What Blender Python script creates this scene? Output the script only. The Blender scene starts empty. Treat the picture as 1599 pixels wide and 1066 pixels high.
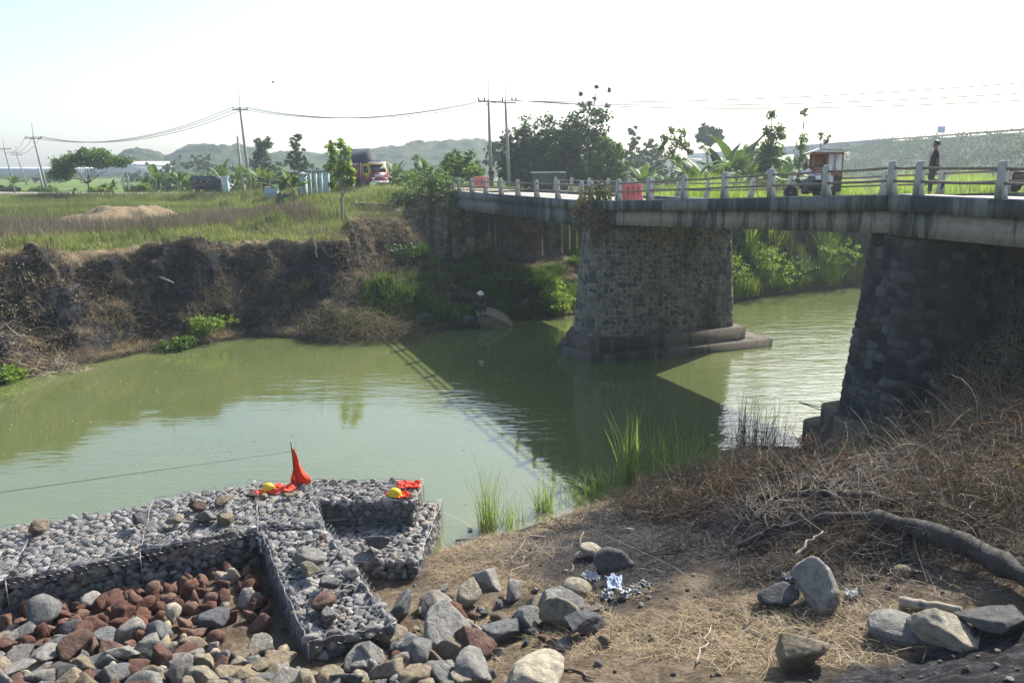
import bpy, bmesh, math, random
import numpy as np
from mathutils import Vector, Matrix

# ------------------------------------------------------------------ camera, sky, sun, exposure
scene = bpy.context.scene
COL = scene.collection
PITCH = math.atan(271 / 1225.0)
FPX = 1225.0
cam_d = bpy.data.cameras.new("camera")
cam_d.sensor_width = 36.0
cam_d.lens = 36.0 * FPX / 1599.0
cam_d.clip_start = 0.1
cam_d.clip_end = 5000
cam = bpy.data.objects.new("camera", cam_d)
cam.location = (0, 0, 0)
cam.rotation_euler = (math.pi / 2 - PITCH, 0, 0)
COL.objects.link(cam)
scene.camera = cam

SUN_AZ = math.radians(37.7)      # from +Y towards +X
SUN_EL = math.radians(39.0)
w = bpy.data.worlds.new("World")
scene.world = w
w.use_nodes = True
wn = w.node_tree
sky = wn.nodes.new("ShaderNodeTexSky")
sky.sky_type = 'NISHITA'
sky.sun_disc = False
sky.sun_elevation = SUN_EL
sky.sun_rotation = SUN_AZ
sky.air_density = 1.0
sky.dust_density = 2.0
sky.ozone_density = 1.0
sky.altitude = 0
bg = wn.nodes["Background"]
bg.inputs[1].default_value = 0.112
wn.links.new(sky.outputs[0], bg.inputs[0])

sun_d = bpy.data.lights.new("sun", 'SUN')
sun_d.energy = 5.0
sun_d.angle = math.radians(0.6)
sun_d.color = (1.0, 0.93, 0.82)
sun = bpy.data.objects.new("sun", sun_d)
sv = Vector((math.sin(SUN_AZ) * math.cos(SUN_EL), math.cos(SUN_AZ) * math.cos(SUN_EL), math.sin(SUN_EL)))
sun.rotation_euler = sv.to_track_quat('Z', 'Y').to_euler()
sun.location = (30, 30, 60)
COL.objects.link(sun)

scene.view_settings.view_transform = 'Standard'
scene.view_settings.look = 'None'
scene.view_settings.exposure = 1.1
scene.view_settings.gamma = 1.0
scene.render.engine = 'CYCLES'
scene.cycles.max_bounces = 8
scene.cycles.diffuse_bounces = 3
scene.cycles.glossy_bounces = 3
scene.cycles.transparent_max_bounces = 6
scene.cycles.volume_bounces = 0
scene.cycles.use_denoising = True
scene.cycles.use_adaptive_sampling = True
scene.cycles.adaptive_threshold = 0.02
scene.cycles.caustics_reflective = False
scene.cycles.caustics_refractive = False

RNG = np.random.default_rng(7)
random.seed(7)
WATER = -8.3

# ------------------------------------------------------------------ helpers
def at(px, py, z):
    """the world point where the line of sight through a photo point meets height z"""
    u = (px - 800) / FPX; v = (py - 533) / FPX
    cp, sp = math.cos(PITCH), math.sin(PITCH)
    d = -z / (sp + v * cp)
    return np.array([u * d, d * (cp - v * sp), z])

def atd(px, py, D):
    u = (px - 800) / FPX; v = (py - 533) / FPX
    cp, sp = math.cos(PITCH), math.sin(PITCH)
    return np.array([u * D, D * (cp - v * sp), -D * (sp + v * cp)])

def hsh(ix, iy, iz=0):
    h = (ix.astype(np.int64) * 374761393 + iy.astype(np.int64) * 668265263 + np.asarray(iz).astype(np.int64) * 2147483647) & 0xffffffff
    h = ((h ^ (h >> 13)) * 1274126177) & 0xffffffff
    h = ((h ^ (h >> 16)) * 2246822519) & 0xffffffff
    return ((h ^ (h >> 15)) & 0xffffff) / float(0xffffff)

def vnoise(x, y, seed=0):
    x = np.asarray(x, float); y = np.asarray(y, float)
    ix = np.floor(x); iy = np.floor(y); fx = x - ix; fy = y - iy
    fx = fx * fx * (3 - 2 * fx); fy = fy * fy * (3 - 2 * fy)
    a = hsh(ix, iy, seed); b = hsh(ix + 1, iy, seed); c = hsh(ix, iy + 1, seed); d = hsh(ix + 1, iy + 1, seed)
    return (a * (1 - fx) + b * fx) * (1 - fy) + (c * (1 - fx) + d * fx) * fy - 0.5

def fbm(x, y, seed=0, octv=4, gain=0.5):
    s = 0; a = 1.0
    for i in range(octv):
        s = s + a * vnoise(x * 2 ** i + 13.7 * i, y * 2 ** i - 7.3 * i, seed + i)
        a *= gain
    return s

def vnoise3(p, seed=0):
    ip = np.floor(p); f = p - ip; f = f * f * (3 - 2 * f)
    r = 0
    for dx in (0, 1):
        for dy in (0, 1):
            for dz in (0, 1):
                wgt = (f[:, 0] if dx else 1 - f[:, 0]) * (f[:, 1] if dy else 1 - f[:, 1]) * (f[:, 2] if dz else 1 - f[:, 2])
                r = r + wgt * hsh(ip[:, 0] + dx + 57 * (ip[:, 2] + dz), ip[:, 1] + dy - 31 * (ip[:, 2] + dz), seed)
    return r - 0.5

def smooth(a, b, x):
    t = np.clip((x - a) / (b - a), 0, 1)
    return t * t * (3 - 2 * t)

def mesh_np(name, verts, faces, mat=None, smooth_sh=False, attrs=None):
    """faces: (n,k) int array of one size, or a list of such arrays"""
    me = bpy.data.meshes.new(name)
    if not isinstance(faces, list):
        faces = [faces]
    faces = [np.asarray(f, dtype=np.int32) for f in faces if len(f)]
    nv = len(verts)
    me.vertices.add(nv)
    me.vertices.foreach_set("co", np.asarray(verts, dtype=np.float32).ravel())
    nl = sum(f.size for f in faces); nf = sum(len(f) for f in faces)
    me.loops.add(nl); me.polygons.add(nf)
    me.loops.foreach_set("vertex_index", np.concatenate([f.ravel() for f in faces]))
    tot = np.concatenate([np.full(len(f), f.shape[1], dtype=np.int32) for f in faces])
    st = np.concatenate([[0], np.cumsum(tot)[:-1]]).astype(np.int32)
    me.polygons.foreach_set("loop_start", st)
    try:
        me.polygons.foreach_set("loop_total", tot)
    except Exception:
        pass
    if smooth_sh:
        me.polygons.foreach_set("use_smooth", np.ones(nf, dtype=bool))
    if attrs:
        for k, a in attrs.items():
            at_ = me.attributes.new(k, 'FLOAT', 'POINT')
            at_.data.foreach_set("value", np.asarray(a, dtype=np.float32))
    me.update(calc_edges=True)
    me.validate()
    if mat:
        me.materials.append(mat)
    return me

def link(name, me, parent=None, loc=None, rot=None, scale=None):
    o = bpy.data.objects.new(name, me)
    COL.objects.link(o)
    if parent is not None:
        o.parent = parent
    if loc is not None:
        o.location = loc
    if rot is not None:
        o.rotation_euler = rot
    if scale is not None:
        o.scale = scale
    return o

def tag(o, label=None, cat=None, group=None, kind=None):
    if label: o["label"] = label
    if cat: o["category"] = cat
    if group: o["group"] = group
    if kind: o["kind"] = kind
    return o

def empty(name, loc, rz=0, label=None, cat=None, group=None):
    o = link(name, None, None, loc, (0, 0, rz))
    o.empty_display_size = 0.2
    return tag(o, label, cat, group)

class MB:
    """collects boxes, tubes, prisms into one mesh"""
    def __init__(s):
        s.v = []; s.f = {}; s.n = 0
    def add(s, v, f):
        v = np.asarray(v, float).reshape(-1, 3)
        for q in f:
            s.f.setdefault(len(q), []).append([i + s.n for i in q])
        s.v.append(v); s.n += len(v)
        return s
    def addnp(s, v, f):
        f = np.asarray(f)
        s.f.setdefault(f.shape[1], []).extend((f + s.n).tolist())
        s.v.append(np.asarray(v, float)); s.n += len(v)
        return s
    def box(s, c, size, rz=0, taper=1.0, bev=0.0, M=None):
        x, y, z = [k / 2 for k in size]
        if bev > 0:
            b = min(bev, x * .9, y * .9, z * .9)
            pr = [(-x + b, -y), (x - b, -y), (x, -y + b), (x, y - b), (x - b, y), (-x + b, y), (-x, y - b), (-x, -y + b)]
            pi = [(px * (x - b) / x, py * (y - b) / y) for px, py in pr]
            rings = [(-z, pi, 1), (-z + b, pr, 1), (z - b, pr, taper), (z, pi, taper)]
            v = [(px * t, py * t, zz) for zz, ps, t in rings for px, py in ps]
            f = [tuple(range(7, -1, -1)), tuple(range(24, 32))]
            for r in range(3):
                for i in range(8):
                    j = (i + 1) % 8
                    f.append((r * 8 + i, r * 8 + j, r * 8 + 8 + j, r * 8 + 8 + i))
        else:
            v = [(-x, -y, -z), (x, -y, -z), (x, y, -z), (-x, y, -z), (-x * taper, -y * taper, z), (x * taper, -y * taper, z), (x * taper, y * taper, z), (-x * taper, y * taper, z)]
            f = [(3, 2, 1, 0), (4, 5, 6, 7), (0, 1, 5, 4), (1, 2, 6, 5), (2, 3, 7, 6), (3, 0, 4, 7)]
        v = np.array(v, float)
        if M is not None:
            v = v @ np.array(M.to_3x3()).T
        if rz:
            cr, sr = math.cos(rz), math.sin(rz)
            v = np.stack([v[:, 0] * cr - v[:, 1] * sr, v[:, 0] * sr + v[:, 1] * cr, v[:, 2]], 1)
        return s.add(v + np.array(c, float), f)
    def tube(s, pts, r, sides=6, caps=True):
        pts = np.asarray(pts, float); n = len(pts)
        rr = np.full(n, r) if np.isscalar(r) else np.asarray(r, float)
        tan = np.gradient(pts, axis=0)
        tan /= np.linalg.norm(tan, axis=1)[:, None] + 1e-9
        up = np.array([0, 0, 1.0]) if abs(tan[0][2]) < .9 else np.array([1.0, 0, 0])
        a = np.cross(tan, up); bad = np.linalg.norm(a, axis=1) < 1e-3
        a[bad] = np.array([1, 0, 0]); a /= np.linalg.norm(a, axis=1)[:, None]
        for i in range(1, n):
            if np.dot(a[i], a[i - 1]) < 0: a[i] = -a[i]
        b = np.cross(tan, a)
        th = np.arange(sides) / sides * 2 * math.pi
        v = (pts[:, None, :] + rr[:, None, None] * (np.cos(th)[None, :, None] * a[:, None, :] + np.sin(th)[None, :, None] * b[:, None, :])).reshape(-1, 3)
        f = []
        for i in range(n - 1):
            for k in range(sides):
                k2 = (k + 1) % sides
                f.append((i * sides + k, i * sides + k2, (i + 1) * sides + k2, (i + 1) * sides + k))
        if caps:
            f.append(tuple(range(sides - 1, -1, -1))); f.append(tuple((n - 1) * sides + k for k in range(sides)))
        return s.add(v, f)
    def lathe(s, prof, c=(0, 0, 0), sides=16, axis='z'):
        v = []
        for r, z in prof:
            for k in range(sides):
                t = k / sides * 2 * math.pi
                p = (r * math.cos(t), r * math.sin(t), z)
                if axis == 'y': p = (p[0], p[2], p[1])
                if axis == 'x': p = (p[2], p[0], p[1])
                v.append((p[0] + c[0], p[1] + c[1], p[2] + c[2]))
        f = []
        n = len(prof)
        for i in range(n - 1):
            for k in range(sides):
                k2 = (k + 1) % sides
                f.append((i * sides + k, i * sides + k2, (i + 1) * sides + k2, (i + 1) * sides + k))
        f.append(tuple(range(sides - 1, -1, -1))); f.append(tuple((n - 1) * sides + k for k in range(sides)))
        return s.add(v, f)
    def prism(s, poly, x0, x1, axis='y'):
        """a polygon (a,z) stretched along an axis"""
        n = len(poly); v = []
        for xx in (x0, x1):
            for a, z in poly:
                v.append((a, xx, z) if axis == 'y' else ((xx, a, z) if axis == 'x' else (a, z, xx)))
        f = [tuple(range(n)), tuple(range(2 * n - 1, n - 1, -1))]
        for i in range(n):
            j = (i + 1) % n
            f.append((i, n + i, n + j, j))
        return s.add(v, f)
    def mesh(s, name, mat, sm=False):
        me = mesh_np(name, np.concatenate(s.v), [np.array(q) for q in s.f.values()], mat, sm)
        bm = bmesh.new(); bm.from_mesh(me)
        if len(bm.faces) < 60000:
            bmesh.ops.recalc_face_normals(bm, faces=bm.faces)
            bm.to_mesh(me)
        bm.free()
        return me
    def build(s, name, mat, parent=None, sm=False, loc=None, rot=None):
        return link(name, s.mesh(name, mat, sm), parent, loc, rot)

# ------------------------------------------------------------------ materials
def new_mat(name):
    m = bpy.data.materials.new(name); m.use_nodes = True
    nt = m.node_tree
    return m, nt, nt.nodes["Principled BSDF"]

def ramp(nt, fac, stops):
    r = nt.nodes.new("ShaderNodeValToRGB")
    els = r.color_ramp.elements
    while len(els) < len(stops): els.new(0.5)
    for e, (p, c) in zip(els, stops):
        e.position = p; e.color = (*c, 1)
    nt.links.new(fac, r.inputs[0])
    return r.outputs[0]

def coord(nt, which='Object', scale=(1, 1, 1)):
    tc = nt.nodes.new("ShaderNodeTexCoord")
    mp = nt.nodes.new("ShaderNodeMapping")
    mp.inputs['Scale'].default_value = scale
    nt.links.new(tc.outputs[which], mp.inputs[0])
    return mp.outputs[0]

def noise(nt, vec, scale, detail=6, rough=0.6, dist=0.0):
    n = nt.nodes.new("ShaderNodeTexNoise")
    n.inputs['Scale'].default_value = scale; n.inputs['Detail'].default_value = detail
    n.inputs['Roughness'].default_value = rough; n.inputs['Distortion'].default_value = dist
    if vec is not None: nt.links.new(vec, n.inputs['Vector'])
    return n.outputs['Fac']

def mixc(nt, fac, a, b, mode='MIX'):
    m = nt.nodes.new("ShaderNodeMix"); m.data_type = 'RGBA'; m.blend_type = mode
    if isinstance(fac, (int, float)): m.inputs[0].default_value = fac
    else: nt.links.new(fac, m.inputs[0])
    for k, x in ((6, a), (7, b)):
        if isinstance(x, tuple): m.inputs[k].default_value = (*x, 1)
        else: nt.links.new(x, m.inputs[k])
    return m.outputs[2]

def mth(nt, op, a, b=None, c=None):
    m = nt.nodes.new("ShaderNodeMath"); m.operation = op
    for k, x in enumerate((a, b, c)):
        if x is None: continue
        if isinstance(x, (int, float)): m.inputs[k].default_value = x
        else: nt.links.new(x, m.inputs[k])
    return m.outputs[0]

def bump(nt, bsdf, h, strength=0.5, dist=0.05):
    b = nt.nodes.new("ShaderNodeBump")
    b.inputs['Strength'].default_value = strength; b.inputs['Distance'].default_value = dist
    nt.links.new(h, b.inputs['Height']); nt.links.new(b.outputs[0], bsdf.inputs['Normal'])

def rmap(nt, x, a, b, c=0.0, d=1.0):
    m = nt.nodes.new("ShaderNodeMapRange")
    m.inputs[1].default_value = a; m.inputs[2].default_value = b; m.inputs[3].default_value = c; m.inputs[4].default_value = d
    nt.links.new(x, m.inputs[0])
    return m.outputs[0]

def simple(name, col, rough=0.7, var=0.25, scale=6.0, metal=0.0, bmp=0.0, vscale=(1, 1, 1), dirt=None, coordw='Object'):
    m, nt, b = new_mat(name)
    v = coord(nt, coordw, vscale)
    n = noise(nt, v, scale)
    lo = tuple(max(0, k * (1 - var)) for k in col); hi = tuple(min(1, k * (1 + var)) for k in col)
    c = ramp(nt, n, [(0.3, lo), (0.7, hi)])
    if dirt:
        n2 = noise(nt, v, scale * 0.45, 8, 0.7)
        c = mixc(nt, rmap(nt, n2, 0.48, 0.62), c, dirt)
    nt.links.new(c, b.inputs['Base Color'])
    b.inputs['Roughness'].default_value = rough
    b.inputs['Metallic'].default_value = metal
    if bmp: bump(nt, b, noise(nt, v, scale * 4), bmp, 0.02)
    return m

def leafmat(name, cols, transl=0.35, rough=0.55, clump=0.4):
    """foliage: colour differs leaf by leaf and clump by clump, part of the light shines through"""
    m, nt, b = new_mat(name)
    g = nt.nodes.new("ShaderNodeNewGeometry")
    v = coord(nt, 'Object')
    n = noise(nt, v, clump, 3)
    f = mth(nt, 'ADD', mth(nt, 'MULTIPLY', g.outputs['Random Per Island'], 0.55), mth(nt, 'MULTIPLY', n, 0.6))
    k = len(cols)
    c = ramp(nt, f, [(0.12 + 0.76 * i / (k - 1), cols[i]) for i in range(k)])
    nt.links.new(c, b.inputs['Base Color'])
    b.inputs['Roughness'].default_value = rough
    b.inputs['Specular IOR Level'].default_value = 0.3
    t = nt.nodes.new("ShaderNodeBsdfTranslucent")
    c2 = mixc(nt, 1.0, c, (1.0, 1.0, 0.55), 'MULTIPLY')
    nt.links.new(c2, t.inputs[0])
    mx = nt.nodes.new("ShaderNodeMixShader"); mx.inputs[0].default_value = transl
    nt.links.new(b.outputs[0], mx.inputs[1]); nt.links.new(t.outputs[0], mx.inputs[2])
    nt.links.new(mx.outputs[0], nt.nodes["Material Output"].inputs[0])
    return m

def rockmat(name, cols, dust=(0.42, 0.38, 0.30), dustamt=0.5, scale=3.5):
    """per-rock base colour (object random), mottling, veins, pits"""
    m, nt, b = new_mat(name)
    oi = nt.nodes.new("ShaderNodeObjectInfo")
    v = coord(nt, 'Object')
    off = nt.nodes.new("ShaderNodeVectorMath"); off.operation = 'ADD'
    cb = nt.nodes.new("ShaderNodeCombineXYZ")
    sc = mth(nt, 'MULTIPLY', oi.outputs['Random'], 37.0)
    for k in range(3): nt.links.new(sc, cb.inputs[k])
    nt.links.new(v, off.inputs[0]); nt.links.new(cb.outputs[0], off.inputs[1])
    vv = off.outputs[0]
    k = len(cols)
    base = ramp(nt, oi.outputs['Random'], [(i / max(1, k - 1), cols[i]) for i in range(k)])
    n1 = noise(nt, vv, scale, 8, 0.65)
    c = mixc(nt, 1.0, base, ramp(nt, n1, [(0.3, (0.55, 0.55, 0.57)), (0.5, (1, 1, 1)), (0.7, (1.45, 1.4, 1.3))]), 'MULTIPLY')
    n2 = noise(nt, vv, scale * 0.7, 6, 0.7, 0.6)
    c = mixc(nt, rmap(nt, n2, 0.5, 0.72, 0, dustamt), c, dust)
    n3 = noise(nt, vv, scale * 9, 4, 0.7)
    c = mixc(nt, 1.0, c, ramp(nt, n3, [(0.3, (0.6, 0.6, 0.6)), (0.6, (1.1, 1.1, 1.1))]), 'MULTIPLY')
    nt.links.new(c, b.inputs['Base Color'])
    b.inputs['Roughness'].default_value = 0.88
    b.inputs['Specular IOR Level'].default_value = 0.25
    hgt = mth(nt, 'ADD', mth(nt, 'MULTIPLY', n3, 0.5), n1)
    n5 = noise(nt, vv, scale * 0.45, 3, 0.5, 1.2)
    hgt = mth(nt, 'ADD', hgt, mth(nt, 'MULTIPLY', mth(nt, 'ABSOLUTE', mth(nt, 'SUBTRACT', n5, 0.5)), -1.0))
    bump(nt, b, hgt, 0.75, 0.12)
    return m
# ------------------------------------------------------------------ the shape of the land
def tps_fit(P, z):
    n = len(P)
    d = np.linalg.norm(P[:, None] - P[None], axis=2)
    K = np.where(d > 0, d * d * np.log(d + 1e-9), 0) + np.eye(n) * 0.05
    A = np.zeros((n + 3, n + 3)); A[:n, :n] = K; A[:n, n] = 1; A[:n, n + 1:] = P; A[n, :n] = 1; A[n + 1:, :n] = P.T
    return np.linalg.solve(A, np.concatenate([z, [0, 0, 0]]))

NC = [(620, 905, -7.95), (760, 860, -7.9), (700, 1060, -7.2), (500, 1060, -7.2), (0, 1066, -7.15), (0, 965, -7.75), (200, 930, -7.75), (330, 900, -7.7), (400, 905, -7.7), (450, 980, -7.7),
      (250, 1000, -7.5), (300, 1066, -7.2), (600, 960, -7.65), (690, 900, -7.8),
      (900, 830, -7.85), (900, 950, -7.2), (1000, 1060, -6.5), (1000, 790, -7.75), (1100, 805, -6.95), (1100, 900, -6.7), (1300, 1060, -5.9), (1290, 738, -5.95),
      (1200, 755, -6.35), (1290, 900, -6.1), (1599, 1060, -5.4), (1599, 900, -5.3), (1599, 760, -5.0), (1450, 740, -5.45), (1450, 900, -5.7)]
NP = [at(*c) for c in NC]
NP += [np.array(p, float) for p in [(0, 0, -1.7), (0, 4, -4.7), (-6, 0, -2.5), (-7, 5, -6), (7, 0, -1.7), (7, 4, -3.8), (-16, 6, -6.5), (-16, 0, -2.5), (-30, -10, -3), (14, 3, -1.6), (14, 10, -3.2),
                                    (12.5, 16, -4.9), (15, 20, -4.6), (9.5, 21, -8.0), (7, 21.5, -8.0), (13, 22.5, -7.2), (-12, 10, -7.7), (20, 24, -5), (25, 28, -5), (40, 35, -3.5), (60, 40, -3), (30, 10, -1.5), (60, 10, -1.5), (-60, -30, -3), (0, -20, -1.6), (40, -20, -1.5)]]
NP = np.array(NP)
TW = tps_fit(NP[:, :2], NP[:, 2])

def tps(X, Y):
    r = np.zeros(X.shape) + TW[-3] + TW[-2] * X + TW[-1] * Y
    for (px, py, _), wg in zip(NP, TW[:-3]):
        d2 = (X - px) ** 2 + (Y - py) ** 2
        r += wg * 0.5 * d2 * np.log(d2 + 1e-9)
    return r

NEARPOLY = np.array([(-62, -22), (-30, -1), (-14, 10.2), (-9.8, 13.2), (-5.4, 15.6), (-2.1, 15.7), (-1.4, 16.2), (0.6, 17.6), (1.8, 18.6), (3.4, 20.4), (6.3, 23.0), (9.0, 23.3), (13.5, 25.6), (22, 30), (40, 38), (90, 52), (200, 75), (260, 75), (260, -60), (-62, -60)], float)

def seg_dist(X, Y, poly, closed=False):
    """distance to a polyline, and the running parameter of the nearest point"""
    best = np.full(X.shape, 1e9); par = np.zeros(X.shape); side = np.zeros(X.shape)
    n = len(poly)
    for i in range(n if closed else n - 1):
        a = poly[i]; b = poly[(i + 1) % n]; ab = b - a
        t = ((X - a[0]) * ab[0] + (Y - a[1]) * ab[1]) / (ab @ ab)
        tc = np.clip(t, 0, 1)
        dx = X - a[0] - tc * ab[0]; dy = Y - a[1] - tc * ab[1]
        d = np.hypot(dx, dy)
        m = d < best
        best[m] = d[m]; par[m] = i + tc[m]
        side[m] = np.sign(ab[0] * dy[m] - ab[1] * dx[m])
    return best, par, side

def inside(X, Y, poly):
    r = np.zeros(X.shape, bool); n = len(poly); j = n - 1
    for i in range(n):
        xi, yi = poly[i]; xj, yj = poly[j]
        c = ((yi > Y) != (yj > Y)) & (X < (xj - xi) * (Y - yi) / (yj - yi + 1e-12) + xi)
        r ^= c; j = i
    return r

# far bank: waterline points (photo x, y) with the width of the slope and the height of its top
FB = [(0, 600, 5.0, -3.75), (90, 578, 4.2, -3.8), (150, 567, 4.0, -3.85), (250, 546, 3.8, -3.9), (330, 537, 3.8, -3.9), (395, 525, 4.2, -3.95), (470, 529, 5.0, -3.9), (540, 534, 6.0, -3.6), (640, 522, 7.5, -3.0),
      (700, 513, 9, -3.0), (760, 508, 10, -3.5), (830, 497, 11, -4.0), (900, 492, 9, -4.0), (1000, 483, 6, -3.8), (1140, 473, 3.5, -3.7), (1240, 457, 3.0, -3.6), (1340, 447, 3.0, -3.5)]
fb = [(-75, -5, 6, -3.8), (-45, 14, 6, -3.8), (-29, 24.5, 6, -3.8)]
for px, py, wd, zt in FB:
    p = at(px, py, WATER); fb.append((p[0], p[1], wd, zt))
fb += [(32, 59, 3, -3.3), (45, 64, 3, -3.2), (90, 78, 3, -3.2), (220, 110, 3, -3.2), (280, 120, 3, -3.2)]
fb = np.array(fb); FBP = fb[:, :2]

ROAD = np.array([(0.4, 53.8, -1.5), (-3, 60.5, -1.55), (-8.0, 69.5, -1.65), (-16, 78, -2.0), (-28, 86.5, -2.6), (-45, 94, -2.9), (-75, 104, -3.1), (-140, 125, -3.2), (-260, 160, -3.2)])

def field_base(X, Y):
    return -3.75 + 0.7 * smooth(5, 40, X) + 0.25 * fbm(X / 9, Y / 9, 3)

def hgt(X, Y):
    X = np.asarray(X, float); Y = np.asarray(Y, float)
    # near bank
    zi = np.clip(tps(X, Y), -8.6, -1.4)
    dist, _, _ = seg_dist(X, Y, NEARPOLY, True)
    sd = np.where(inside(X, Y, NEARPOLY), dist, -dist)
    jag = 0.5 * fbm(X * 0.8, Y * 0.8, 11, 3)
    k = smooth(-0.7, 0.7, sd + jag)
    hn = -9.6 * (1 - k) + np.maximum(zi, -8.25) * k
    zone = smooth(0, 1.0, sd)
    hn = hn + zone * (0.10 * fbm(X * 1.1, Y * 1.1, 5, 4) + 0.035 * fbm(X * 6, Y * 6, 6, 3))
    # far bank
    d, par, side = seg_dist(X, Y, FBP)
    sdf = d * side
    w_ = np.interp(par, np.arange(len(fb)), fb[:, 2]); zt = np.interp(par, np.arange(len(fb)), fb[:, 3])
    n1 = fbm(X / 3.1, Y / 3.1, 21, 4)
    dd = sdf + 1.3 * n1 * smooth(0.2, 2.0, sdf) * smooth(14, 4, sdf)
    t = dd / w_
    prof = np.where(t < 0, t * 0.4, np.where(t < 0.62, 0.62 * np.clip(t / 0.62, 0, 1) ** 1.25 * 0.80, 0.5 + 0.5 * smooth(0.60, 1.0, t)))
    base = field_base(X, Y)
    back = smooth(0, 12, sdf - w_)
    top = zt * (1 - back) + base * back
    hf = WATER + (top - WATER) * np.clip(prof, -0.4, 1)
    slope = smooth(0.05, 0.3, t) * smooth(1.15, 0.9, t)
    hf = hf + slope * (1.25 * fbm(X / 1.6, Y / 1.6, 31, 4) + 0.20 * fbm(X * 3, Y * 3, 33, 3))
    hf = np.where(sdf < 0, np.maximum(-9.6, WATER - 0.1 + sdf * 0.5), hf)
    edge = smooth(0.1, 1.2, sdf)
    # dirt mound in the field
    m = atd(196, 336, 57)
    mx = (X - m[0]) / 3.6; my = (Y - m[1]) / 6.0
    mound = (0.95 + .5 * fbm(X / 1.3, Y / 1.3, 42)) * smooth(1.25, 0.35, np.sqrt(mx ** 2 + my ** 2) + 0.35 * fbm(X / 2, Y / 2, 41))
    hf = hf + mound * edge
    # road embankment
    rd, rp, _ = seg_dist(X, Y, ROAD[:, :2])
    rz = np.interp(rp, np.arange(len(ROAD)), ROAD[:, 2])
    fall = np.maximum(0, rd - 4.2)
    emb = rz - 0.06 - fall * (0.19 + 0.40 * smooth(17, 8, np.hypot(X - 0.4, Y - 53.8)) + 0.15 * fbm(X / 4, Y / 4, 43))
    fade = smooth(-1.0, 8.0, sdf)
    hf = np.where(sdf > 0, np.maximum(hf, WATER + (emb - WATER) * fade), hf)
    hf = np.where(rd < 3.6, np.minimum(hf, rz - 0.05), hf)
    # the hollow under the left span, in front of the abutment and its wing wall
    ox, oy = 3.303, 34.916; bs = 15.5 + (X - ox) * -.375 + (Y - oy) * .927; bw = (X - ox) * .927 + (Y - oy) * .375
    lim = 34.3 + 1.65 * np.clip(-bw - .3, 0, 2.1)
    ceil_ = -8.25 + 2.3 * smooth(21, 35, bs) + 0.25 * fbm(X, Y, 44) + 1.5 * np.maximum(0, -2.2 - bw) + 1.0 * np.maximum(0, bw - 9.5) + 40 * smooth(0, .5, bs - lim) + 40 * (bs < 14)
    hf = np.where((sdf > 0), np.minimum(hf, np.maximum(ceil_, WATER + .05)), hf)
    # small far relief
    hf = hf + 0.06 * fbm(X * 0.9, Y * 0.9, 51, 3) * smooth(2, 10, sdf) * smooth(3.6, 6, rd)
    return np.maximum(hn, hf), sdf, sd, rd, w_

def H(x, y):
    return float(hgt(np.array([x]), np.array([y]))[0][0])

def T(px, py):
    """ground point seen at a photo position"""
    u = (px - 800) / FPX; v = (py - 533) / FPX
    cp, sp = math.cos(PITCH), math.sin(PITCH)
    D = np.concatenate([np.arange(4, 60, 0.04), np.arange(60, 400, 0.4)])
    X = u * D; Y = D * (cp - v * sp); Z = -D * (sp + v * cp)
    h = hgt(X, Y)[0]
    i = np.argmax(Z <= np.maximum(h, WATER))
    return np.array([X[i], Y[i], max(h[i], WATER)])

# ------------------------------------------------------------------ ground sheet
ang = np.radians(np.concatenate([np.arange(-75, -36, 0.5), np.arange(-36, 36, 0.11), np.arange(36, 75.1, 0.5)]))
rad = np.concatenate([np.arange(0.6, 7, 0.25), np.arange(7, 26, 0.045), np.arange(26, 62, 0.13), 62 * 1.0165 ** np.arange(0, 158)])
A_, R_ = np.meshgrid(ang, rad, indexing='ij')
GX = R_ * np.sin(A_); GY = R_ * np.cos(A_)
GH, GS, GN, GR, GW = hgt(GX, GY)
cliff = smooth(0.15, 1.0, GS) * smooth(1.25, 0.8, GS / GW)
nA, nR = GX.shape
idx = np.arange(nA * nR).reshape(nA, nR)
quads = np.stack([idx[:-1, :-1], idx[1:, :-1], idx[1:, 1:], idx[:-1, 1:]], -1).reshape(-1, 4)
# skip what lies deep under the river
deep = (GH < -9.3).ravel()
keep = ~(deep[quads].all(axis=1))
quads = quads[keep][:, ::-1]
gv = np.stack([GX.ravel() + (cliff * 0.35 * fbm(GH * 2.2, GX * 1.4, 61, 3)).ravel(), GY.ravel() + (cliff * 0.5 * fbm(GX * 1.3, GH * 2.4, 62, 3)).ravel(), GH.ravel()], 1)

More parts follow.
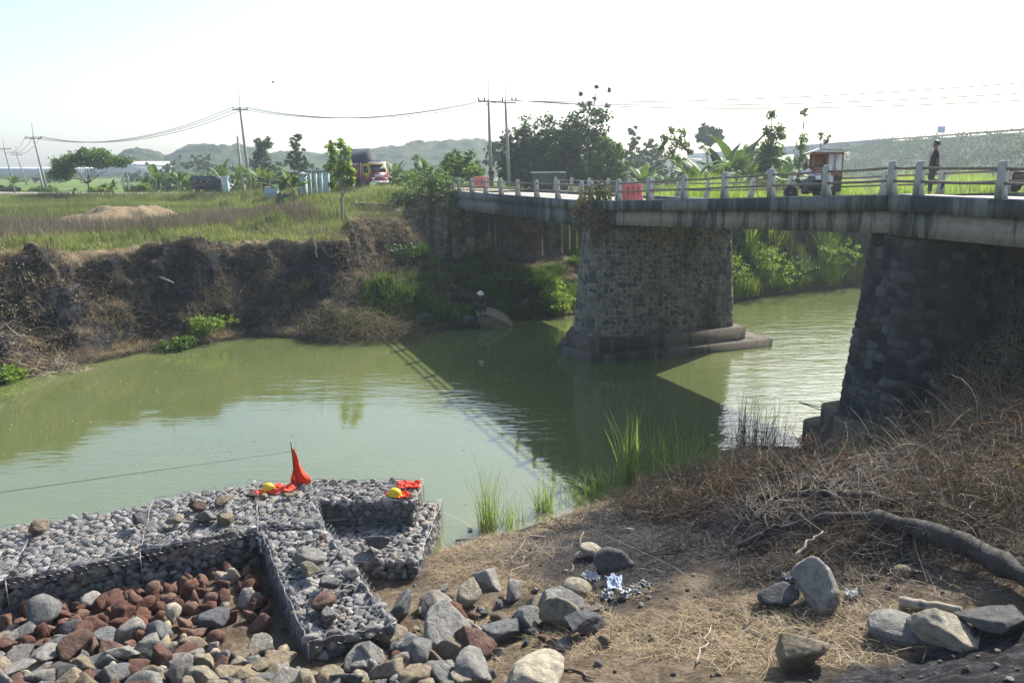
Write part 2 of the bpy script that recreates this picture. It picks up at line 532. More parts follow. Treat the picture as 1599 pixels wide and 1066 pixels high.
def ground_mat():
    m, nt, b = new_mat("ground_cover")
    v = coord(nt, 'Object')
    def A(n):
        a = nt.nodes.new("ShaderNodeAttribute"); a.attribute_name = n; return a.outputs['Fac']
    fine = noise(nt, v, 14, 8, 0.75); mid = noise(nt, v, 1.6, 8, 0.7, 0.4); big = noise(nt, v, 0.35, 5, 0.6)
    # bare brown soil with straw
    soil = ramp(nt, mid, [(0.28, (0.070, 0.052, 0.036)), (0.46, (0.135, 0.108, 0.078)), (0.60, (0.225, 0.18, 0.13)), (0.8, (0.34, 0.29, 0.215))])
    soil = mixc(nt, 1.0, soil, ramp(nt, fine, [(0.3, (0.45, 0.45, 0.45)), (0.5, (1, 1, 1)), (0.72, (1.5, 1.45, 1.35))]), 'MULTIPLY')
    # burnt ash, also the dark painted under the brush
    ash = ramp(nt, noise(nt, coord(nt, 'Object', (1, 2.6, 1)), 3.4, 9, 0.78, 0.8), [(0.32, (0.012, 0.012, 0.014)), (0.50, (0.032, 0.032, 0.036)), (0.62, (0.10, 0.10, 0.11)), (0.76, (0.32, 0.32, 0.34))])
    c = mixc(nt, A('ash'), soil, ash)
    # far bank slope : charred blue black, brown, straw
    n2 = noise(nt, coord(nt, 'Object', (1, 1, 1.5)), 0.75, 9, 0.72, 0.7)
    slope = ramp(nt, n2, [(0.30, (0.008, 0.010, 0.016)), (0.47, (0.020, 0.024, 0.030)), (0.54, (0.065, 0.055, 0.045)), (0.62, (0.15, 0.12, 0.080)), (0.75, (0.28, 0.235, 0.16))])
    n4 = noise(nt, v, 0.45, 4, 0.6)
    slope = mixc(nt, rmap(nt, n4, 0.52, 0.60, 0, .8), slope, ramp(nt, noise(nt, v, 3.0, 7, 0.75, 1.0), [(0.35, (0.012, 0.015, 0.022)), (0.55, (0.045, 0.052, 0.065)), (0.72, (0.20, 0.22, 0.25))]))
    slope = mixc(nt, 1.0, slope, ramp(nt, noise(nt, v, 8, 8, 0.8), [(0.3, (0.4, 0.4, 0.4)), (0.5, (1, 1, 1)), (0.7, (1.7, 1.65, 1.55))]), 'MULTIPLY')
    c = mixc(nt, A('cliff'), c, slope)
    # field grass
    grass = ramp(nt, noise(nt, v, 0.22, 7, 0.65), [(0.32, (0.075, 0.065, 0.045)), (0.45, (0.10, 0.11, 0.045)), (0.58, (0.14, 0.17, 0.055)), (0.72, (0.22, 0.22, 0.09))])
    c = mixc(nt, A('grass'), c, grass)
    paddy = ramp(nt, noise(nt, coord(nt, 'Object', (0.3, 1, 1)), 0.08, 4, 0.6), [(0.35, (0.08, 0.13, 0.03)), (0.6, (0.12, 0.18, 0.045)), (0.75, (0.19, 0.18, 0.08))])
    c = mixc(nt, A('paddy'), c, paddy)
    dry = ramp(nt, mid, [(0.3, (0.15, 0.115, 0.075)), (0.7, (0.30, 0.24, 0.15))])
    c = mixc(nt, A('dry'), c, dry)
    mud = (0.035, 0.035, 0.022)
    c = mixc(nt, A('wet'), c, mud)
    nt.links.new(c, b.inputs['Base Color'])
    b.inputs['Roughness'].default_value = 0.95
    b.inputs['Specular IOR Level'].default_value = 0.1
    bump(nt, b, mth(nt, 'ADD', fine, mth(nt, 'MULTIPLY', mid, 2.0)), 0.9, 0.10)
    return m

fl = lambda a: a.ravel()
# burnt patches on the near bank, plus dark depth painted under the brush
bc = T(1090, 820); bc2 = T(900, 815); bc3 = T(1280, 815); bc4 = T(1560, 1045)
def spot(c, rx, ry, rot=0.0):
    dx = GX - c[0]; dy = GY - c[1]
    cr, sr = math.cos(rot), math.sin(rot)
    return np.sqrt(((dx * cr + dy * sr) / rx) ** 2 + ((-dx * sr + dy * cr) / ry) ** 2)
sdist = np.minimum(np.minimum(spot(bc, 3.8, 2.1, .5), spot(bc2, 2.6, 0.9, .35)), np.minimum(np.minimum(spot(bc3, 2.6, 1.7, .3), spot(T(1430, 770), 3.2, 1.8, .3)), spot(bc4, 2.6, 0.9, .1)))
ash_shade_a = smooth(1.25, 0.75, sdist + 0.5 * fbm(GX * 0.9, GY * 0.9, 71)) * (GN > -0.5)
far = (GS > -0.5)
n_w = fbm(GX / 6, GY / 6, 81)
grass_a = smooth(0.98, 1.25, GS / GW + 0.2 * n_w) * far * smooth(3.2, 4.6, GR + n_w)
slope_green = smooth(0.6, 0.2, np.abs(GX - 2.0) / 14)
paddy_a = smooth(75, 90, GY + 6 * n_w) * smooth(7, 12, GR) * far
m_ = atd(196, 336, 57)
dry_a = np.maximum(smooth(1.15, 0.9, np.sqrt(((GX - m_[0]) / 3.8) ** 2 + ((GY - m_[1]) / 6.4) ** 2) + 0.3 * n_w),
                   0.8 * smooth(0.96, 1.02, GS / GW + 0.05 * n_w) * smooth(1.34, 1.18, GS / GW + 0.25 * n_w) * (GX < -9)) * far
wet_a = smooth(WATER + 0.28, WATER + 0.05, GH)
gme = mesh_np("ground", gv, quads, ground_mat(), True,
              {'ash': fl(ash_shade_a), 'cliff': fl(cliff * 1.0), 'grass': fl(grass_a), 'paddy': fl(paddy_a), 'dry': fl(dry_a), 'wet': fl(wet_a)})
tag(link("ground", gme), kind='structure')

# ------------------------------------------------------------------ river water
def water_mat():
    m, nt, b = new_mat("river_water")
    v = coord(nt, 'Object')
    c = ramp(nt, noise(nt, v, 0.12, 4, 0.6), [(0.35, (0.092, 0.118, 0.044)), (0.65, (0.115, 0.138, 0.052))])
    nt.links.new(c, b.inputs['Base Color'])
    b.inputs['Roughness'].default_value = 0.02
    b.inputs['IOR'].default_value = 1.9
    b.inputs['Specular IOR Level'].default_value = 0.6
    a = nt.nodes.new("ShaderNodeAttribute"); a.attribute_name = 'rip'
    mp = nt.nodes.new("ShaderNodeMapping"); mp.inputs['Rotation'].default_value = (0, 0, math.radians(-28)); mp.inputs['Scale'].default_value = (0.55, 2.0, 1)
    tc = nt.nodes.new("ShaderNodeTexCoord"); nt.links.new(tc.outputs['Object'], mp.inputs[0])
    r1 = noise(nt, mp.outputs[0], 2.2, 3, 0.5, 0.3)
    r2 = noise(nt, mp.outputs[0], 0.7, 3, 0.55, 0.3)
    h = mth(nt, 'MULTIPLY', mth(nt, 'ADD', r1, mth(nt, 'MULTIPLY', r2, 1.4)), a.outputs['Fac'])
    bump(nt, b, h, 1.0, 0.05)
    return m
wx = np.concatenate([np.linspace(-300, -45, 12), np.arange(-44, 60, 0.8), np.linspace(62, 400, 16)]); wy = np.concatenate([np.linspace(-80, 6, 12), np.arange(8, 75, 0.8), np.linspace(77, 260, 12)])
WX, WY = np.meshgrid(wx, wy, indexing='ij')
wi = np.arange(WX.size).reshape(WX.shape)
wq = np.stack([wi[:-1, :-1], wi[1:, :-1], wi[1:, 1:], wi[:-1, 1:]], -1).reshape(-1, 4)
rip = 0.05 + 0.65 * smooth(4, 11, WX - 0.12 * (WY - 30)) + 0.10 * smooth(0.0, 0.25, fbm(WX / 6, WY / 4, 91)) + 0.30 * smooth(2.4, 0.6, np.abs(WY - 26.5 + 0.62 * WX + 0.6)) * smooth(-14, -4, WX)
tag(link("river_water", mesh_np("river_water", np.stack([WX.ravel(), WY.ravel(), np.full(WX.size, WATER)], 1), wq, water_mat(), True, {'rip': rip.ravel()})), kind='structure')

# ------------------------------------------------------------------ hills far behind
ridge = [(-400, 262), (-100, 268), (0, 266), (90, 262), (170, 252), (196, 240), (226, 236), (258, 243), (282, 234), (312, 228), (350, 230), (382, 230), (420, 238), (500, 240), (560, 236), (610, 228), (650, 221), (700, 218), (745, 220), (790, 226), (860, 236), (960, 242), (1050, 248), (1160, 250), (1400, 250), (1599, 246), (1900, 250)]
rx_ = np.array([p[0] for p in ridge]); ry_ = np.array([p[1] for p in ridge]) + 10
ha = np.radians(np.arange(-42, 40, 0.11)); hr = np.concatenate([np.arange(300, 520, 2.0), np.arange(520, 760, 6.0)])
HA, HR = np.meshgrid(ha, hr, indexing='ij')
pxx = 800 + FPX * np.tan(HA) * 1.024
yy_ = np.interp(pxx, rx_, ry_)
crest = (262 - yy_) / FPX * 500 + 1.0
HXs = HR * np.sin(HA); HYs = HR * np.cos(HA)
lift = smooth(310, 490, HR + 40 * fbm(HXs / 60, HYs / 60, 101)) * smooth(760, 560, HR)
HZ = -4.6 + (crest + 4.6) * lift + (1.0 + 3.4 * lift) * fbm(HXs / 9, HYs / 9, 103, 4) + 0.8
nA2, nR2 = HZ.shape
hi = np.arange(nA2 * nR2).reshape(nA2, nR2)
hq = np.stack([hi[:-1, :-1], hi[1:, :-1], hi[1:, 1:], hi[:-1, 1:]], -1).reshape(-1, 4)[:, ::-1]
hm, nt, b = new_mat("wooded_hills")
c = ramp(nt, noise(nt, coord(nt), 0.03, 8, 0.7), [(0.35, (0.022, 0.040, 0.018)), (0.55, (0.040, 0.060, 0.024)), (0.7, (0.07, 0.08, 0.035))])
c = mixc(nt, 1.0, c, ramp(nt, noise(nt, coord(nt), 0.35, 6, 0.75), [(0.35, (0.5, 0.5, 0.5)), (0.65, (1.4, 1.4, 1.4))]), 'MULTIPLY')
nt.links.new(c, b.inputs['Base Color']); b.inputs['Roughness'].default_value = 1.0; b.inputs['Specular IOR Level'].default_value = 0.05
tag(link("hills", mesh_np("hills", np.stack([HXs.ravel(), HYs.ravel(), HZ.ravel()], 1), hq, hm, True)), kind='structure')

# ------------------------------------------------------------------ road beyond the bridge
asph = simple("road_surface", (0.20, 0.185, 0.165), 0.9, 0.25, 3.0, bmp=0.3, dirt=(0.30, 0.25, 0.18))
pts = []
for i in range(len(ROAD) - 1):
    for t in np.linspace(0, 1, 10, endpoint=False): pts.append(ROAD[i] * (1 - t) + ROAD[i + 1] * t)
pts = np.array(pts); tg = np.gradient(pts, axis=0); nn = np.stack([-tg[:, 1], tg[:, 0]], 1); nn /= np.linalg.norm(nn, axis=1)[:, None]
rows = []
for o in (-3.3, -1.6, 0, 1.6, 3.3):
    rows.append(np.column_stack([pts[:, 0] + nn[:, 0] * o, pts[:, 1] + nn[:, 1] * o, pts[:, 2] + 0.03 - 0.02 * abs(o)]))
rv = np.stack(rows, 0); ii = np.arange(rv.shape[0] * rv.shape[1]).reshape(rv.shape[:2])
rq = np.stack([ii[:-1, :-1], ii[1:, :-1], ii[1:, 1:], ii[:-1, 1:]], -1).reshape(-1, 4)
tag(link("road", mesh_np("road", rv.reshape(-1, 3), rq, asph, True)), kind='structure')
# ------------------------------------------------------------------ the bridge
P2 = np.array([9.8, 20.85])
dM = np.array([-.42, .907]); dM /= np.linalg.norm(dM)
P1 = P2 + dM * 15.5
dL = np.array([-.375, .927]); dL /= np.linalg.norm(dL)
nM = np.array([dM[1], -dM[0]])
WB = 7.5
SL = 19.4

def bpt(s, wv, z):
    """bridge coordinates: s along the near edge (0 = right pier, 15.5 = middle pier), w across, z"""
    s = np.asarray(s, float); wv = np.asarray(wv, float)
    base = np.where(s[..., None] <= 15.5, P2 + s[..., None] * dM, P1 + (s[..., None] - 15.5) * dL)
    p = base + wv[..., None] * nM
    return np.concatenate([p, np.broadcast_to(np.asarray(z, float), s.shape)[..., None]], -1)

def dz(s):
    return np.interp(s, [-16, 0, 15.5, 34.9], [-0.80, -0.70, -1.45, -1.52])

def B1(s, w_, z):
    return bpt(np.array([s]), np.array([w_]), np.array([z]))[0]

def conc(name, base, stain, amt=0.5, scale=0.9):
    m, nt, b = new_mat(name)
    v = coord(nt, 'Object')
    n1 = noise(nt, v, 5, 8, 0.65)
    c = ramp(nt, n1, [(0.3, tuple(k * 0.72 for k in base)), (0.7, tuple(k * 1.2 for k in base))])
    streak = noise(nt, coord(nt, 'Object', (1, 1, 0.12)), 2.4, 6, 0.7, 0.3)
    patch = noise(nt, coord(nt, 'Object', (1, 1, 0.3)), scale * 0.55, 4, 0.5)
    f = mth(nt, 'ADD', mth(nt, 'MULTIPLY', streak, 0.5), mth(nt, 'MULTIPLY', patch, 0.5))
    c = mixc(nt, rmap(nt, f, 0.57 - amt * .18, 0.61 - amt * .12), c, stain)
    nt.links.new(c, b.inputs['Base Color']); b.inputs['Roughness'].default_value = 0.9
    b.inputs['Specular IOR Level'].default_value = 0.2
    bump(nt, b, n1, 0.4, 0.02)
    return m
m_slab = conc("dark_stained_concrete", (0.17, 0.18, 0.165), (0.042, 0.050, 0.052), 0.62)
m_gird = conc("pale_stained_concrete", (0.27, 0.25, 0.205), (0.06, 0.065, 0.062), 0.42, 0.55)
m_post = conc("weathered_post_concrete", (0.42, 0.42, 0.39), (0.20, 0.21, 0.20), 0.32, 2.0)
m_deck = simple("deck_asphalt", (0.30, 0.28, 0.25), 0.9, 0.3, 4, bmp=0.4, dirt=(0.36, 0.31, 0.24))
m_rail = simple("rusty_pipe", (0.20, 0.165, 0.135), 0.6, 0.4, 12, dirt=(0.24, 0.19, 0.15))

bridge = empty("bridge", (float(P1[0]), float(P1[1]), -1.45), 0, "old concrete road bridge on stone piers crossing the green river", "bridge")
bridge_inv = Vector((-P1[0], -P1[1], 1.45))

def child(name, me, parent=None):
    """world-placed mesh as a part of the bridge"""
    o = link(name, me, parent or bridge)
    if parent is None or parent is bridge:
        o.location = bridge_inv
    return o

def sweep(prof, svals, zf=dz, closed=True):
    """profile of (w, dz) swept along the bridge"""
    V = []; n = len(prof)
    for s in svals:
        for w_, z_ in prof:
            V.append(B1(s, w_, float(zf(s)) + z_))
    F = []
    m = len(svals)
    for i in range(m - 1):
        for k in range(n):
            k2 = (k + 1) % n
            F.append((i * n + k, i * n + k2, (i + 1) * n + k2, (i + 1) * n + k))
    b = MB().add(np.array(V), F)
    b.add(np.array(V[:n]), [tuple(range(n))]).add(np.array(V[-n:]), [tuple(range(n - 1, -1, -1))])
    return b
sg = {'right': np.linspace(-15.5, -0.03, 14), 'middle': np.linspace(0.03, 15.47, 14), 'left': np.linspace(15.53, 34.6, 16)}
for k, ss in sg.items():
    hb = 0.40
    child("deck_slab", sweep([(0, 0), (0.95, 0), (0.97, -0.16), (WB - .95, -0.16), (WB - .93, 0), (WB, 0), (WB, -hb), (0, -hb)], ss).mesh("deck_slab", m_slab))
    child("road_deck", sweep([(1.0, -0.155), (WB / 2, -0.06), (WB - 1.0, -0.155), (WB - 1.0, -0.17), (1.0, -0.17)], ss).mesh("road_deck", m_deck))
    child("kerb", sweep([(0.10, 0.003), (0.10, 0.028), (0.93, 0.028), (0.93, 0.003)], ss).mesh("kerb", m_post))
    depth = {'right': 1.03, 'middle': 1.0, 'left': 1.12}[k]
    ins = {'right': 0.16, 'middle': 0.22, 'left': 0.06}[k]
    gm = m_slab if k == 'left' else m_gird
    for j, g0 in enumerate((ins, 2.35, 4.7, WB - ins - 0.42)):
        child("girder", sweep([(g0, -hb - .002), (g0 + .42, -hb - .002), (g0 + .42, -depth), (g0, -depth)], ss).mesh("girder", gm))
    child("crossbeam", sweep([(0.75, -hb - .01), (WB - .75, -hb - .01), (WB - .75, -depth + .12), (0.75, -depth + .12)], [ss[0] + .05, ss[0] + .35]).mesh("crossbeam", m_gird))

# posts and rails
def post_mesh():
    b = MB()
    prof = [(-.10, 0), (.20, 0), (.11, .30), (.085, .77), (.07, .83), (.03, .865), (-.03, .865), (-.07, .83), (-.085, .77), (-.095, .3)]
    hw = .082
    V = []; n = len(prof)
    for x in (-hw, -hw + .02, hw - .02, hw):
        sc_ = 1.0 if abs(x) < hw else .86
        for a, z in prof: V.append((x, a * sc_, z if z < .8 else z * (1 if sc_ == 1 else .985)))
    F = [tuple(range(n)), tuple(range(4 * n - 1, 3 * n - 1, -1))]
    for r in range(3):
        for i in range(n):
            j = (i + 1) % n
            F.append((r * n + i, (r + 1) * n + i, (r + 1) * n + j, r * n + j))
    return b.add(np.array(V), F).mesh("railing_post", m_post)
pm = post_mesh()
nearS = list(np.arange(0, 15.6, 2.2)) + [-0.8 - 2.15 * i for i in range(0, 7)] + [16.3 + 2.5 * i for i in range(8)]
farS = [1.7 - 2.35 * i for i in range(0, 8)] + [4.0 + 2.35 * i for i in range(0, 5)] + [16.6 + 2.5 * i for i in range(8)]
thB = math.atan2(dM[1], dM[0]); thL = math.atan2(dL[1], dL[0])
for side, S_, wv in (('near', nearS, 0.13), ('far', farS, WB - 0.13)):
    for s in S_:
        p = B1(s, wv, float(dz(s)) + 0.02)
        o = link("railing_post", pm, bridge, Vector(p) + bridge_inv, (random.uniform(-.015, .015), random.uniform(-.025, .025), (thB if s <= 15.5 else thL) + (math.pi if side == 'near' else 0)))
    S2 = sorted(S_)
    for a, b_ in zip(S2[:-1], S2[1:]):
        if (a < 0 < b_ or a < 15.5 < b_) and side == 'near':
            pass
        for hz_ in (0.70, 0.37):
            mid = (a + b_) / 2
            pts_ = [B1(a, wv, float(dz(a)) + hz_), B1(mid, wv, (float(dz(a)) + float(dz(b_))) / 2 + hz_ - random.uniform(0, .02)), B1(b_, wv, float(dz(b_)) + hz_)]
            child("handrail", MB().tube(pts_, 0.040, 6).mesh("handrail", m_rail, True))

# masonry: rubble stone bulging out of mortar joints
def worley(u, v_, cell, seed):
    gx = u / cell; gy = v_ / cell
    ix = np.floor(gx); iy = np.floor(gy)
    f1 = np.full(u.shape, 9.0); f2 = np.full(u.shape, 9.0); idv = np.zeros(u.shape)
    for dx in (-1, 0, 1):
        for dy in (-1, 0, 1):
            cx = ix + dx; cy = iy + dy
            px = cx + 0.15 + 0.7 * hsh(cx, cy, seed); py = cy + 0.15 + 0.7 * hsh(cx, cy, seed + 1)
            d = np.hypot(gx - px, gy - py)
            nid = hsh(cx, cy, seed + 2)
            m = d < f1
            f2 = np.where(m, f1, np.minimum(f2, d)); idv = np.where(m, nid, idv); f1 = np.where(m, d, f1)
    return f1, f2, idv

def stone_mat(name, cols, mortar):
    m, nt, b = new_mat(name)
    def A(n):
        a = nt.nodes.new("ShaderNodeAttribute"); a.attribute_name = n; return a.outputs['Fac']
    v = coord(nt, 'Object')
    k = len(cols)
    c = ramp(nt, A('cell'), [(i / (k - 1), cols[i]) for i in range(k)])
    c = mixc(nt, 1.0, c, ramp(nt, noise(nt, v, 9, 6, .7), [(0.3, (.6, .6, .6)), (.65, (1.35, 1.35, 1.3))]), 'MULTIPLY')
    mfac = mth(nt, 'MULTIPLY', rmap(nt, A('edge'), 0.16, 0.06), rmap(nt, noise(nt, v, 0.7, 5, .6), 0.38, 0.55, 0.1, 1.0))
    c = mixc(nt, mfac, c, mortar)
    moss = noise(nt, coord(nt, 'Object', (1, 1, .35)), 0.8, 5, .6)
    c = mixc(nt, rmap(nt, moss, .54, .66, 0, .8), c, (0.030, 0.040, 0.028))
    nt.links.new(c, b.inputs['Base Color']); b.inputs['Roughness'].default_value = .92; b.inputs['Specular IOR Level'].default_value = .15
    bump(nt, b, noise(nt, v, 22, 5, .7), .4, .02)
    return m
m_stone1 = stone_mat("rubble_masonry", [(0.055, 0.062, 0.068), (0.11, 0.105, 0.095), (0.15, 0.135, 0.115), (0.20, 0.19, 0.17)], (0.34, 0.32, 0.27))
m_stone2 = stone_mat("dark_rubble_masonry", [(0.022, 0.026, 0.032), (0.045, 0.048, 0.052), (0.065, 0.065, 0.065), (0.095, 0.097, 0.10)], (0.05, 0.05, 0.05))

def pier(s0, ztop, half, wa, wb, flare, zbot, step, cell, amp, mat, name):
    """stone pier: rounded-corner plan, battered sides, stones standing proud"""
    ds = dM if s0 <= 8 else (dM + dL) / 2; ds = ds / np.linalg.norm(ds)
    ns = np.array([ds[1], -ds[0]])
    o = (P2 + dM * s0 if s0 <= 8 else P1)
    # plan outline in (s,w): chamfered nose at the near end
    L = [(-half, wa + 1.1), (-half * .45, wa), (half * .55, wa), (half, wa + .8), (half, wb), (-half, wb)]
    per = []
    for i in range(len(L)):
        a = np.array(L[i]); b = np.array(L[(i + 1) % len(L)]); n = max(2, int(np.linalg.norm(b - a) / step))
        for t in np.arange(n) / n: per.append(a * (1 - t) + b * t)
    per = np.array(per)
    for _ in range(int(0.25 / step)): per = (np.roll(per, 1, 0) + per * 2 + np.roll(per, -1, 0)) / 4
    c0 = np.array([0, (wa + wb) / 2])
    tgp = np.roll(per, -1, 0) - np.roll(per, 1, 0)
    nr = np.stack([tgp[:, 1], -tgp[:, 0]], 1); nr /= np.linalg.norm(nr, axis=1)[:, None]
    flip = np.sign(((per - c0) * nr).sum(1)); nr *= np.where(np.median(flip) < 0, -1, 1)
    u = np.concatenate([[0], np.cumsum(np.linalg.norm(np.diff(per, axis=0), axis=1))])
    zs = np.arange(zbot, ztop, step)
    U, Z = np.meshgrid(u, zs, indexing='ij')
    f1, f2, idv = worley(U, Z * 1.15, cell, 3)
    e = f2 - f1
    fl_ = flare * ((ztop - Z) / (ztop - zbot))
    off = fl_ + amp * smooth(0.0, 0.35, e) + amp * 0.7 * (idv - .5)
    S = per[:, 0][:, None] + nr[:, 0][:, None] * off; Wv = per[:, 1][:, None] + nr[:, 1][:, None] * off
    X = o[0] + S * ds[0] + Wv * ns[0]; Y = o[1] + S * ds[1] + Wv * ns[1]
    nU, nZ = X.shape
    ii = np.arange(nU * nZ).reshape(nU, nZ); jj = np.roll(ii, -1, 0)
    q = np.stack([ii[:, :-1], jj[:, :-1], jj[:, 1:], ii[:, 1:]], -1).reshape(-1, 4)
    V = np.stack([X.ravel(), Y.ravel(), Z.ravel()], 1)
    # cap
    cap = np.array([o[0] + c0[1] * ns[0], o[1] + c0[1] * ns[1], ztop - step]); V = np.vstack([V, cap])
    tri = np.stack([ii[:, -1], jj[:, -1], np.full(nU, nU * nZ)], 1)
    at_ = {'edge': np.append(e.ravel(), .5), 'cell': np.append(idv.ravel(), .5)}
    po = child("pier", mesh_np("pier", V, [q, tri], mat, True, at_))
    tag(po, name)
    # plinth in two steps
    def plinth(g, z0, z1, ext):
        b = MB(); Pn = []
        ol = [(-half - g, wa + .6 - g * .6), (-half * .5, wa - g - .15), (half * .6, wa - g - .15), (half + g, wa + .3 - g * .5), (half + g, wb + g + ext), (-half - g, wb + g + ext)]
        for z in (z0, z1 - .06, z1):
            for (s, w_) in ol:
                k = 1 if z < z1 else .985
                s2 = s * k; w2 = (w_ - c0[1]) * k + c0[1]
                Pn.append((o[0] + s2 * ds[0] + w2 * ns[0], o[1] + s2 * ds[1] + w2 * ns[1], z))
        n = len(ol); F = [tuple(range(n)), tuple(range(3 * n - 1, 2 * n - 1, -1))]
        for r in range(2):
            for i in range(n):
                j = (i + 1) % n
                F.append((r * n + i, r * n + j, (r + 1) * n + j, (r + 1) * n + i))
        return b.add(np.array(Pn), F).mesh("plinth", m_plinth)
    link("plinth", plinth(flare + .18, zbot - .5, zbot + .62, .1), po)
    link("plinth", plinth(flare + .62, zbot - 1.2, zbot + .02, .95), po)
    return po
m_plinth = conc("wet_plinth_concrete", (0.13, 0.115, 0.095), (0.045, 0.045, 0.035), 0.5, 1.2)
pier(15.5, -2.5, 1.05, 0.15, 7.1, 0.42, -7.95, 0.05, 0.27, 0.035, m_stone1, "pale rubble stone pier standing in the river")
pier(0.0, -1.72, 1.25, 0.45, 9.5, 0.50, -7.55, 0.042, 0.30, 0.055, m_stone2, "blackened stone pier beside the near bank")
# concrete pilaster on the dark pier's long side
# abutment at the far end
def wallgrid(a, b, z0, z1, step, cell, amp, mat, thick=0.8):
    a = np.array(a, float); b = np.array(b, float); Ln = np.linalg.norm(b - a); t = (b - a) / Ln; nrm = np.array([t[1], -t[0]])
    U, Z = np.meshgrid(np.arange(0, Ln, step), np.arange(z0, z1, step), indexing='ij')
    f1, f2, idv = worley(U, Z * 1.15, cell, 13); e = f2 - f1
    off = amp * smooth(0, .35, e) + (z1 - Z) * .08
    X = a[0] + t[0] * U + nrm[0] * off; Y = a[1] + t[1] * U + nrm[1] * off
    nU, nZ = X.shape; ii = np.arange(nU * nZ).reshape(nU, nZ)
    q = np.stack([ii[:-1, :-1], ii[1:, :-1], ii[1:, 1:], ii[:-1, 1:]], -1).reshape(-1, 4)
    V = np.stack([X.ravel(), Y.ravel(), Z.ravel()], 1)
    # back and top
    bk = V.copy(); bk[:, 0] -= nrm[0] * thick; bk[:, 1] -= nrm[1] * thick
    n = len(V); V = np.vstack([V, bk]); q2 = q[:, ::-1] + n
    tp = np.stack([ii[:-1, -1], ii[1:, -1], ii[1:, -1] + n, ii[:-1, -1] + n], 1)
    s1 = np.stack([ii[0, 1:], ii[0, :-1], ii[0, :-1] + n, ii[0, 1:] + n], 1); s2 = np.stack([ii[-1, :-1], ii[-1, 1:], ii[-1, 1:] + n, ii[-1, :-1] + n], 1)
    return mesh_np("abutment", V, np.vstack([q, q2, tp, s1, s2]), mat, True, {'edge': np.tile(e.ravel(), 2), 'cell': np.tile(idv.ravel(), 2)})
m_stone3 = stone_mat("brown_rubble_masonry", [(0.10, 0.085, 0.065), (0.17, 0.145, 0.105), (0.22, 0.19, 0.14), (0.27, 0.235, 0.18)], (0.33, 0.29, 0.22))
aL = B1(34.4, -0.3, 0)[:2]; aR = B1(34.4, WB + .3, 0)[:2]
child("abutment", wallgrid(aL, aR, -7.4, -2.5, .08, .33, .04, m_stone3))
w1 = B1(34.4, -0.3, 0)[:2]; w0 = w1 + np.array([-3.2, 2.4])
child("abutment", wallgrid(w0, w1, -7.0, -1.75, .08, .33, .04, m_stone3))
# the near abutment under the right-hand end (beyond the frame)
r0 = B1(-14.9, WB + .3, 0)[:2]; r1 = B1(-14.9, -.3, 0)[:2]
child("abutment", wallgrid(r0, r1, -4.5, -1.8, .2, .33, .04, m_stone3))
# solid end blocks of the parapet at the far end
eb = MB()
p0 = B1(35.6, WB + .05, 0)
eb.box((p0[0], p0[1], -0.95), (2.3, .45, 1.15), 0.06, bev=.03)
ebo = child("end_block", eb.mesh("end_block", simple("mossy_block", (0.085, 0.09, 0.075), .9, .4, 5, bmp=.4)))
link("cap", MB().box((p0[0] - .05, p0[1], -0.33), (2.5, .6, .12), 0.06, bev=.03).mesh("cap", m_post), ebo)
p0 = B1(35.3, 0.1, 0)
child("end_block", MB().box((p0[0], p0[1], -1.2), (.5, .35, .5), thL, bev=.03).mesh("end_block", m_post))

# ------------------------------------------------------------------ rocks
def ico(sub):
    bm = bmesh.new(); bmesh.ops.create_icosphere(bm, subdivisions=sub, radius=1.0)
    v = np.array([x.co[:] for x in bm.verts]); f = np.array([[q.index for q in p.verts] for p in bm.faces]); bm.free()
    return v, f
ICO = {k: ico(k) for k in (2, 3, 4, 5)}

def rock_shape(seed, sub=4, flat=(1, .8, .65), nplane=15, rnd=0.0, rough=0.05):
    rough = rough * 1.35
    rg = np.random.default_rng(seed)
    d, f = ICO[sub]
    n = rg.normal(size=(nplane, 3)); n /= np.linalg.norm(n, axis=1)[:, None]
    off = rg.uniform(.42, .95, nplane)
    dot = d @ n.T
    r = np.where(dot > .05, off[None] / np.maximum(dot, .05), 9)
    k = 55 if rnd < .5 else 7
    rr = -np.log(np.exp(-k * np.minimum(r, 1.5)).sum(1)) / k
    rr = np.minimum(rr, 1.1)
    rr = rr * (1 - rnd) + rnd * 0.85
    p = d * rr[:, None]
    nz = vnoise3(p * 2.2 + seed, seed) * 1.5 + vnoise3(p * 5 + seed, seed + 3) * .8 + (vnoise3(p * 12, seed + 5) * .4 if sub > 3 else 0)
    p = p * (1 + rough * nz[:, None])
    p = p * np.array(flat)
    return p, f

GREYS = [(0.15, 0.16, 0.17), (0.22, 0.22, 0.215), (0.29, 0.285, 0.265), (0.115, 0.125, 0.14), (0.24, 0.225, 0.195)]
m_grey = rockmat("grey_rock", GREYS, (0.44, 0.42, 0.36), .45)
m_red = rockmat("red_lava_rock", [(0.095, 0.045, 0.035), (0.14, 0.068, 0.050), (0.12, 0.072, 0.062), (0.19, 0.125, 0.10), (0.09, 0.058, 0.052)], (0.30, 0.22, 0.17), .45)
m_tan = rockmat("tan_rock", [(0.25, 0.21, 0.15), (0.31, 0.275, 0.20), (0.21, 0.18, 0.13), (0.36, 0.33, 0.26)], (0.25, 0.20, 0.12), .4)
m_dark = rockmat("dark_basalt", [(0.085, 0.09, 0.10), (0.12, 0.13, 0.14), (0.10, 0.095, 0.095)], (0.26, 0.26, 0.25), .35)
m_cream = rockmat("cream_rock", [(0.44, 0.40, 0.31), (0.40, 0.37, 0.30)], (0.62, 0.58, 0.47), .4)
MATS = {'grey': m_grey, 'red': m_red, 'tan': m_tan, 'dark': m_dark, 'cream': m_cream}
LIB = {}
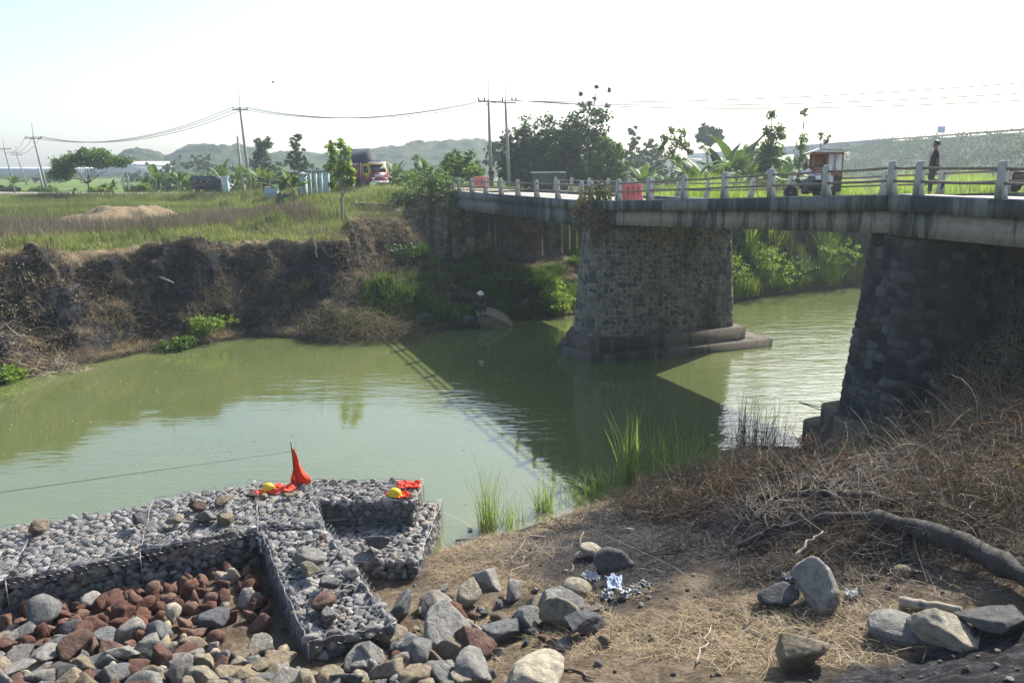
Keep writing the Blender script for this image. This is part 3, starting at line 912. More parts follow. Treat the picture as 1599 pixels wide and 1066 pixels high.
def rock_mesh(kind, var, sub=4, rnd=0.0):
    key = (kind, var, sub, rnd)
    if key not in LIB:
        fl_ = [(1, .82, .62), (1, .7, .75), (1, .9, .5), (1, .75, .85), (1, .95, .7)][var % 5]
        v, f = rock_shape(100 + var * 7 + len(kind) * 0, sub, fl_, 9 + var % 4, rnd, .055 if kind != 'red' else .085)
        LIB[key] = mesh_np("rock", v, f, MATS[kind], sub > 3)
    return LIB[key]

def place_rock(kind, var, px, py, wpx, hk=1.0, label=None, name="rock", group=None, rnd=0.0, z=None, rot=None, sink=.25, cat="rock", sub=4):
    """a rock whose foot stands at a photo point, as wide as wpx photo pixels there"""
    p = T(px, py) if z is None else at(px, py, z)
    D = math.hypot(p[0], p[1], p[2]); R_ = wpx / FPX * D / 2 * 1.08
    rz = random.uniform(0, 6.3) if rot is None else rot
    o = link(name, rock_mesh(kind, var, sub, rnd), None, (p[0], p[1] + R_ * .5, p[2] + R_ * (.62 * hk - sink)), (random.uniform(-.25, .25), random.uniform(-.25, .25), rz), (R_, R_, R_ * hk))
    return tag(o, label, cat, group)
# ------------------------------------------------------------------ gabions
m_wire = simple("galvanised_wire", (0.36, 0.37, 0.39), 0.45, .2, 8, metal=.6)
m_gst = rockmat("gabion_stone", [(0.12, 0.125, 0.135), (0.22, 0.22, 0.225), (0.28, 0.275, 0.265), (0.15, 0.145, 0.14), (0.24, 0.25, 0.265), (0.21, 0.18, 0.15)], (0.42, 0.42, 0.41), .4, 4)
def gst_mass_mat():
    m, nt, b = new_mat("gabion_stone_fill")
    g = nt.nodes.new("ShaderNodeNewGeometry"); v = coord(nt, 'Object')
    c = ramp(nt, g.outputs['Random Per Island'], [(0, (0.105, 0.11, 0.12)), (.25, (0.23, 0.23, 0.23)), (.5, (0.155, 0.15, 0.145)), (.75, (0.29, 0.29, 0.28)), (1, (0.20, 0.17, 0.14))])
    n1 = noise(nt, v, 6, 7, .7)
    c = mixc(nt, 1.0, c, ramp(nt, n1, [(.3, (.6, .6, .62)), (.65, (1.35, 1.33, 1.3))]), 'MULTIPLY')
    nt.links.new(c, b.inputs['Base Color']); b.inputs['Roughness'].default_value = .9; b.inputs['Specular IOR Level'].default_value = .25
    bump(nt, b, n1, .5, .06)
    return m
m_gfill = gst_mass_mat()
GST = [rock_shape(900 + i, 3, [(1, .75, .45), (1, .85, .5), (1, .65, .5), (1, .8, .6)][i % 4], 8, 0, .03) for i in range(10)]
GSTm = [mesh_np("stone", v, f, m_gst) for v, f in GST]
GLOW = [rock_shape(900 + i, 2, [(1, .75, .45), (1, .85, .5), (1, .65, .5), (1, .8, .6)][i % 4], 8, 0, .03) for i in range(10)]

def rotm(rx, ry, rz):
    from mathutils import Euler
    return np.array(Euler((rx, ry, rz)).to_matrix())

def hexwire(b, O, U, V, Lu, Lv, c=0.11, r=0.0028, sag=None):
    """hexagonal wire netting on a parallelogram"""
    nu = int(Lu / c) + 1; nv = int(Lv / (c * .85)) + 1
    segs = []
    for j in range(nv + 1):
        for i in range(nu + 1):
            x = (i + .5 * (j % 2)) * c; y = j * c * .85
            a = (x, y); k1 = (x + c / 2, y + c * .28); k0 = (x - c / 2, y + c * .28); up = (x - c / 2, y + c * .85 )
            segs.append((a, k1)); segs.append((a, k0)); segs.append((k0, up))
    S = np.array(segs, float)
    S = S[(S[:, :, 1].max(1) < Lv + c * .3) & (S[:, :, 0].max(1) < Lu + c * .3)]
    S[:, :, 0] = np.clip(S[:, :, 0], 0, Lu); S[:, :, 1] = np.clip(S[:, :, 1], 0, Lv)
    ok = np.linalg.norm(S[:, 0] - S[:, 1], axis=1) > .01
    S = S[ok]
    Nn = np.cross(U, V); Nn /= np.linalg.norm(Nn)
    def P(q):
        lift = .018 + .028 * vnoise(q[:, 0] * 4 + O[0], q[:, 1] * 4 + O[1], 5)
        return O + q[:, :1] * U + q[:, 1:] * V + lift[:, None] * Nn
    A = P(S[:, 0]); B = P(S[:, 1]); d = B - A; d /= np.linalg.norm(d, axis=1)[:, None]
    s1 = np.cross(d, Nn); s1 /= np.linalg.norm(s1, axis=1)[:, None] + 1e-9
    ring = [s1 * r, -s1 * r * .5 + Nn * r * .87, -s1 * r * .5 - Nn * r * .87]
    n = len(A); vv = np.concatenate([A + q for q in ring] + [B + q for q in ring])
    f = []
    for k in range(3):
        k2 = (k + 1) % 3
        f.append(np.stack([np.arange(n) + k * n, np.arange(n) + k2 * n, np.arange(n) + (3 + k2) * n, np.arange(n) + (3 + k) * n], 1))
    b.addnp(vv, np.vstack(f))

gab_count = 0
def gabion(quad, ztop, zbot, label, loose=0.04, sides=(0, 1, 2, 3), size=.110, zedge=None):
    """quad: four plan corners, counter-clockwise; stones packed just inside the netting"""
    jr = np.random.default_rng(int(abs(quad[0][0] * 91)))
    Q = [np.array([x + jr.uniform(-.03, .03), y + jr.uniform(-.03, .03), ztop + jr.uniform(-.05, .03)], float) for x, y in quad]
    c = sum(Q) / 4
    root = empty("gabion", (c[0], c[1], zbot), 0, label, "gabion", "gabions of the river wall")
    inv = Vector((-c[0], -c[1], -zbot))
    stones = []
    rg = np.random.default_rng(int(abs(c[0] * 100)) + int(abs(c[1] * 37)))
    def surf(A, B, C, D_, nrm, top):
        L1 = (np.linalg.norm(B - A) + np.linalg.norm(C - D_)) / 2; L2 = (np.linalg.norm(D_ - A) + np.linalg.norm(C - B)) / 2
        st = size * 1.32
        n1 = max(1, int(L1 / st)); n2 = max(1, int(L2 / (st * .80)))
        for i in range(n1):
            for j in range(n2):
                jt = .28 if top else .48
                s = (i + .5 + .5 * (j % 2) - .25 + rg.uniform(-jt, jt)) / n1; t = (j + .5 + rg.uniform(-jt, jt)) / n2
                s = min(max(s, .04), .96); t = min(max(t, .05 if top else rg.uniform(-.03, .06)), .95)
                p = (A * (1 - s) + B * s) * (1 - t) + (D_ * (1 - s) + C * s) * t
                sz = size * rg.uniform(.65, 1.45)
                p = p - nrm * (sz * (.42 if top else .60) + rg.uniform(-.01, .045))
                if top:
                    R = rotm(rg.uniform(-.3, .3), rg.uniform(-.3, .3), rg.uniform(0, 6.3))
                    seen = 1.0 / (p[1] + .001)
                else:
                    a = math.atan2(nrm[1], nrm[0])
                    R = rotm(0, 0, a) @ rotm(0, math.pi / 2 + rg.uniform(-.35, .35), 0) @ rotm(0, 0, rg.uniform(0, 6.3))
                    seen = (1.0 / (p[1] + .001)) * (1 if nrm[1] < -.2 or abs(nrm[0]) > .5 else .1)
                stones.append((p, R, sz, rg.integers(0, 10), seen + rg.uniform(0, .03)))
    surf(Q[0], Q[1], Q[2], Q[3], np.array([0, 0, 1.0]), True)
    for k in range(4):
        if k not in sides: continue
        A = Q[k]; B = Q[(k + 1) % 4]; dwn = np.array([0, 0, zbot - ztop])
        e = (B - A) / np.linalg.norm(B - A); nrm = np.array([e[1], -e[0], 0])
        surf(A, B, B + dwn, A + dwn, nrm, False)
    stones.sort(key=lambda q: -q[4])
    for (p, R, sz, k, _) in stones[:95]:
        o = bpy.data.objects.new("stone", GSTm[k]); COL.objects.link(o); o.parent = root
        M4 = Matrix(R.tolist()).to_4x4(); M4 = Matrix.Translation(Vector(p) + inv) @ M4 @ Matrix.Scale(sz, 4)
        o.matrix_basis = M4
    rest = stones[95:]
    if rest:
        vs = []; fs = []; n = 0
        for (p, R, sz, k, _) in rest:
            v, f = GLOW[k]; vs.append(v @ R.T * sz + p); fs.append(f + n); n += len(v)
        fo = link("stone_fill", mesh_np("stone_fill", np.vstack(vs), np.vstack(fs), m_gfill), root, inv)
        fo["kind"] = "stuff"
    # plain dark filler box added inside the stones so no light passes
    core = MB()
    cin = [c + (q - c) * .86 for q in Q]
    V = [(q[0], q[1], ztop - .13) for q in cin] + [(q[0], q[1], zbot - .3) for q in cin]
    core.add(V, [(0, 1, 2, 3), (7, 6, 5, 4), (0, 4, 5, 1), (1, 5, 6, 2), (2, 6, 7, 3), (3, 7, 4, 0)])
    link("filler_core", core.mesh("filler_core", m_dark), root, inv)
    wb_ = MB()
    U = Q[1] - Q[0]; V = Q[3] - Q[0]; Lu = np.linalg.norm(U); Lv = np.linalg.norm(V)
    hexwire(wb_, Q[0] + np.array([0, 0, .0]), U / Lu, V / Lv, Lu, Lv)
    for k in range(4):
        if k not in sides: continue
        A = Q[k]; B = Q[(k + 1) % 4]; Lu = np.linalg.norm(B - A)
        hexwire(wb_, A + np.array([0, 0, zbot - ztop]), (B - A) / Lu, np.array([0, 0, 1.0]), Lu, ztop - zbot - .05, r=.0022)
    # thicker selvedge wire along the edges
    for k in range(4):
        A = Q[k] + [0, 0, .012]; B = Q[(k + 1) % 4] + [0, 0, .012]
        tt = np.linspace(0, 1, 14)[:, None]; ln = A * (1 - tt) + B * tt; ln[:, 2] += .022 * np.sin(np.arange(14) * 2.1 + k); ln[:, 0] += .022 * np.sin(np.arange(14) * 1.3)
        wb_.tube(ln, .006, 4)
        wb_.tube([Q[k], Q[k] + [0, 0, zbot - ztop]], .006, 4)
        if k in sides: wb_.tube(ln + [0, 0, zbot - ztop + .01], .005, 4)
    vall = np.concatenate(wb_.v)
    link("wire_mesh", mesh_np("wire_mesh", vall, [np.array(q) for q in wb_.f.values()], m_wire), root, inv)
    return root

Fa = np.array([-5.84, 16.8]); Fdir = np.array([-.886, -.463]); Na = np.array([-5.06, 14.5])
names_run = ["long grey gabion of the river wall next to the corner under the loose stones", "second grey gabion of the river wall left of the corner", "third grey gabion from the corner along the river wall", "farthest left grey gabion cut off by the picture edge", "outermost gabion beyond the left edge of the river wall"]
La = 2.15
for i in range(5):
    a, b_ = Fa + Fdir * La * i, Fa + Fdir * La * (i + 1)
    c_, d_ = Na + Fdir * La * i, Na + Fdir * La * (i + 1)
    sh = .03 * (i % 2)
    gabion([d_ + [.01, .01], c_ - [.01, .01], a - [.01, .01], b_ + [.01, .01]], -7.0 - sh, -7.85 - .3, names_run[i], sides=(0, 2))
gabion([(-5.06, 14.5), (-3.74, 14.45), (-4.62, 16.83), (-5.82, 16.8)], -6.98, -8.2, "corner gabion where the wall and the short leg meet beside the left helmet", sides=(1, 2))
gabion([(-4.05, 12.5), (-2.74, 12.8), (-3.74, 14.43), (-5.05, 14.48)], -7.0, -7.9, "middle gabion of the leg running towards the camera", sides=(1, 3))
gabion([(-3.1, 10.64), (-1.82, 11.15), (-2.75, 12.78), (-4.04, 12.48)], -7.03, -7.8, "nearest end gabion of the leg among the loose rocks", sides=(0, 1, 3))
gabion([(-4.3, 15.75), (-2.1, 15.75), (-2.05, 16.95), (-4.6, 16.85)], -7.0, -7.54, "upper gabion at the water corner under the right helmet", sides=(0, 1, 2))
gabion([(-3.35, 14.1), (-1.85, 14.1), (-1.62, 17.1), (-4.5, 17.0)], -7.56, -8.7, "lower step gabion below the right helmet with torn bulging netting", sides=(0, 1, 2))

# ------------------------------------------------------------------ loose rock pile in the pit
PIT = np.array([(-14, 9.2), (-9.2, 12.2), (-5.4, 14.1), (-5.2, 14.0), (-4.1, 12.2), (-3.25, 10.5), (-2.6, 10.1), (-1.55, 11.2), (-1.2, 12.2), (-.65, 11.9), (-.3, 10.6), (-.6, 9.0), (-3.0, 8.4), (-9, 8.4)], float)
cand = []
rg = np.random.default_rng(11)
for i in range(60):
    for j in range(26):
        x = -14 + i * .33 + (j % 2) * .165 + rg.uniform(-.10, .10); y = 8.3 + j * .275 + rg.uniform(-.09, .09)
        cand.append((x, y))
cand = np.array(cand)
ins = inside(cand[:, 0], cand[:, 1], PIT)
cand = cand[ins]
u_ = cand[:, 0] / (cand[:, 1] * .976 + 1.6)
cand = cand[(u_ > -.70)]
gz = hgt(cand[:, 0], cand[:, 1])[0]
bare1 = at(378, 990, -7.4)[:2]; bare2 = at(290, 1005, -7.4)[:2]
n_red = n_oth = 0
def redness(x, y):
    # the red rocks lie in the middle of the pit, greys along the front and the left edge
    p = at(270, 925, -7.5)[:2]
    d = math.hypot((x - p[0]) / 3.2, (y - p[1]) / 1.35)
    return d
order = np.argsort(-cand[:, 1])
pile = []
for k in order:
    x, y = cand[k]
    if math.hypot(x - bare1[0], y - bare1[1]) < .42: continue
    pile.append((x, y, gz[k]))
pile = [q + (float(rg.uniform(.16, .27)),) for q in pile]
pile.sort(key=lambda q: -q[3] / q[1] ** 1.5)
extra = pile[175:]; pile = pile[:175]
LBL = {'red': "reddish brown lava rock in the heap inside the gabion corner", 'grey': "grey angular rock in the heap in front of the gabions", 'tan': "yellowish tan rock in the heap in front of the gabions", 'dark': "dark bluish rock in the heap in front of the gabions"}
GRP = {'red': "red lava rocks in the heap", 'grey': "grey rocks in the heap", 'tan': "tan rocks in the heap", 'dark': "dark rocks in the heap"}
cnt = 0
for (x, y, z, R0) in pile:
    r = redness(x, y) + rg.uniform(-.28, .28)
    if r < .95: kind = 'red' if rg.random() < .86 else 'grey'
    elif x < -5.2: kind = rg.choice(['red', 'grey', 'tan', 'dark'], p=[.42, .28, .22, .08])
    else: kind = rg.choice(['red', 'grey', 'tan', 'dark'], p=[.16, .46, .26, .12])
    R_ = R0 * (1.0 if r < .95 else 1.12)
    if rg.random() < .15: R_ *= 1.3
    o = link("rock", rock_mesh(kind, int(rg.integers(0, 12)), 4 if y < 11.3 else 3), None, (x, y, z + R_ * rg.uniform(.18, .72)), (rg.uniform(-.5, .5), rg.uniform(-.5, .5), rg.uniform(0, 6.3)), (R_, R_ * rg.uniform(.85, 1.1), R_ * rg.uniform(.85, 1.15)))
    sx_ = 800 + FPX * x / (y * .976 + 1.6)
    zx = 0 if sx_ < 130 else 1 if sx_ < 260 else 2 if sx_ < 400 else 3
    zy = 0 if y > 11.8 else 1 if y > 10.4 else 2
    big = 'large' if R_ > .25 else 'mid sized' if R_ > .2 else 'small'
    ph = big + ' ' + {'red': 'reddish brown lava rock', 'grey': 'grey angular rock', 'tan': 'yellowish tan rock', 'dark': 'dark bluish rock'}[kind] + ' ' + ['up against the gabions', 'in the middle of the heap', 'at the front of the heap'][zy] + ', ' + ['left picture edge', 'left part', 'below the inner corner', 'below the gabion leg'][zx]
    tag(o, ph, "rock", {'red': "red lava rocks", 'grey': "grey rocks", 'tan': "tan rocks", 'dark': "dark rocks"}[kind] + ' ' + ['by the gabions', 'in the heap middle', 'at the heap front'][zy] + ' zone %s' % ['far left', 'left', 'centre', 'right'][zx] + ' ' + big); cnt += 1
vs = []; fs = []; n = 0; tint = []
for (x, y, z, R0) in extra:
    kk = int(rg.integers(0, 12)); v, f = rock_shape(100 + kk * 7, 3, (1, .82, .65), 9 + kk % 4, 0, .06)
    Rm = rotm(*rg.uniform(-3, 3, 3)); vs.append(v @ Rm.T * R0 + [x, y, z + R0 * rg.uniform(.15, .5)]); fs.append(f + n); n += len(v)
    r = redness(x, y) + rg.uniform(-.28, .28); red_ = (r < .95 and rg.random() < .86) or rg.random() < (.4 if x < -5.2 else .16)
    tint.append(np.full(len(v), (0.0 if red_ else 0.55) + rg.uniform(0, .42)))
m, nt, b = new_mat("mixed_rubble"); a_ = nt.nodes.new("ShaderNodeAttribute"); a_.attribute_name = 'tint'; v_ = coord(nt, 'Object')
c = ramp(nt, a_.outputs['Fac'], [(0, (0.080, 0.042, 0.034)), (.2, (0.115, 0.06, 0.046)), (.44, (.16, .11, .09)), (.5, (.12, .125, .135)), (.7, (.22, .22, .215)), (.85, (.27, .235, .17)), (1, (.30, .29, .27))])
c = mixc(nt, 1.0, c, ramp(nt, noise(nt, v_, 14, 8, .7), [(.3, (.5, .5, .5)), (.65, (1.4, 1.35, 1.3))]), 'MULTIPLY'); nt.links.new(c, b.inputs['Base Color']); b.inputs['Roughness'].default_value = .9; b.inputs['Specular IOR Level'].default_value = .2
bump(nt, b, noise(nt, v_, 18, 8, .7), .7, .05)
if vs: tag(link("rubble", mesh_np("rubble", np.vstack(vs), np.vstack(fs), m, False, {'tint': np.concatenate(tint)})), "smaller red and grey rubble lying among the loose rocks", kind='stuff')

# ------------------------------------------------------------------ single rocks the photo shows
SINGLE = [
 ('grey', 0, 763, 922, 52, 1.0, "pale grey faceted rock leaning behind another left of the plastic litter", 0),
 ('tan', 3, 733, 945, 50, 1.15, "grey brown pointed rock leaning against a paler one above the red boulder", 0),
 ('grey', 2, 803, 938, 46, 1.1, "small upright grey rock between the leaning pair and the flat pale slab", 0),
 ('tan', 6, 838, 958, 56, .7, "flat pale tan slab rock behind the big grey stones", 0),
 ('cream', 7, 925, 872, 42, 1.0, "rounded pale boulder on the burnt ground above the litter", .8),
 ('dark', 4, 960, 893, 54, .85, "dark grey block rock right of the rounded pale boulder", 0),
 ('grey', 9, 650, 893, 34, .95, "small square rock at the foot of the lower gabion step", 0),
 ('dark', 1, 626, 968, 58, 1.0, "dark blue grey rock touching the side of the gabion leg", 0),
 ('grey', 5, 682, 965, 62, .8, "light grey rough rock right of the dark blue grey one", 0),
 ('grey', 3, 690, 1020, 95, 1.05, "large light grey boulder left of the dark red boulder", 0),
 ('red', 8, 735, 1035, 80, .95, "large dark red boulder in front of the grey stones", .2),
 ('grey', 10, 783, 1008, 68, .85, "pale grey block with a rounded top right of the red boulder", .15),
 ('grey', 11, 868, 965, 90, .9, "big grey boulder in the middle of the rock group by the litter", 0),
 ('tan', 1, 874, 985, 62, 1.0, "brown grey boulder in front of the big grey one", 0),
 ('dark', 2, 912, 998, 72, .85, "dark purplish ridged rock at the right end of the rock group", 0),
 ('tan', 9, 903, 932, 52, .8, "smooth oval tan boulder left of the litter", .85),
 ('grey', 4, 830, 985, 46, 1.1, "narrow grey rock between the pale block and the big boulder", 0),
 ('cream', 5, 832, 1085, 112, .7, "large cream coloured flat boulder at the bottom edge", .4),
 ('grey', 6, 668, 1078, 84, .7, "pale pinkish grey slab at the bottom left of the cream boulder", 0),
 ('grey', 8, 882, 1012, 36, .55, "thin grey slab lying before the dark ridged rock", 0),
 ('tan', 2, 946, 1010, 30, .9, "small tan stone on the brown ground right of the dark ridged rock", 0),
 ('dark', 7, 1221, 948, 58, 1.0, "dark faceted rock left of the big blue grey rock with the stick", 0),
 ('grey', 1, 1280, 950, 84, 1.05, "big blue grey rock with a stick lying on it", 0),
 ('tan', 5, 1250, 1047, 74, 1.25, "grey brown wedge rock alone on the bare ground", 0),
 ('grey', 9, 1412, 1003, 84, .62, "smooth oval grey boulder by the grey log piece", .9),
 ('cream', 3, 1486, 1010, 76, .8, "pale creased angular rock beside the oval boulder", 0),
 ('dark', 10, 1570, 996, 88, .65, "wide dark brown grey rock at the right edge", .2),
 ('dark', 11, 1522, 1000, 40, .6, "low black rock between the pale creased one and the wide dark one", 0),
 ('tan', 0, 1414, 902, 30, .9, "rounded brown stone under the charred log", .8),
 ('grey', 2, 1450, 955, 26, .9, "small pale stone on the grey log piece", .6),
 ('grey', 0, 640, 1030, 60, 1.0, "squat grey rock left of the large light grey boulder", 0),
 ('tan', 7, 600, 1012, 64, .9, "greenish brown rock at the near end of the gabion leg", 0),
 ('grey', 11, 560, 1040, 70, .8, "pale grey rock under the end of the gabion leg", 0),
 ('grey', 5, 832, 862, 13, 1.0, "small blue grey stone on the straw below the burnt strip", 0),
 ('cream', 1, 985, 830, 18, .5, "small white stone on the black ash", .5),
]
for kind, var, px, py, wpx, hk, lb, rnd in SINGLE:
    place_rock(kind, var, px, py, wpx, hk, lb, rnd=rnd, sub=5 if wpx > 60 else 4)
# stones lying on top of the gabions
ONG = [('tan', 0, 272, 822, 30, "pale rounded stone resting on the gabion wall top, biggest left one", .4), ('dark', 2, 213, 822, 34, "dark flat stone resting on the gabion wall left of the pale one", 0), ('red', 3, 305, 797, 24, "reddish stone on the gabion wall behind two grey slabs", 0),
       ('grey', 6, 320, 818, 36, "grey slab resting on the gabion wall left of a brown stone", 0), ('tan', 8, 347, 820, 30, "brown stone at the right end of the slab group on the gabion wall", 0), ('tan', 4, 347, 790, 24, "brown stone on the gabion wall left of the left helmet", .3),
       ('red', 5, 393, 777, 18, "small brown stone just below the left helmet", 0), ('tan', 6, 412, 780, 18, "round yellowish stone below the left helmet", .6), ('tan', 7, 448, 780, 22, "tan stone right of the left helmet", .3),
       ('grey', 1, 592, 862, 44, "grey rock resting on the lower gabion step", 0), ('grey', 3, 478, 885, 44, "grey stone resting halfway down the gabion leg", 0), ('tan', 2, 482, 905, 42, "brown rough stone below the grey one on the gabion leg", 0), ('grey', 10, 512, 925, 40, "pointed grey stone on the gabion leg above the pink slab", 0),
       ('red', 11, 508, 950, 52, "pinkish brown slab resting on the near part of the gabion leg", 0), ('grey', 5, 548, 902, 26, "small grey stone at the right edge of the gabion leg", 0), ('cream', 6, 547, 922, 18, "small cream stone at the right edge of the gabion leg", 0), ('red', 7, 503, 842, 13, "small dark red pebble alone on the gabion leg", .4), ('grey', 8, 510, 970, 34, "grey stone below the pinkish slab on the gabion leg", 0), ('tan', 9, 60, 830, 28, "flat yellowish stone on the far left gabion top", 0)]
for kind, var, px, py, wpx, lb, rnd in ONG:
    zt = -7.5 if px == 592 else -6.97
    place_rock(kind, var, px, py, wpx, .8, lb, rnd=rnd, z=zt, sink=.08, cat="rock")
# rubble filling the gaps of the central rock group
nf_ = 0
while nf_ < 56:
    if nf_ % 2: px = rg.uniform(640, 960); py = rg.uniform(905, 1010)
    else: px = rg.uniform(620, 790); py = rg.uniform(940, 1066)
    if py < 905 + (px - 640) * .05: continue
    p = T(px, py); kind = rg.choice(['grey', 'tan', 'dark', 'red'], p=[.5, .27, .15, .08]); R_ = rg.uniform(.06, .17)
    o = link("rock", rock_mesh(kind, int(rg.integers(0, 12)), 3 if R_ < .1 else 4), None, (p[0], p[1], p[2] + R_ * .35), (rg.uniform(-.4, .4), rg.uniform(-.4, .4), rg.uniform(0, 6.3)), (R_, R_, R_ * .9))
    sz_ = 'small' if R_ < .1 else 'mid sized'; zn = 'left of the red boulder' if px < 735 else 'right of the red boulder'
    tag(o, sz_ + ' ' + {'grey': 'grey', 'tan': 'tan', 'dark': 'dark', 'red': 'reddish'}[kind] + " filler stone in the central rock group " + zn, "rock", sz_ + ' ' + kind + " filler stones " + zn); nf_ += 1
# pebbles strewn on the bare ground
npb = 0
while npb < 150:
    px = rg.uniform(640, 1599); py = rg.uniform(880, 1066)
    if 640 < px < 990 and py < 1020 and rg.random() < .75: continue
    p = T(px, py)
    if p[2] < WATER + .05: continue
    kind = rg.choice(['grey', 'tan', 'dark', 'red'], p=[.5, .28, .15, .07])
    R_ = abs(rg.normal(0, .028)) + .022
    o = link("pebble", rock_mesh(kind, int(rg.integers(0, 10)), 2), None, (p[0], p[1], p[2] + R_ * .3), (rg.uniform(-.3, .3), rg.uniform(-.3, .3), rg.uniform(0, 6.3)), (R_, R_, R_ * .8))
    zn = ['left of the wedge rock', 'around the wedge rock', 'near the oval grey boulder'][0 if px < 1120 else 1 if px < 1340 else 2]
    tag(o, {'grey': 'grey', 'tan': 'tan', 'dark': 'dark', 'red': 'reddish'}[kind] + (' tiny' if R_ < .045 else '') + " pebble on the brown ground " + zn, "pebble", {'grey': 'grey', 'tan': 'tan', 'dark': 'dark', 'red': 'reddish'}[kind] + (' tiny' if R_ < .045 else '') + " pebbles " + zn); npb += 1
# ------------------------------------------------------------------ plants
rv_ = np.random.default_rng(21)

def unit(n, rg=rv_):
    v = rg.normal(size=(n, 3)); return v / np.linalg.norm(v, axis=1)[:, None]

def leaf_quads(C, size, rg=rv_, aspect=1.7, droop=0.3, bend=True):
    """one leaf per centre: a diamond folded along its midrib"""
    n = len(C)
    d = unit(n, rg); d[:, 2] = d[:, 2] * .6 - droop; d /= np.linalg.norm(d, axis=1)[:, None]
    s = np.cross(d, unit(n, rg)); s /= np.linalg.norm(s, axis=1)[:, None] + 1e-9
    nn = np.cross(d, s)
    L = (size * rg.uniform(.6, 1.35, n))[:, None]; W = L / aspect
    a = C - d * L * .5; b = C + s * W * .5 + nn * L * .10; c = C + d * L * .5; e = C - s * W * .5 + nn * L * .10
    V = np.stack([a, b, c, e], 1).reshape(-1, 3)
    return V, np.arange(4 * n).reshape(n, 4)

def crown_mesh(name, blobs, n, size, mat, rg, shell=.55, clump=26, aspect=1.7, droop=.3, cl=None):
    """blobs: (x,y,z,rx,ry,rz); leaves gathered in clumps so gaps and light stay between them"""
    vol = np.array([b[3] * b[4] * b[5] for b in blobs]) ** .72; pr = vol / vol.sum()
    nc = max(3, n // clump)
    pick = rg.choice(len(blobs), nc, p=pr)
    B = np.array(blobs)[pick]
    u = unit(nc, rg) * (rg.uniform(shell ** 3, 1, nc) ** (1 / 3))[:, None]
    cc = B[:, :3] + u * B[:, 3:]
    cr = cl if cl else np.clip(np.median(B[:, 3]) * .28, .15, 1.2)
    C = np.repeat(cc, clump, 0) + rg.normal(size=(nc * clump, 3)) * cr * np.array([.55, .55, .38])
    V, F = leaf_quads(C, size, rg, aspect, droop)
    return mesh_np(name, V, F, mat)

m_bark = simple("bark", (0.10, 0.085, 0.065), .95, .35, 8, bmp=.6, vscale=(1, 1, .2))
m_palebark = simple("pale_bark", (0.24, 0.21, 0.17), .95, .3, 8, bmp=.5, vscale=(1, 1, .2))
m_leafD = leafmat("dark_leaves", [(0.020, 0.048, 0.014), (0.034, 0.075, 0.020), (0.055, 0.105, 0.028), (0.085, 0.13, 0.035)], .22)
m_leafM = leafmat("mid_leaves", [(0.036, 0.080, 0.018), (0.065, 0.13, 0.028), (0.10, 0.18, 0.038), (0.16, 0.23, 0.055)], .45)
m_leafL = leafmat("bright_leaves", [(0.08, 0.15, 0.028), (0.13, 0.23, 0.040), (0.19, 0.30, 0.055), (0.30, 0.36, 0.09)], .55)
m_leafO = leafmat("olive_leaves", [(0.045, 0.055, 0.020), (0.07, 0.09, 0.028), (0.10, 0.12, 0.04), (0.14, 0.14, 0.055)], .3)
m_banana = leafmat("banana_leaf", [(0.030, 0.072, 0.016), (0.055, 0.115, 0.024), (0.09, 0.165, 0.034), (0.17, 0.21, 0.06)], .32, .6, .8)
m_stemB = simple("banana_stem", (0.16, 0.17, 0.075), .7, .35, 6, dirt=(0.13, .09, .05))
m_drybr = leafmat("dry_brown_leaves", [(0.080, 0.060, 0.036), (0.135, 0.100, 0.056), (0.20, 0.15, 0.085), (0.30, 0.24, 0.14)], .2, 1.0)
m_rust = leafmat("rust_leaves", [(0.10, 0.045, 0.022), (0.16, 0.065, 0.028), (0.22, 0.10, 0.045)], .3, 1.0)

def limb(b, p0, p1, r0, r1, wob=.08, n=6, rg=rv_, sides=6):
    t = np.linspace(0, 1, n)[:, None]; p0 = np.array(p0, float); p1 = np.array(p1, float)
    P = p0 + (p1 - p0) * t; L = np.linalg.norm(p1 - p0)
    wv = rg.normal(size=(n, 3)) * wob * L * np.sin(t * math.pi); wv[:, 2] *= .4
    b.tube(P + wv, np.linspace(r0, r1, n), sides)

def tree(label, base, blobs, n, size, mat, trunk_r=.15, fork=.35, bark=None, seed=0, group=None, aspect=1.7, droop=.3, shell=.55, clump=26, cl=None, name="tree", cat="tree", lean=(0, 0)):
    rg = np.random.default_rng(500 + seed)
    root = empty(name, base, 0, label, cat, group)
    b = MB(); top = np.mean([q[:3] for q in blobs], axis=0)
    zl = min(q[2] - q[5] for q in blobs)
    fz = np.array([top[0] * fork, top[1] * fork, max(.4, zl * .8)])
    limb(b, (0, 0, -.3), fz, trunk_r, trunk_r * .75, .03, 6, rg, 8)
    for q in blobs:
        limb(b, fz - [0, 0, .05], (q[0], q[1], q[2] - q[5] * .1), trunk_r * .6, trunk_r * .14, .08, 7, rg)
        for _ in range(3):
            u = unit(1, rg)[0] * np.array(q[3:]) * .8
            limb(b, (q[0] * .7 + fz[0] * .3, q[1] * .7 + fz[1] * .3, q[2] * .75 + fz[2] * .25), np.array(q[:3]) + u, trunk_r * .28, trunk_r * .06, .08, 5, rg, 4)
    b.build("trunk", bark or m_bark, root, True)
    link("crown", crown_mesh("crown", blobs, n, size, mat, rg, shell, clump, aspect, droop, cl), root)
    return root

def px2m(px, D): return px * D / FPX

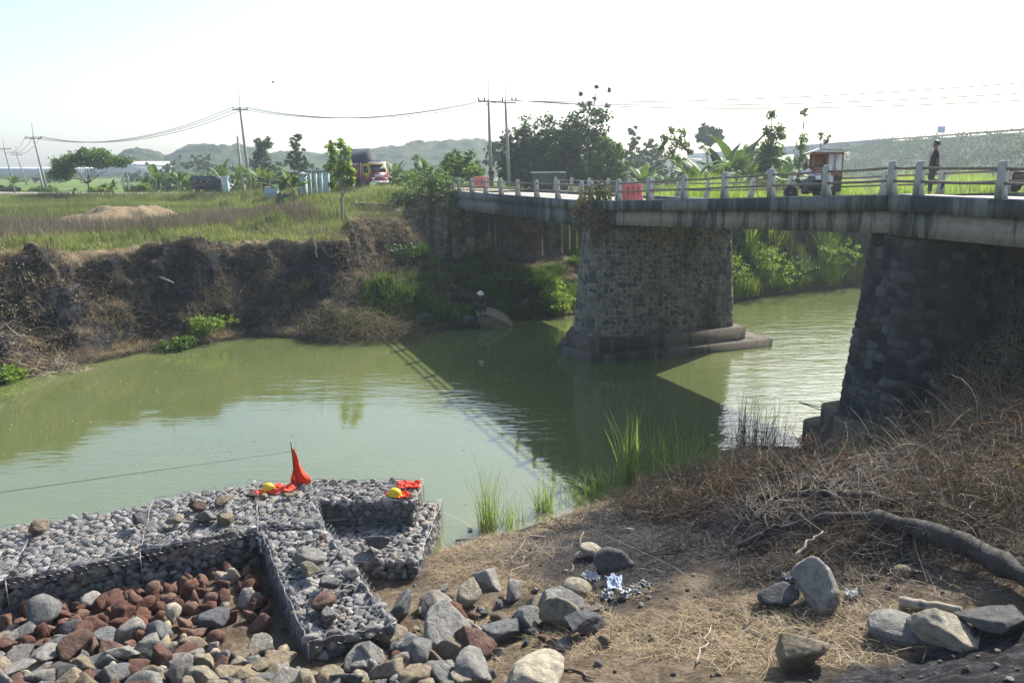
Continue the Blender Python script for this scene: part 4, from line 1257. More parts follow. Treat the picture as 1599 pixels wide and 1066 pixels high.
def far_tree(label, xc, ybase, ytop, wpx, D, kind='round', mat=None, n=2600, size=.34, seed=0, zb=None, **kw):
    """tree whose trunk foot, crown top and crown width match the photo at distance D"""
    p = atd(xc, 300, D); zb = H(p[0], p[1]) if zb is None else zb
    zt = -atd(xc, ytop, D)[2] * -1
    h = zt - zb; W = px2m(wpx, D) / 2
    rg = np.random.default_rng(900 + seed)
    if kind == 'full':
        bl = [(0, 0, h * .8, W * .6, W * .6, h * .2), (0, 0, h * .45, W * .9, W * .8, h * .3)] + [(rg.uniform(-.75, .75) * W, rg.uniform(-.5, .5) * W, h * rg.uniform(.25, .85), W * .42, W * .42, h * .14) for _ in range(12)]
    elif kind == 'round':
        bl = [(0, 0, h - W * .85, W * .8, W * .8, W * .8)] + [(rg.uniform(-.55, .55) * W, rg.uniform(-.5, .5) * W, h - W * rg.uniform(.6, 1.35), W * .5, W * .5, W * .42) for _ in range(6)]
    elif kind == 'tall':
        bl = [(rg.uniform(-.3, .3) * W, rg.uniform(-.3, .3) * W, h * t, W * (1.1 - .55 * t) * rg.uniform(.6, .8), W * .6, h * .14) for t in (.45, .58, .7, .82, .92)]
        bl += [(W * .55, 0, h * .5, W * .45, W * .45, h * .1), (-W * .55, 0, h * .55, W * .45, W * .45, h * .1)]
    elif kind == 'umbrella':
        bl = [(W * x, rg.uniform(-.4, .4) * W, h * z, W * .36, W * .36, h * .12) for x, z in ((-.72, .62), (-.42, .74), (-.1, .86), (.2, .90), (.5, .84), (.78, .72), (-.55, .5), (.1, .72), (-.85, .42), (.45, .7))]
    elif kind == 'bush':
        bl = [(W * rg.uniform(-.7, .7), W * rg.uniform(-.5, .5), h * rg.uniform(.35, .72), W * .38, W * .38, h * .28) for _ in range(9)]
    return tree(label, (p[0], p[1], zb), bl, n, size, mat or m_leafD, trunk_r=kw.pop('tr', max(.08, h * .018)), seed=seed, **kw)

# --- trees behind the bridge
far_tree("big dark bushy tree forming the left part of the clump behind the bridge", 838, 290, 180, 112, 82, 'full', m_leafD, 12480, .33, 1)
far_tree("biggest dark tree in the clump behind the bridge with twigs rising above it", 918, 290, 166, 112, 84, 'full', m_leafD, 13440, .33, 2)
far_tree("lower leafy tree at the right front of the clump behind the bridge", 945, 292, 212, 66, 78, 'full', m_leafM, 6240, .32, 3)
far_tree("lower dark tree filling the middle of the clump behind the bridge", 878, 292, 196, 70, 80, 'full', m_leafD, 6240, .32, 4)
far_tree("slim tree at the left edge of the clump beside the twin poles", 805, 292, 205, 46, 80, 'full', m_leafD, 4320, .32, 5)
# teak shoots above the clump
def teak(label, px, D, ytop, tufts, seed, ls=.34, n=26, mat=None):
    p = atd(px, 300, D); zb = H(p[0], p[1]); rg = np.random.default_rng(seed)
    root = empty("teak_tree", (p[0], p[1], zb), 0, label, "tree")
    b = MB(); C = []
    hs = []
    for (x, y, r) in tufts:
        q = atd(x, y, D); h = q[2] - zb; hs.append((q[0] - p[0], h, px2m(r, D)))
    tx = min(hs, key=lambda q: -q[1])
    limb(b, (0, 0, -.3), (tx[0], 0, tx[1]), .11, .025, .015, 8, rg)
    for (dx, h, r) in hs:
        limb(b, (tx[0] * max(.2, h / tx[1] - .2), 0, max(.3, h - r - .9)), (dx, rg.uniform(-.2, .2), h), .035, .012, .05, 5, rg, 4)
        ls_ = ls * .74; m = int(1.9 * n * max(1, (r / .5) ** 2))
        C.append(np.array([dx, 0, h]) + unit(m, rg) * r * rg.uniform(.25, 1, (m, 1)))
    b.build("trunk", m_palebark, root, True)
    C = np.concatenate(C); V, F = leaf_quads(C, ls_, rg, 1.35, .55)
    link("crown", mesh_np("crown", V, F, mat or m_leafM), root)
    return root
teak("tall thin teak with sparse leaf tufts sticking out of the big dark clump", 912, 80, 140, [(904, 150, 3.5), (905, 166, 6), (918, 165, 5), (928, 140, 3), (926, 156, 3), (948, 144, 3.5), (945, 168, 7), (890, 182, 7), (930, 178, 9), (940, 182, 8)], 31, .36, 22, m_leafD)
teak("teak with big drooping leaves right of the clump in front of the low trees", 1050, 72, 198, [(1046, 205, 9), (1062, 208, 9), (1036, 218, 10), (1056, 224, 13), (1068, 228, 8), (1046, 240, 12), (1030, 232, 6), (1075, 238, 6), (1058, 250, 9)], 32, .42, 26)
teak("teak with stacked round leaf tufts between the banana and the food cart", 1198, 68, 176, [(1197, 181, 8), (1192, 206, 10), (1210, 203, 10), (1215, 214, 7), (1200, 216, 12), (1190, 232, 14), (1206, 236, 15), (1196, 250, 15), (1212, 255, 12), (1190, 262, 12)], 33, .34, 60, m_leafM)
teak("slender teak with one tuft above the food cart roof", 1247, 70, 172, [(1247, 178, 7), (1249, 217, 9), (1246, 230, 12), (1250, 245, 12), (1243, 255, 10), (1256, 262, 8)], 34, .32, 40)
teak("thin sapling with two dark leaf bunches right above the food cart", 1280, 72, 206, [(1275, 213, 6), (1287, 215, 6), (1283, 222, 4)], 35, .30, 22, m_leafD)
teak("young teak with large bright leaves in front of the turquoise gateway", 532, 54, 220, [(520, 230, 9), (536, 226, 9), (545, 238, 10), (524, 246, 13), (540, 256, 14), (548, 268, 9), (517, 262, 10), (531, 270, 14), (551, 280, 7), (520, 288, 6), (545, 285, 6)], 36, .36, 42, m_leafL)
far_tree("dark round tree standing alone on the skyline left of the viaduct", 1101, 262, 188, 50, 150, 'round', m_leafD, 2200, .6, 6)
far_tree("dark ragged tree right of the clump behind the bridge", 990, 280, 202, 40, 130, 'tall', m_leafD, 1500, .5, 7)
far_tree("low hazy tree between the clump and the drooping teak", 1016, 280, 218, 44, 140, 'round', m_leafD, 1500, .5, 8)
for k, (px, yt, wpx, D) in enumerate([(985, 240, 60, 125), (1030, 244, 60, 120), (1078, 246, 50, 128), (1120, 250, 44, 130)]):
    far_tree(["low wood edge tree just right of the dark clump", "low wood edge tree behind the drooping teak", "low wood edge tree under the round skyline tree", "low wood edge tree behind the right banana plants"][k], px, 285, yt, wpx, D, 'bush', m_leafD, 1200, .5, 40 + k)
far_tree("spreading umbrella shaped tree standing in the left field", 140, 312, 232, 108, 92, 'umbrella', m_leafM, 10000, .26, 9, fork=.2, shell=.1)
far_tree("layered dark tree left of the utility pole's banana grove", 417, 300, 217, 50, 120, 'tall', m_leafD, 2400, .4, 10)
far_tree("peaked dark tree behind the turquoise gateway", 470, 296, 215, 42, 105, 'tall', m_leafD, 2400, .36, 11)
far_tree("thin tree rising behind the banana plants right of the truck", 652, 290, 238, 30, 95, 'tall', m_leafM, 1000, .3, 12)
far_tree("bushy green shrub mass left of the twin poles", 722, 288, 232, 76, 72, 'bush', m_leafM, 3600, .26, 13, name="shrub", cat="shrub")
far_tree("smaller bright shrub in front of the twin poles", 745, 288, 246, 40, 66, 'bush', m_leafL, 1500, .24, 14, name="shrub", cat="shrub")
far_tree("hazy dark tree right behind the twin poles", 780, 285, 212, 60, 120, 'round', m_leafD, 1800, .45, 15)
trs = [(318, 238, 56, 190), (352, 244, 60, 170), (250, 252, 50, 200), (285, 250, 50, 190), (385, 248, 50, 150), (440, 252, 46, 150), (495, 254, 44, 150), (620, 254, 50, 160), (690, 246, 56, 150), (30, 268, 60, 210), (75, 272, 50, 200), (210, 262, 40, 210), (560, 258, 50, 170)]
for k, (px, yt, wpx, D) in enumerate(trs):
    far_tree("hazy tree in the wooded strip behind the field", px, 290, yt, wpx, D, 'round' if k % 2 else 'bush', m_leafD, 1000, .62, 60 + k, group="hazy trees of the wooded strip", shell=.3)

HG = [(235, 272, 70, 112), (268, 270, 60, 108), (300, 270, 60, 104), (330, 268, 60, 100), (362, 270, 56, 98), (392, 266, 56, 96), (420, 268, 56, 94), (450, 266, 56, 94), (485, 266, 52, 92), (512, 268, 50, 90), (615, 264, 56, 92), (640, 266, 56, 90), (668, 264, 52, 88), (695, 262, 50, 86), (215, 284, 46, 104), (60, 290, 60, 108), (10, 288, 50, 110), (160, 290, 50, 96), (1030, 262, 70, 100), (1075, 264, 70, 98), (1130, 262, 70, 92), (1180, 266, 60, 88), (1000, 262, 60, 96), (1225, 268, 60, 84)]
for k, (px, yt, wpx, D) in enumerate(HG):
    far_tree("leafy shrub in the hedge of scrub and banana plants along the road" if px < 900 else "leafy shrub in the low scrub beyond the bridge rail", px, 298, yt, wpx, D, 'bush', [m_leafM, m_leafD, m_leafL][k % 3], 1500, .36, 160 + k, group="hedge shrubs along the road" if px < 900 else "low shrubs beyond the rail", name="shrub", cat="shrub", shell=.2)
# --- banana plants
def banana(label, px, ybase, hpx, D, seed, nl=9, tilt=0, dry=0, group=None, at_z=None):
    rg = np.random.default_rng(1300 + seed)
    p = atd(px, ybase, D); zb = H(p[0], p[1]) if at_z is None else at_z
    Ht = max(1.2, (atd(px, ybase - hpx / 1.25, D)[2] - zb) * 1.22)
    root = empty("banana_plant", (p[0], p[1], zb), 0, label, "banana plant", group)
    st = Ht * .42
    b = MB(); b.tube([(0, 0, -.2), (.03, 0, st * .5), (tilt * .1, 0, st)], [.13, .10, .07], 7)
    b.build("stem", m_stemB, root, True)
    V = []; F = []; n0 = 0
    for k in range(nl):
        az = k * 2.4 + rg.uniform(-.4, .4); el = rg.uniform(.55, 1.35) if k < nl - dry else rg.uniform(-1.2, -.7)
        L = Ht * rg.uniform(.5, .72); wd = L * .14
        m = 9; t = np.linspace(0, 1, m)
        e = el - t * t * rg.uniform(.7, 1.5)
        dx = np.cumsum(np.cos(e)) * L / m; dzv = np.cumsum(np.sin(e)) * L / m
        ctr = np.stack([np.cos(az) * dx, np.sin(az) * dx, st * .95 + dzv], 1)
        sd = np.array([-math.sin(az), math.cos(az), 0])
        wv = wd * np.sin(np.clip(t * 1.05 + .02, 0, 1) * math.pi) ** .6; wv[0] = wd * .06
        tear = 1 - .25 * rg.random(m)
        lft = ctr + sd * (wv * tear)[:, None] + [0, 0, 1] * (-.25 * wv[:, None]); rgt = ctr - sd * (wv * tear[::-1])[:, None] + [0, 0, 1] * (-.25 * wv[:, None])
        V.append(np.stack([lft, ctr, rgt], 1).reshape(-1, 3))
        for i in range(m - 1):
            a = n0 + i * 3
            F += [(a, a + 1, a + 4, a + 3), (a + 1, a + 2, a + 5, a + 4)]
        n0 += m * 3
    link("leaf_crown", mesh_np("leaf_crown", np.vstack(V), np.array(F), m_banana), root)
    return root
BAN = [(245, 300, 40, 95, "banana plant with raised leaves left of the dark van"), (252, 303, 34, 92, "small banana plant leaning against the one left of the van"), (283, 300, 34, 96, "banana plant just behind the rear of the dark van"), (300, 298, 30, 98, "low banana plant behind the roof of the dark van"),
       (347, 300, 46, 84, "banana plant whose long leaves hang over the dark van"), (372, 302, 40, 82, "banana plant with yellow dying leaves beside the white post"), (392, 298, 42, 88, "tall banana plant right of the utility pole"), (408, 298, 38, 86, "banana plant in the grove between pole and gateway, left one"),
       (422, 300, 36, 84, "banana plant in the grove between pole and gateway, middle one"), (441, 318, 44, 62, "brown stemmed banana plant in front of the parked motorbike"), (459, 314, 48, 62, "bright banana plant left of the turquoise gateway"), (468, 308, 34, 66, "small banana plant hugging the gateway's left pillar"),
       (618, 292, 38, 84, "banana plant just right of the truck"), (632, 292, 36, 86, "second banana plant right of the truck"), (648, 294, 34, 84, "banana plant below the thin tree right of the truck"), (668, 294, 40, 80, "banana plant with a long raised leaf left of the shrub mass"), (505, 296, 30, 78, "banana plant behind the gateway"),
       (24, 308, 34, 96, "lone banana plant by the two far left poles"), (178, 308, 26, 90, "low banana plant right of the umbrella tree, right one"), (165, 310, 24, 92, "low banana plant right of the umbrella tree, left one"), (118, 318, 26, 88, "fallen looking banana plant left of the umbrella tree"),
       (1128, 290, 60, 66, "large banana plant with split leaves behind the bridge rail"), (1150, 290, 72, 68, "tallest banana plant behind the bridge rail"), (1168, 290, 56, 70, "banana plant beside the stacked teak behind the rail"), (1108, 292, 44, 70, "banana plant with low leaves left of the tallest one"), (1225, 294, 46, 74, "banana plant behind the food cart rider"),
       (1085, 292, 40, 62, "small banana plant behind the middle of the rail"), (1005, 292, 36, 74, "banana plant behind the water filled barrier")]
for k, (px, yb, hp, D, lb) in enumerate(BAN):
    banana(lb, px, yb, hp * 1.25, D, k, nl=8 + k % 4, dry=2 if 'dying' in lb or 'brown' in lb else (1 if k % 3 == 0 else 0))

# --- grass blades
def blades(P, h, w_, rg, lean=.35, seg=3, curve=.5, mat=None, name="grass"):
    n = len(P); h = np.broadcast_to(h, n) * rg.uniform(.6, 1.25, n); w_ = np.broadcast_to(w_, n)
    az = rg.uniform(0, 2 * math.pi, n); ln = np.abs(rg.normal(0, lean, n))
    dirx = np.cos(az); diry = np.sin(az)
    fx = np.cos(az + 1.57 + rg.uniform(-.6, .6, n)); fy = np.sin(az + 1.57)
    rows = []
    for k in range(seg + 1):
        t = k / seg
        off = h * (ln * t + curve * ln * t * t)
        c = np.stack([P[:, 0] + dirx * off, P[:, 1] + diry * off, P[:, 2] + h * t * (1 - .25 * ln * t)], 1)
        ww = w_ * (1 - t ** 1.5) * .5
        if k < seg:
            rows.append(c - np.stack([fx * ww, fy * ww, 0 * ww], 1)); rows.append(c + np.stack([fx * ww, fy * ww, 0 * ww], 1))
        else:
            rows.append(c)
    V = np.stack(rows, 1).reshape(-1, 3); m = 2 * seg + 1
    o = np.arange(n)[:, None] * m
    F4 = np.concatenate([o + np.array([[2 * k, 2 * k + 1, 2 * k + 3, 2 * k + 2]]) for k in range(seg - 1)]) if seg > 1 else np.zeros((0, 4), int)
    F3 = o + np.array([[2 * seg - 2, 2 * seg - 1, 2 * seg]])
    return V, F4, F3

def blade_obj(name, P, h, w_, mat, rg, **kw):
    V, F4, F3 = blades(P, h, w_, rg, **kw)
    return link(name, mesh_np(name, V, [F4, F3] if len(F4) else F3, mat))

m_gyel = leafmat("sun_brightened_grass", [(0.10, 0.13, 0.045), (0.15, 0.195, 0.058), (0.21, 0.26, 0.085), (0.33, 0.34, 0.15)], .42, .6, .15)  # brighter copy of the field grass, sunlight put into its colour
m_ggrn = leafmat("green_field_grass", [(0.055, 0.075, 0.026), (0.09, 0.12, 0.038), (0.13, 0.165, 0.052), (0.18, 0.20, 0.08)], .4, .6, .2)
m_weed = leafmat("dead_purple_weeds", [(0.065, 0.055, 0.055), (0.11, 0.09, 0.085), (0.16, 0.135, 0.12), (0.26, 0.22, 0.17)], .3, .7, .25)
m_straw = leafmat("straw", [(0.16, 0.11, 0.058), (0.25, 0.185, 0.10), (0.34, 0.265, 0.155), (0.46, 0.385, 0.25)], .15, .7, .6)
m_reed = leafmat("reed_leaves", [(0.10, 0.17, 0.035), (0.16, 0.26, 0.055), (0.24, 0.34, 0.08), (0.42, 0.44, 0.20)], .5, .45, 1.2)
m_brush = simple("dead_twigs", (0.17, 0.128, 0.085), .9, .5, 3)
m_pbrush = simple("bleached_twigs", (0.34, 0.29, 0.23), .9, .35, 3)
m_char = simple("charred_wood", (0.022, 0.020, 0.020), .85, .5, 7, bmp=.7, dirt=(0.055, 0.054, 0.056))

def scatter(n, x0, x1, y0, y1, rg=rv_):
    X = rg.uniform(x0, x1, n); Y = rg.uniform(y0, y1, n)
    z, sdf, sd, rd, ww = hgt(X, Y)
    return X, Y, z, sdf, sd, rd, ww
def infr(X, Y, m=.72): return np.abs(X) < m * (Y + 1.8)
md = math.hypot(1, 0)
# field: bands of weeds and grass
X, Y, z, sdf, sd, rd, ww = scatter(420000, -62, 12, 30, 92)
nz = fbm(X / 7, Y / 3.2, 201, 4); nz2 = fbm(X / 3, Y / 3, 207, 3)
m_ = atd(196, 336, 57)
dm = np.sqrt(((X - m_[0]) / 3.9) ** 2 + ((Y - m_[1]) / 6.4) ** 2)
base_ok = (sdf > ww * 1.12 + .3 + nz2 * .6) & (rd > 4.4) & (dm > 1.02) & infr(X, Y) & (~((Y > 46) & (X > 1.0)))
gapd = sdf - ww
weedm = base_ok & (((gapd > 7) & (gapd < 17) & (nz + .35 * smooth(-10, -20, X) > -.02)) | ((gapd > 3) & (X > -17) & (gapd < 10) & (nz > .05)) | ((gapd > 14) & (X < -18) & (nz > -.1) & (gapd < 21))) & ~((rd < 11) & (X > -22))
grassm = base_ok & ~weedm
yel = grassm & ((nz2 > -.12) & (gapd < 9) | (nz > .1)) 
grn = grassm & ~yel
def pick(mask, k):
    i = np.flatnonzero(mask); i = i[:k]; return np.stack([X[i], Y[i], z[i]], 1), gapd[i]
P, g = pick(weedm, 60000)
tag(blade_obj("dead_weeds", P, .75, .035, m_weed, rv_, lean=.22, seg=2), "brown purple dead weeds standing in the field", None, None, 'stuff')
P, g = pick(yel, 60000)
tag(blade_obj("field_grass", P, np.clip(.25 + g * .05, .25, .60), .035, m_gyel, rv_, lean=.4, seg=2), "sunlit yellow green grass of the field", None, None, 'stuff')
P, g = pick(grn, 45000)
tag(blade_obj("field_grass", P, np.clip(.3 + g * .04, .3, .65), .04, m_ggrn, rv_, lean=.35, seg=2), "darker green grass and herbs of the field", None, None, 'stuff')
# short yellow grass along the cliff top
e_ok = (sdf > ww * .98) & (sdf < ww * 1.3 + .6) & infr(X, Y) & (X < 0) & (nz2 > -.2)
i = np.flatnonzero(e_ok)[:12000]
tag(blade_obj("verge_grass", np.stack([X[i], Y[i], z[i]], 1), .14, .03, m_gyel, rv_, lean=.7, seg=2), "short dry grass on the cliff edge", None, None, 'stuff')
# cliff: straw, burnt stalks
X, Y, z, sdf, sd, rd, ww = scatter(260000, -34, 4, 22, 56)
t = sdf / ww; n3 = fbm(X / 2.2, Y / 2.2, 301, 4)
ok = (t > .04) & (t < 1.0) & infr(X, Y)
straw = ok & (n3 > .05); i = np.flatnonzero(straw)[:42000]
tag(blade_obj("dry_grass", np.stack([X[i], Y[i], z[i]], 1), .30, .022, m_straw, rv_, lean=1.0, seg=2, curve=.9), "dry straw clinging to the river cliff", None, None, 'stuff')
dk = ok & (n3 <= .05); i = np.flatnonzero(dk)[:26000]
m_burnt = leafmat("burnt_stalks", [(0.010, 0.010, 0.012), (0.022, 0.022, 0.024), (0.042, 0.038, 0.036), (0.10, 0.092, 0.085)], .05, .8, .6)
tag(blade_obj("burnt_grass", np.stack([X[i], Y[i], z[i]], 1), .24, .024, m_burnt, rv_, lean=1.0, seg=2, curve=.9), "burnt stalks on the river cliff", None, None, 'stuff')
# bank beneath the left span: herbs
def bsx(X, Y): return np.where(((X - 3.3) * .927 + (Y - 34.9) * .375) > -2.6, 15.5 + (X - 3.303) * -.375 + (Y - 34.916) * .927, 0)
X, Y, z, sdf, sd, rd, ww = scatter(200000, -10, 9, 38, 60)
n4 = fbm(X / 1.8, Y / 1.8, 311, 4)
ok = (sdf > .2) & (z > WATER + .1) & infr(X, Y) & (n4 > -.12) & (X > -7 + .5 * (Y - 44)) & (rd > 3.6) & (~((z > -5.9) & (bsx(X, Y) > 24))) & (~inside(X, Y, np.array([B1(33.9, -1, 0)[:2], B1(60, -1, 0)[:2], B1(60, 9, 0)[:2], B1(33.9, 9, 0)[:2]])))
i = np.flatnonzero(ok)[:60000]
tag(blade_obj("bank_herbs", np.stack([X[i], Y[i], z[i]], 1), .5, .06, m_leafM, rv_, lean=.7, seg=2), "green herbs on the shaded bank under the bridge", None, None, 'stuff')
# reeds on the upstream bank seen under the middle span
X, Y, z, sdf, sd, rd, ww = scatter(160000, 9, 42, 44, 76)
n5 = fbm(X / 2.5, Y / 2.5, 321, 4)
ok = (sdf > .05) & (sdf < 9) & infr(X, Y)
i = np.flatnonzero(ok & (n5 > -.02))[:42000]
hh = np.clip(1.0 + sdf[i] * .35, 1.0, 2.1) * (1 + .8 * n5[i])
tag(blade_obj("tall_reeds", np.stack([X[i], Y[i], z[i]], 1), hh, .05, leafmat("bright_reeds", [(0.11, 0.19, 0.035), (0.18, 0.30, 0.055), (0.27, 0.40, 0.08), (0.42, 0.46, 0.15)], .6, .5, .35), rv_, lean=.3, seg=3, curve=.8), "bright green reeds crowding the upstream bank", None, None, 'stuff')
i = np.flatnonzero(ok & (n5 <= -.02))[:20000]
tag(blade_obj("low_reeds", np.stack([X[i], Y[i], z[i]], 1), 1.0, .045, m_ggrn, rv_, lean=.4, seg=3), "dark green undergrowth of the upstream bank", None, None, 'stuff')
# right-hand meadow beyond the bridge
X, Y, z, sdf, sd, rd, ww = scatter(150000, 4, 110, 50, 150)
i = np.flatnonzero((sdf > 6) & infr(X, Y) & (rd > 5))[:40000]
tag(blade_obj("meadow_grass", np.stack([X[i], Y[i], z[i]], 1), .7, .06, m_ggrn, rv_, lean=.4, seg=2), "pale green meadow grass beyond the bridge rail", None, None, 'stuff')

# --- bushes on the slope left of the bridge
def bush(label, P, W, Hh, mat, n=900, size=.16, seed=0, cat="bush", name="bush", group=None, droop=.3, twigs=True, aspect=1.8):
    rg = np.random.default_rng(1700 + seed)
    root = empty(name, P, 0, label, cat, group)
    bl = [(W * rg.uniform(-.55, .55), W * rg.uniform(-.45, .45), Hh * rg.uniform(.3, .75), W * .4, W * .4, Hh * .32) for _ in range(7)]
    b = MB()
    for q in bl: limb(b, (rg.uniform(-.1, .1), rg.uniform(-.1, .1), -.15), (q[0], q[1], q[2]), .025, .008, .08, 5, rg, 4)
    b.build("stems", m_bark, root, True)
    link("foliage", crown_mesh("foliage", bl, n, size, mat, rg, .3, 16, aspect, droop, .22), root)
    return root
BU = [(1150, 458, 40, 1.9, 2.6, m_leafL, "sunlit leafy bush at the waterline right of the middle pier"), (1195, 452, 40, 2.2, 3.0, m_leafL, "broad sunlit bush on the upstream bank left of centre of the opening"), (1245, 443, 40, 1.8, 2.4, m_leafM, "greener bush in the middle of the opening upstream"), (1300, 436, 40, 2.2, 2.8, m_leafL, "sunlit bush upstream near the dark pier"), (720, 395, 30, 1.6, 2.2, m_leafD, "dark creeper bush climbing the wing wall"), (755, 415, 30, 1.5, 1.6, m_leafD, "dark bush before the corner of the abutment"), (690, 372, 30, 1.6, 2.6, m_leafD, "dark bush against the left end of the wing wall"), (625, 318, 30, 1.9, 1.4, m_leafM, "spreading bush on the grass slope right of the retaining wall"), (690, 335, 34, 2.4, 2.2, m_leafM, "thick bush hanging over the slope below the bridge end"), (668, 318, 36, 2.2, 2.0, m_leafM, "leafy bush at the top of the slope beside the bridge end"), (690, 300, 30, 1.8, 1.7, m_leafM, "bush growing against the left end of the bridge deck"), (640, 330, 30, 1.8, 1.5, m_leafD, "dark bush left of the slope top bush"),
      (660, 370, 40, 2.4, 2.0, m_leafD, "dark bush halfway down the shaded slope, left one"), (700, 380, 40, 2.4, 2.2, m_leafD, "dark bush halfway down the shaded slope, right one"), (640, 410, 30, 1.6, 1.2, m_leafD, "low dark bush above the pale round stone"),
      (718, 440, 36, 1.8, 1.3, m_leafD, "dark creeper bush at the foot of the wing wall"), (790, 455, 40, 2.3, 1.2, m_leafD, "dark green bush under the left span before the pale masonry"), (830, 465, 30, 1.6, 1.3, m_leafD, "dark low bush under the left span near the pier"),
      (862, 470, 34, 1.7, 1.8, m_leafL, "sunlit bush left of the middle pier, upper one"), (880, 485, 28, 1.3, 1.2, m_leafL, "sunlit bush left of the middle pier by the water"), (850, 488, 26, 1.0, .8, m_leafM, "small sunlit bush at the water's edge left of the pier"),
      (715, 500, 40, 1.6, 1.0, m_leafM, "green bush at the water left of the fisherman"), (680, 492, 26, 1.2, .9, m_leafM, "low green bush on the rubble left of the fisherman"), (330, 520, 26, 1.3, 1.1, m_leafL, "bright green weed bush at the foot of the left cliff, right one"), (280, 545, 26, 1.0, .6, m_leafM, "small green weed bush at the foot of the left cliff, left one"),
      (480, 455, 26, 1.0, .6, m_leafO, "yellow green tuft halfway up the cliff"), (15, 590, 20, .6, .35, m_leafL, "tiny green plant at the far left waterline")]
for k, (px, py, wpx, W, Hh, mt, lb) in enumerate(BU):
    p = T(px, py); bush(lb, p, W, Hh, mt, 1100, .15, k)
# weeds hanging on the pier and girder
for k, (s, w_, z0, W, Hh, mt, lb) in enumerate([(14.6, .0, -1.9, .9, 1.3, m_leafO, "olive weed bush sprouting from the girder joint above the middle pier"), (15.8, -.2, -2.6, .7, 1.5, m_drybr, "dry creeper hanging from the joint above the middle pier"), (14.2, -.25, -3.2, .6, 1.6, m_drybr, "dry creeper trailing down the middle pier's nose")]):
    p = B1(s, w_, z0); bush(lb, p, W, Hh, mt, 700, .13, 50 + k, cat="creeper", name="creeper", droop=.8)

# --- dead brush heaps
def twig_curves(b, P, n, L, rad, rg, spread=1.0, up=.5, sides=3):
    for _ in range(n):
        p = np.array(P(rg), float); d = unit(1, rg)[0]; d[2] = abs(d[2]) * up + .1; d /= np.linalg.norm(d)
        k = 6; l = L * rg.uniform(.4, 1.3) / k; pts_ = [p]
        cv = unit(1, rg)[0] * rg.uniform(.05, .35)
        for i in range(k):
            d = d + cv + [0, 0, -.10 * spread]; d /= np.linalg.norm(d); p = p + d * l; pts_.append(p)
        r = rad * rg.uniform(.5, 1.5)
        b.tube(pts_, np.linspace(r, r * .3, k + 1), sides, False)

def brush_heap(label, c, rx, ry, hz, n, L, mat, seed, rad=.006, leaf=None, nleaf=0, up=.5, name="brush_heap"):
    rg = np.random.default_rng(seed); root = empty(name, c, 0, label, "brush heap")
    b = MB()
    def P(rg):
        a = rg.uniform(0, 6.3); r = math.sqrt(rg.random()); x = math.cos(a) * r * rx; y = math.sin(a) * r * ry
        g = H(c[0] + x, c[1] + y) - c[2]
        return (x, y, max(g, WATER - c[2] - .1) + rg.random() * hz * (1 - r * r * .7))
    twig_curves(b, P, n, L, rad, rg, up=up)
    o = link("twigs", mesh_np("twigs", np.concatenate(b.v), [np.array(q) for q in b.f.values()], mat), root); o["kind"] = "stuff"
    if leaf is not None:
        C = np.array([P(rg) for _ in range(nleaf // 24)]); C = np.repeat(C, 16, 0) + rg.normal(size=(len(C) * 16, 3)) * .11
        V, F = leaf_quads(C, .075, rg, 1.8, .4); o = link("dead_leaves", mesh_np("dead_leaves", V, F, leaf), root); o["kind"] = "stuff"
    return root
def BH(px, py, *a, **k): return brush_heap(a[0], tuple(T(px, py)), *a[1:], **k)
BH(1225, 745, "tangle of dead twigs with rust leaves left of the dark pier's foot", 2.3, 1.3, .75, 620, .9, m_brush, 1, leaf=m_rust, nleaf=1500)
BH(1060, 765, "low heap of rusty brown dead plants on the shore behind the green reeds", 1.5, .8, .55, 420, .7, m_brush, 2, leaf=m_drybr, nleaf=1900)
BH(1545, 720, "tall tangle of bare branches and rust leaves at the right edge", 2.0, 2.0, 1.1, 620, 1.3, m_brush, 3, rad=.008, leaf=m_rust, nleaf=1500, up=.9)
BH(1500, 790, "pale bare branch tangle behind the charred log", 2.2, 1.0, .55, 420, 1.2, m_pbrush, 4, rad=.006, up=.4)
BH(1560, 650, "dry thorny thicket climbing in front of the dark pier at the right", 1.6, 1.4, 2.3, 620, 1.2, m_brush, 5, rad=.006, leaf=m_drybr, nleaf=2200, up=1.2, name="dry_thicket")
BH(1450, 700, "dark green and brown undergrowth at the foot of the dark pier", 2.4, 1.0, .8, 300, .7, m_brush, 6, leaf=m_leafO, nleaf=2600)
BH(1300, 700, "green weeds clothing the ledge left of the dark pier's foot", 1.0, .8, .5, 120, .5, m_brush, 7, leaf=m_leafO, nleaf=1100)
BH(1400, 850, "snapped twigs and straw beneath the charred log", 2.0, .7, .3, 340, .6, m_brush, 8, rad=.005)
BH(1020, 800, "burnt black sticks lying over the ash below the reeds", 2.2, .8, .12, 260, .9, m_char, 9, rad=.008, up=.12)
BH(1200, 800, "burnt thin branches spread on the ash left of the charred log", 2.2, 1.1, .14, 300, .9, m_char, 10, rad=.008, up=.12)
BH(570, 525, "brown burnt shrub tangle at the waterline of the far bank", 3.2, 1.2, 1.2, 700, 1.3, m_brush, 11, rad=.011, leaf=m_drybr, nleaf=3200)
BH(560, 430, "dry grey brown brush covering the cliff below the mound", 3.0, 2.2, .7, 380, 1.4, m_brush, 12, rad=.010, leaf=m_drybr, nleaf=2000)
BH(610, 350, "pale dead brush on top of the mound left of the bridge slope", 2.3, 1.6, .6, 300, 1.2, m_brush, 13, rad=.010, leaf=m_drybr, nleaf=1200)
BH(1130, 765, "matted dead stalks on the crest between the reeds and the rust leaves", 2.0, 1.0, .6, 700, .8, m_brush, 21, leaf=m_drybr, nleaf=1800)
BH(1330, 765, "bleached twig pile on the mound above the short charred log", 2.0, 1.0, .6, 700, .9, m_pbrush, 22, rad=.007, leaf=m_drybr, nleaf=900)
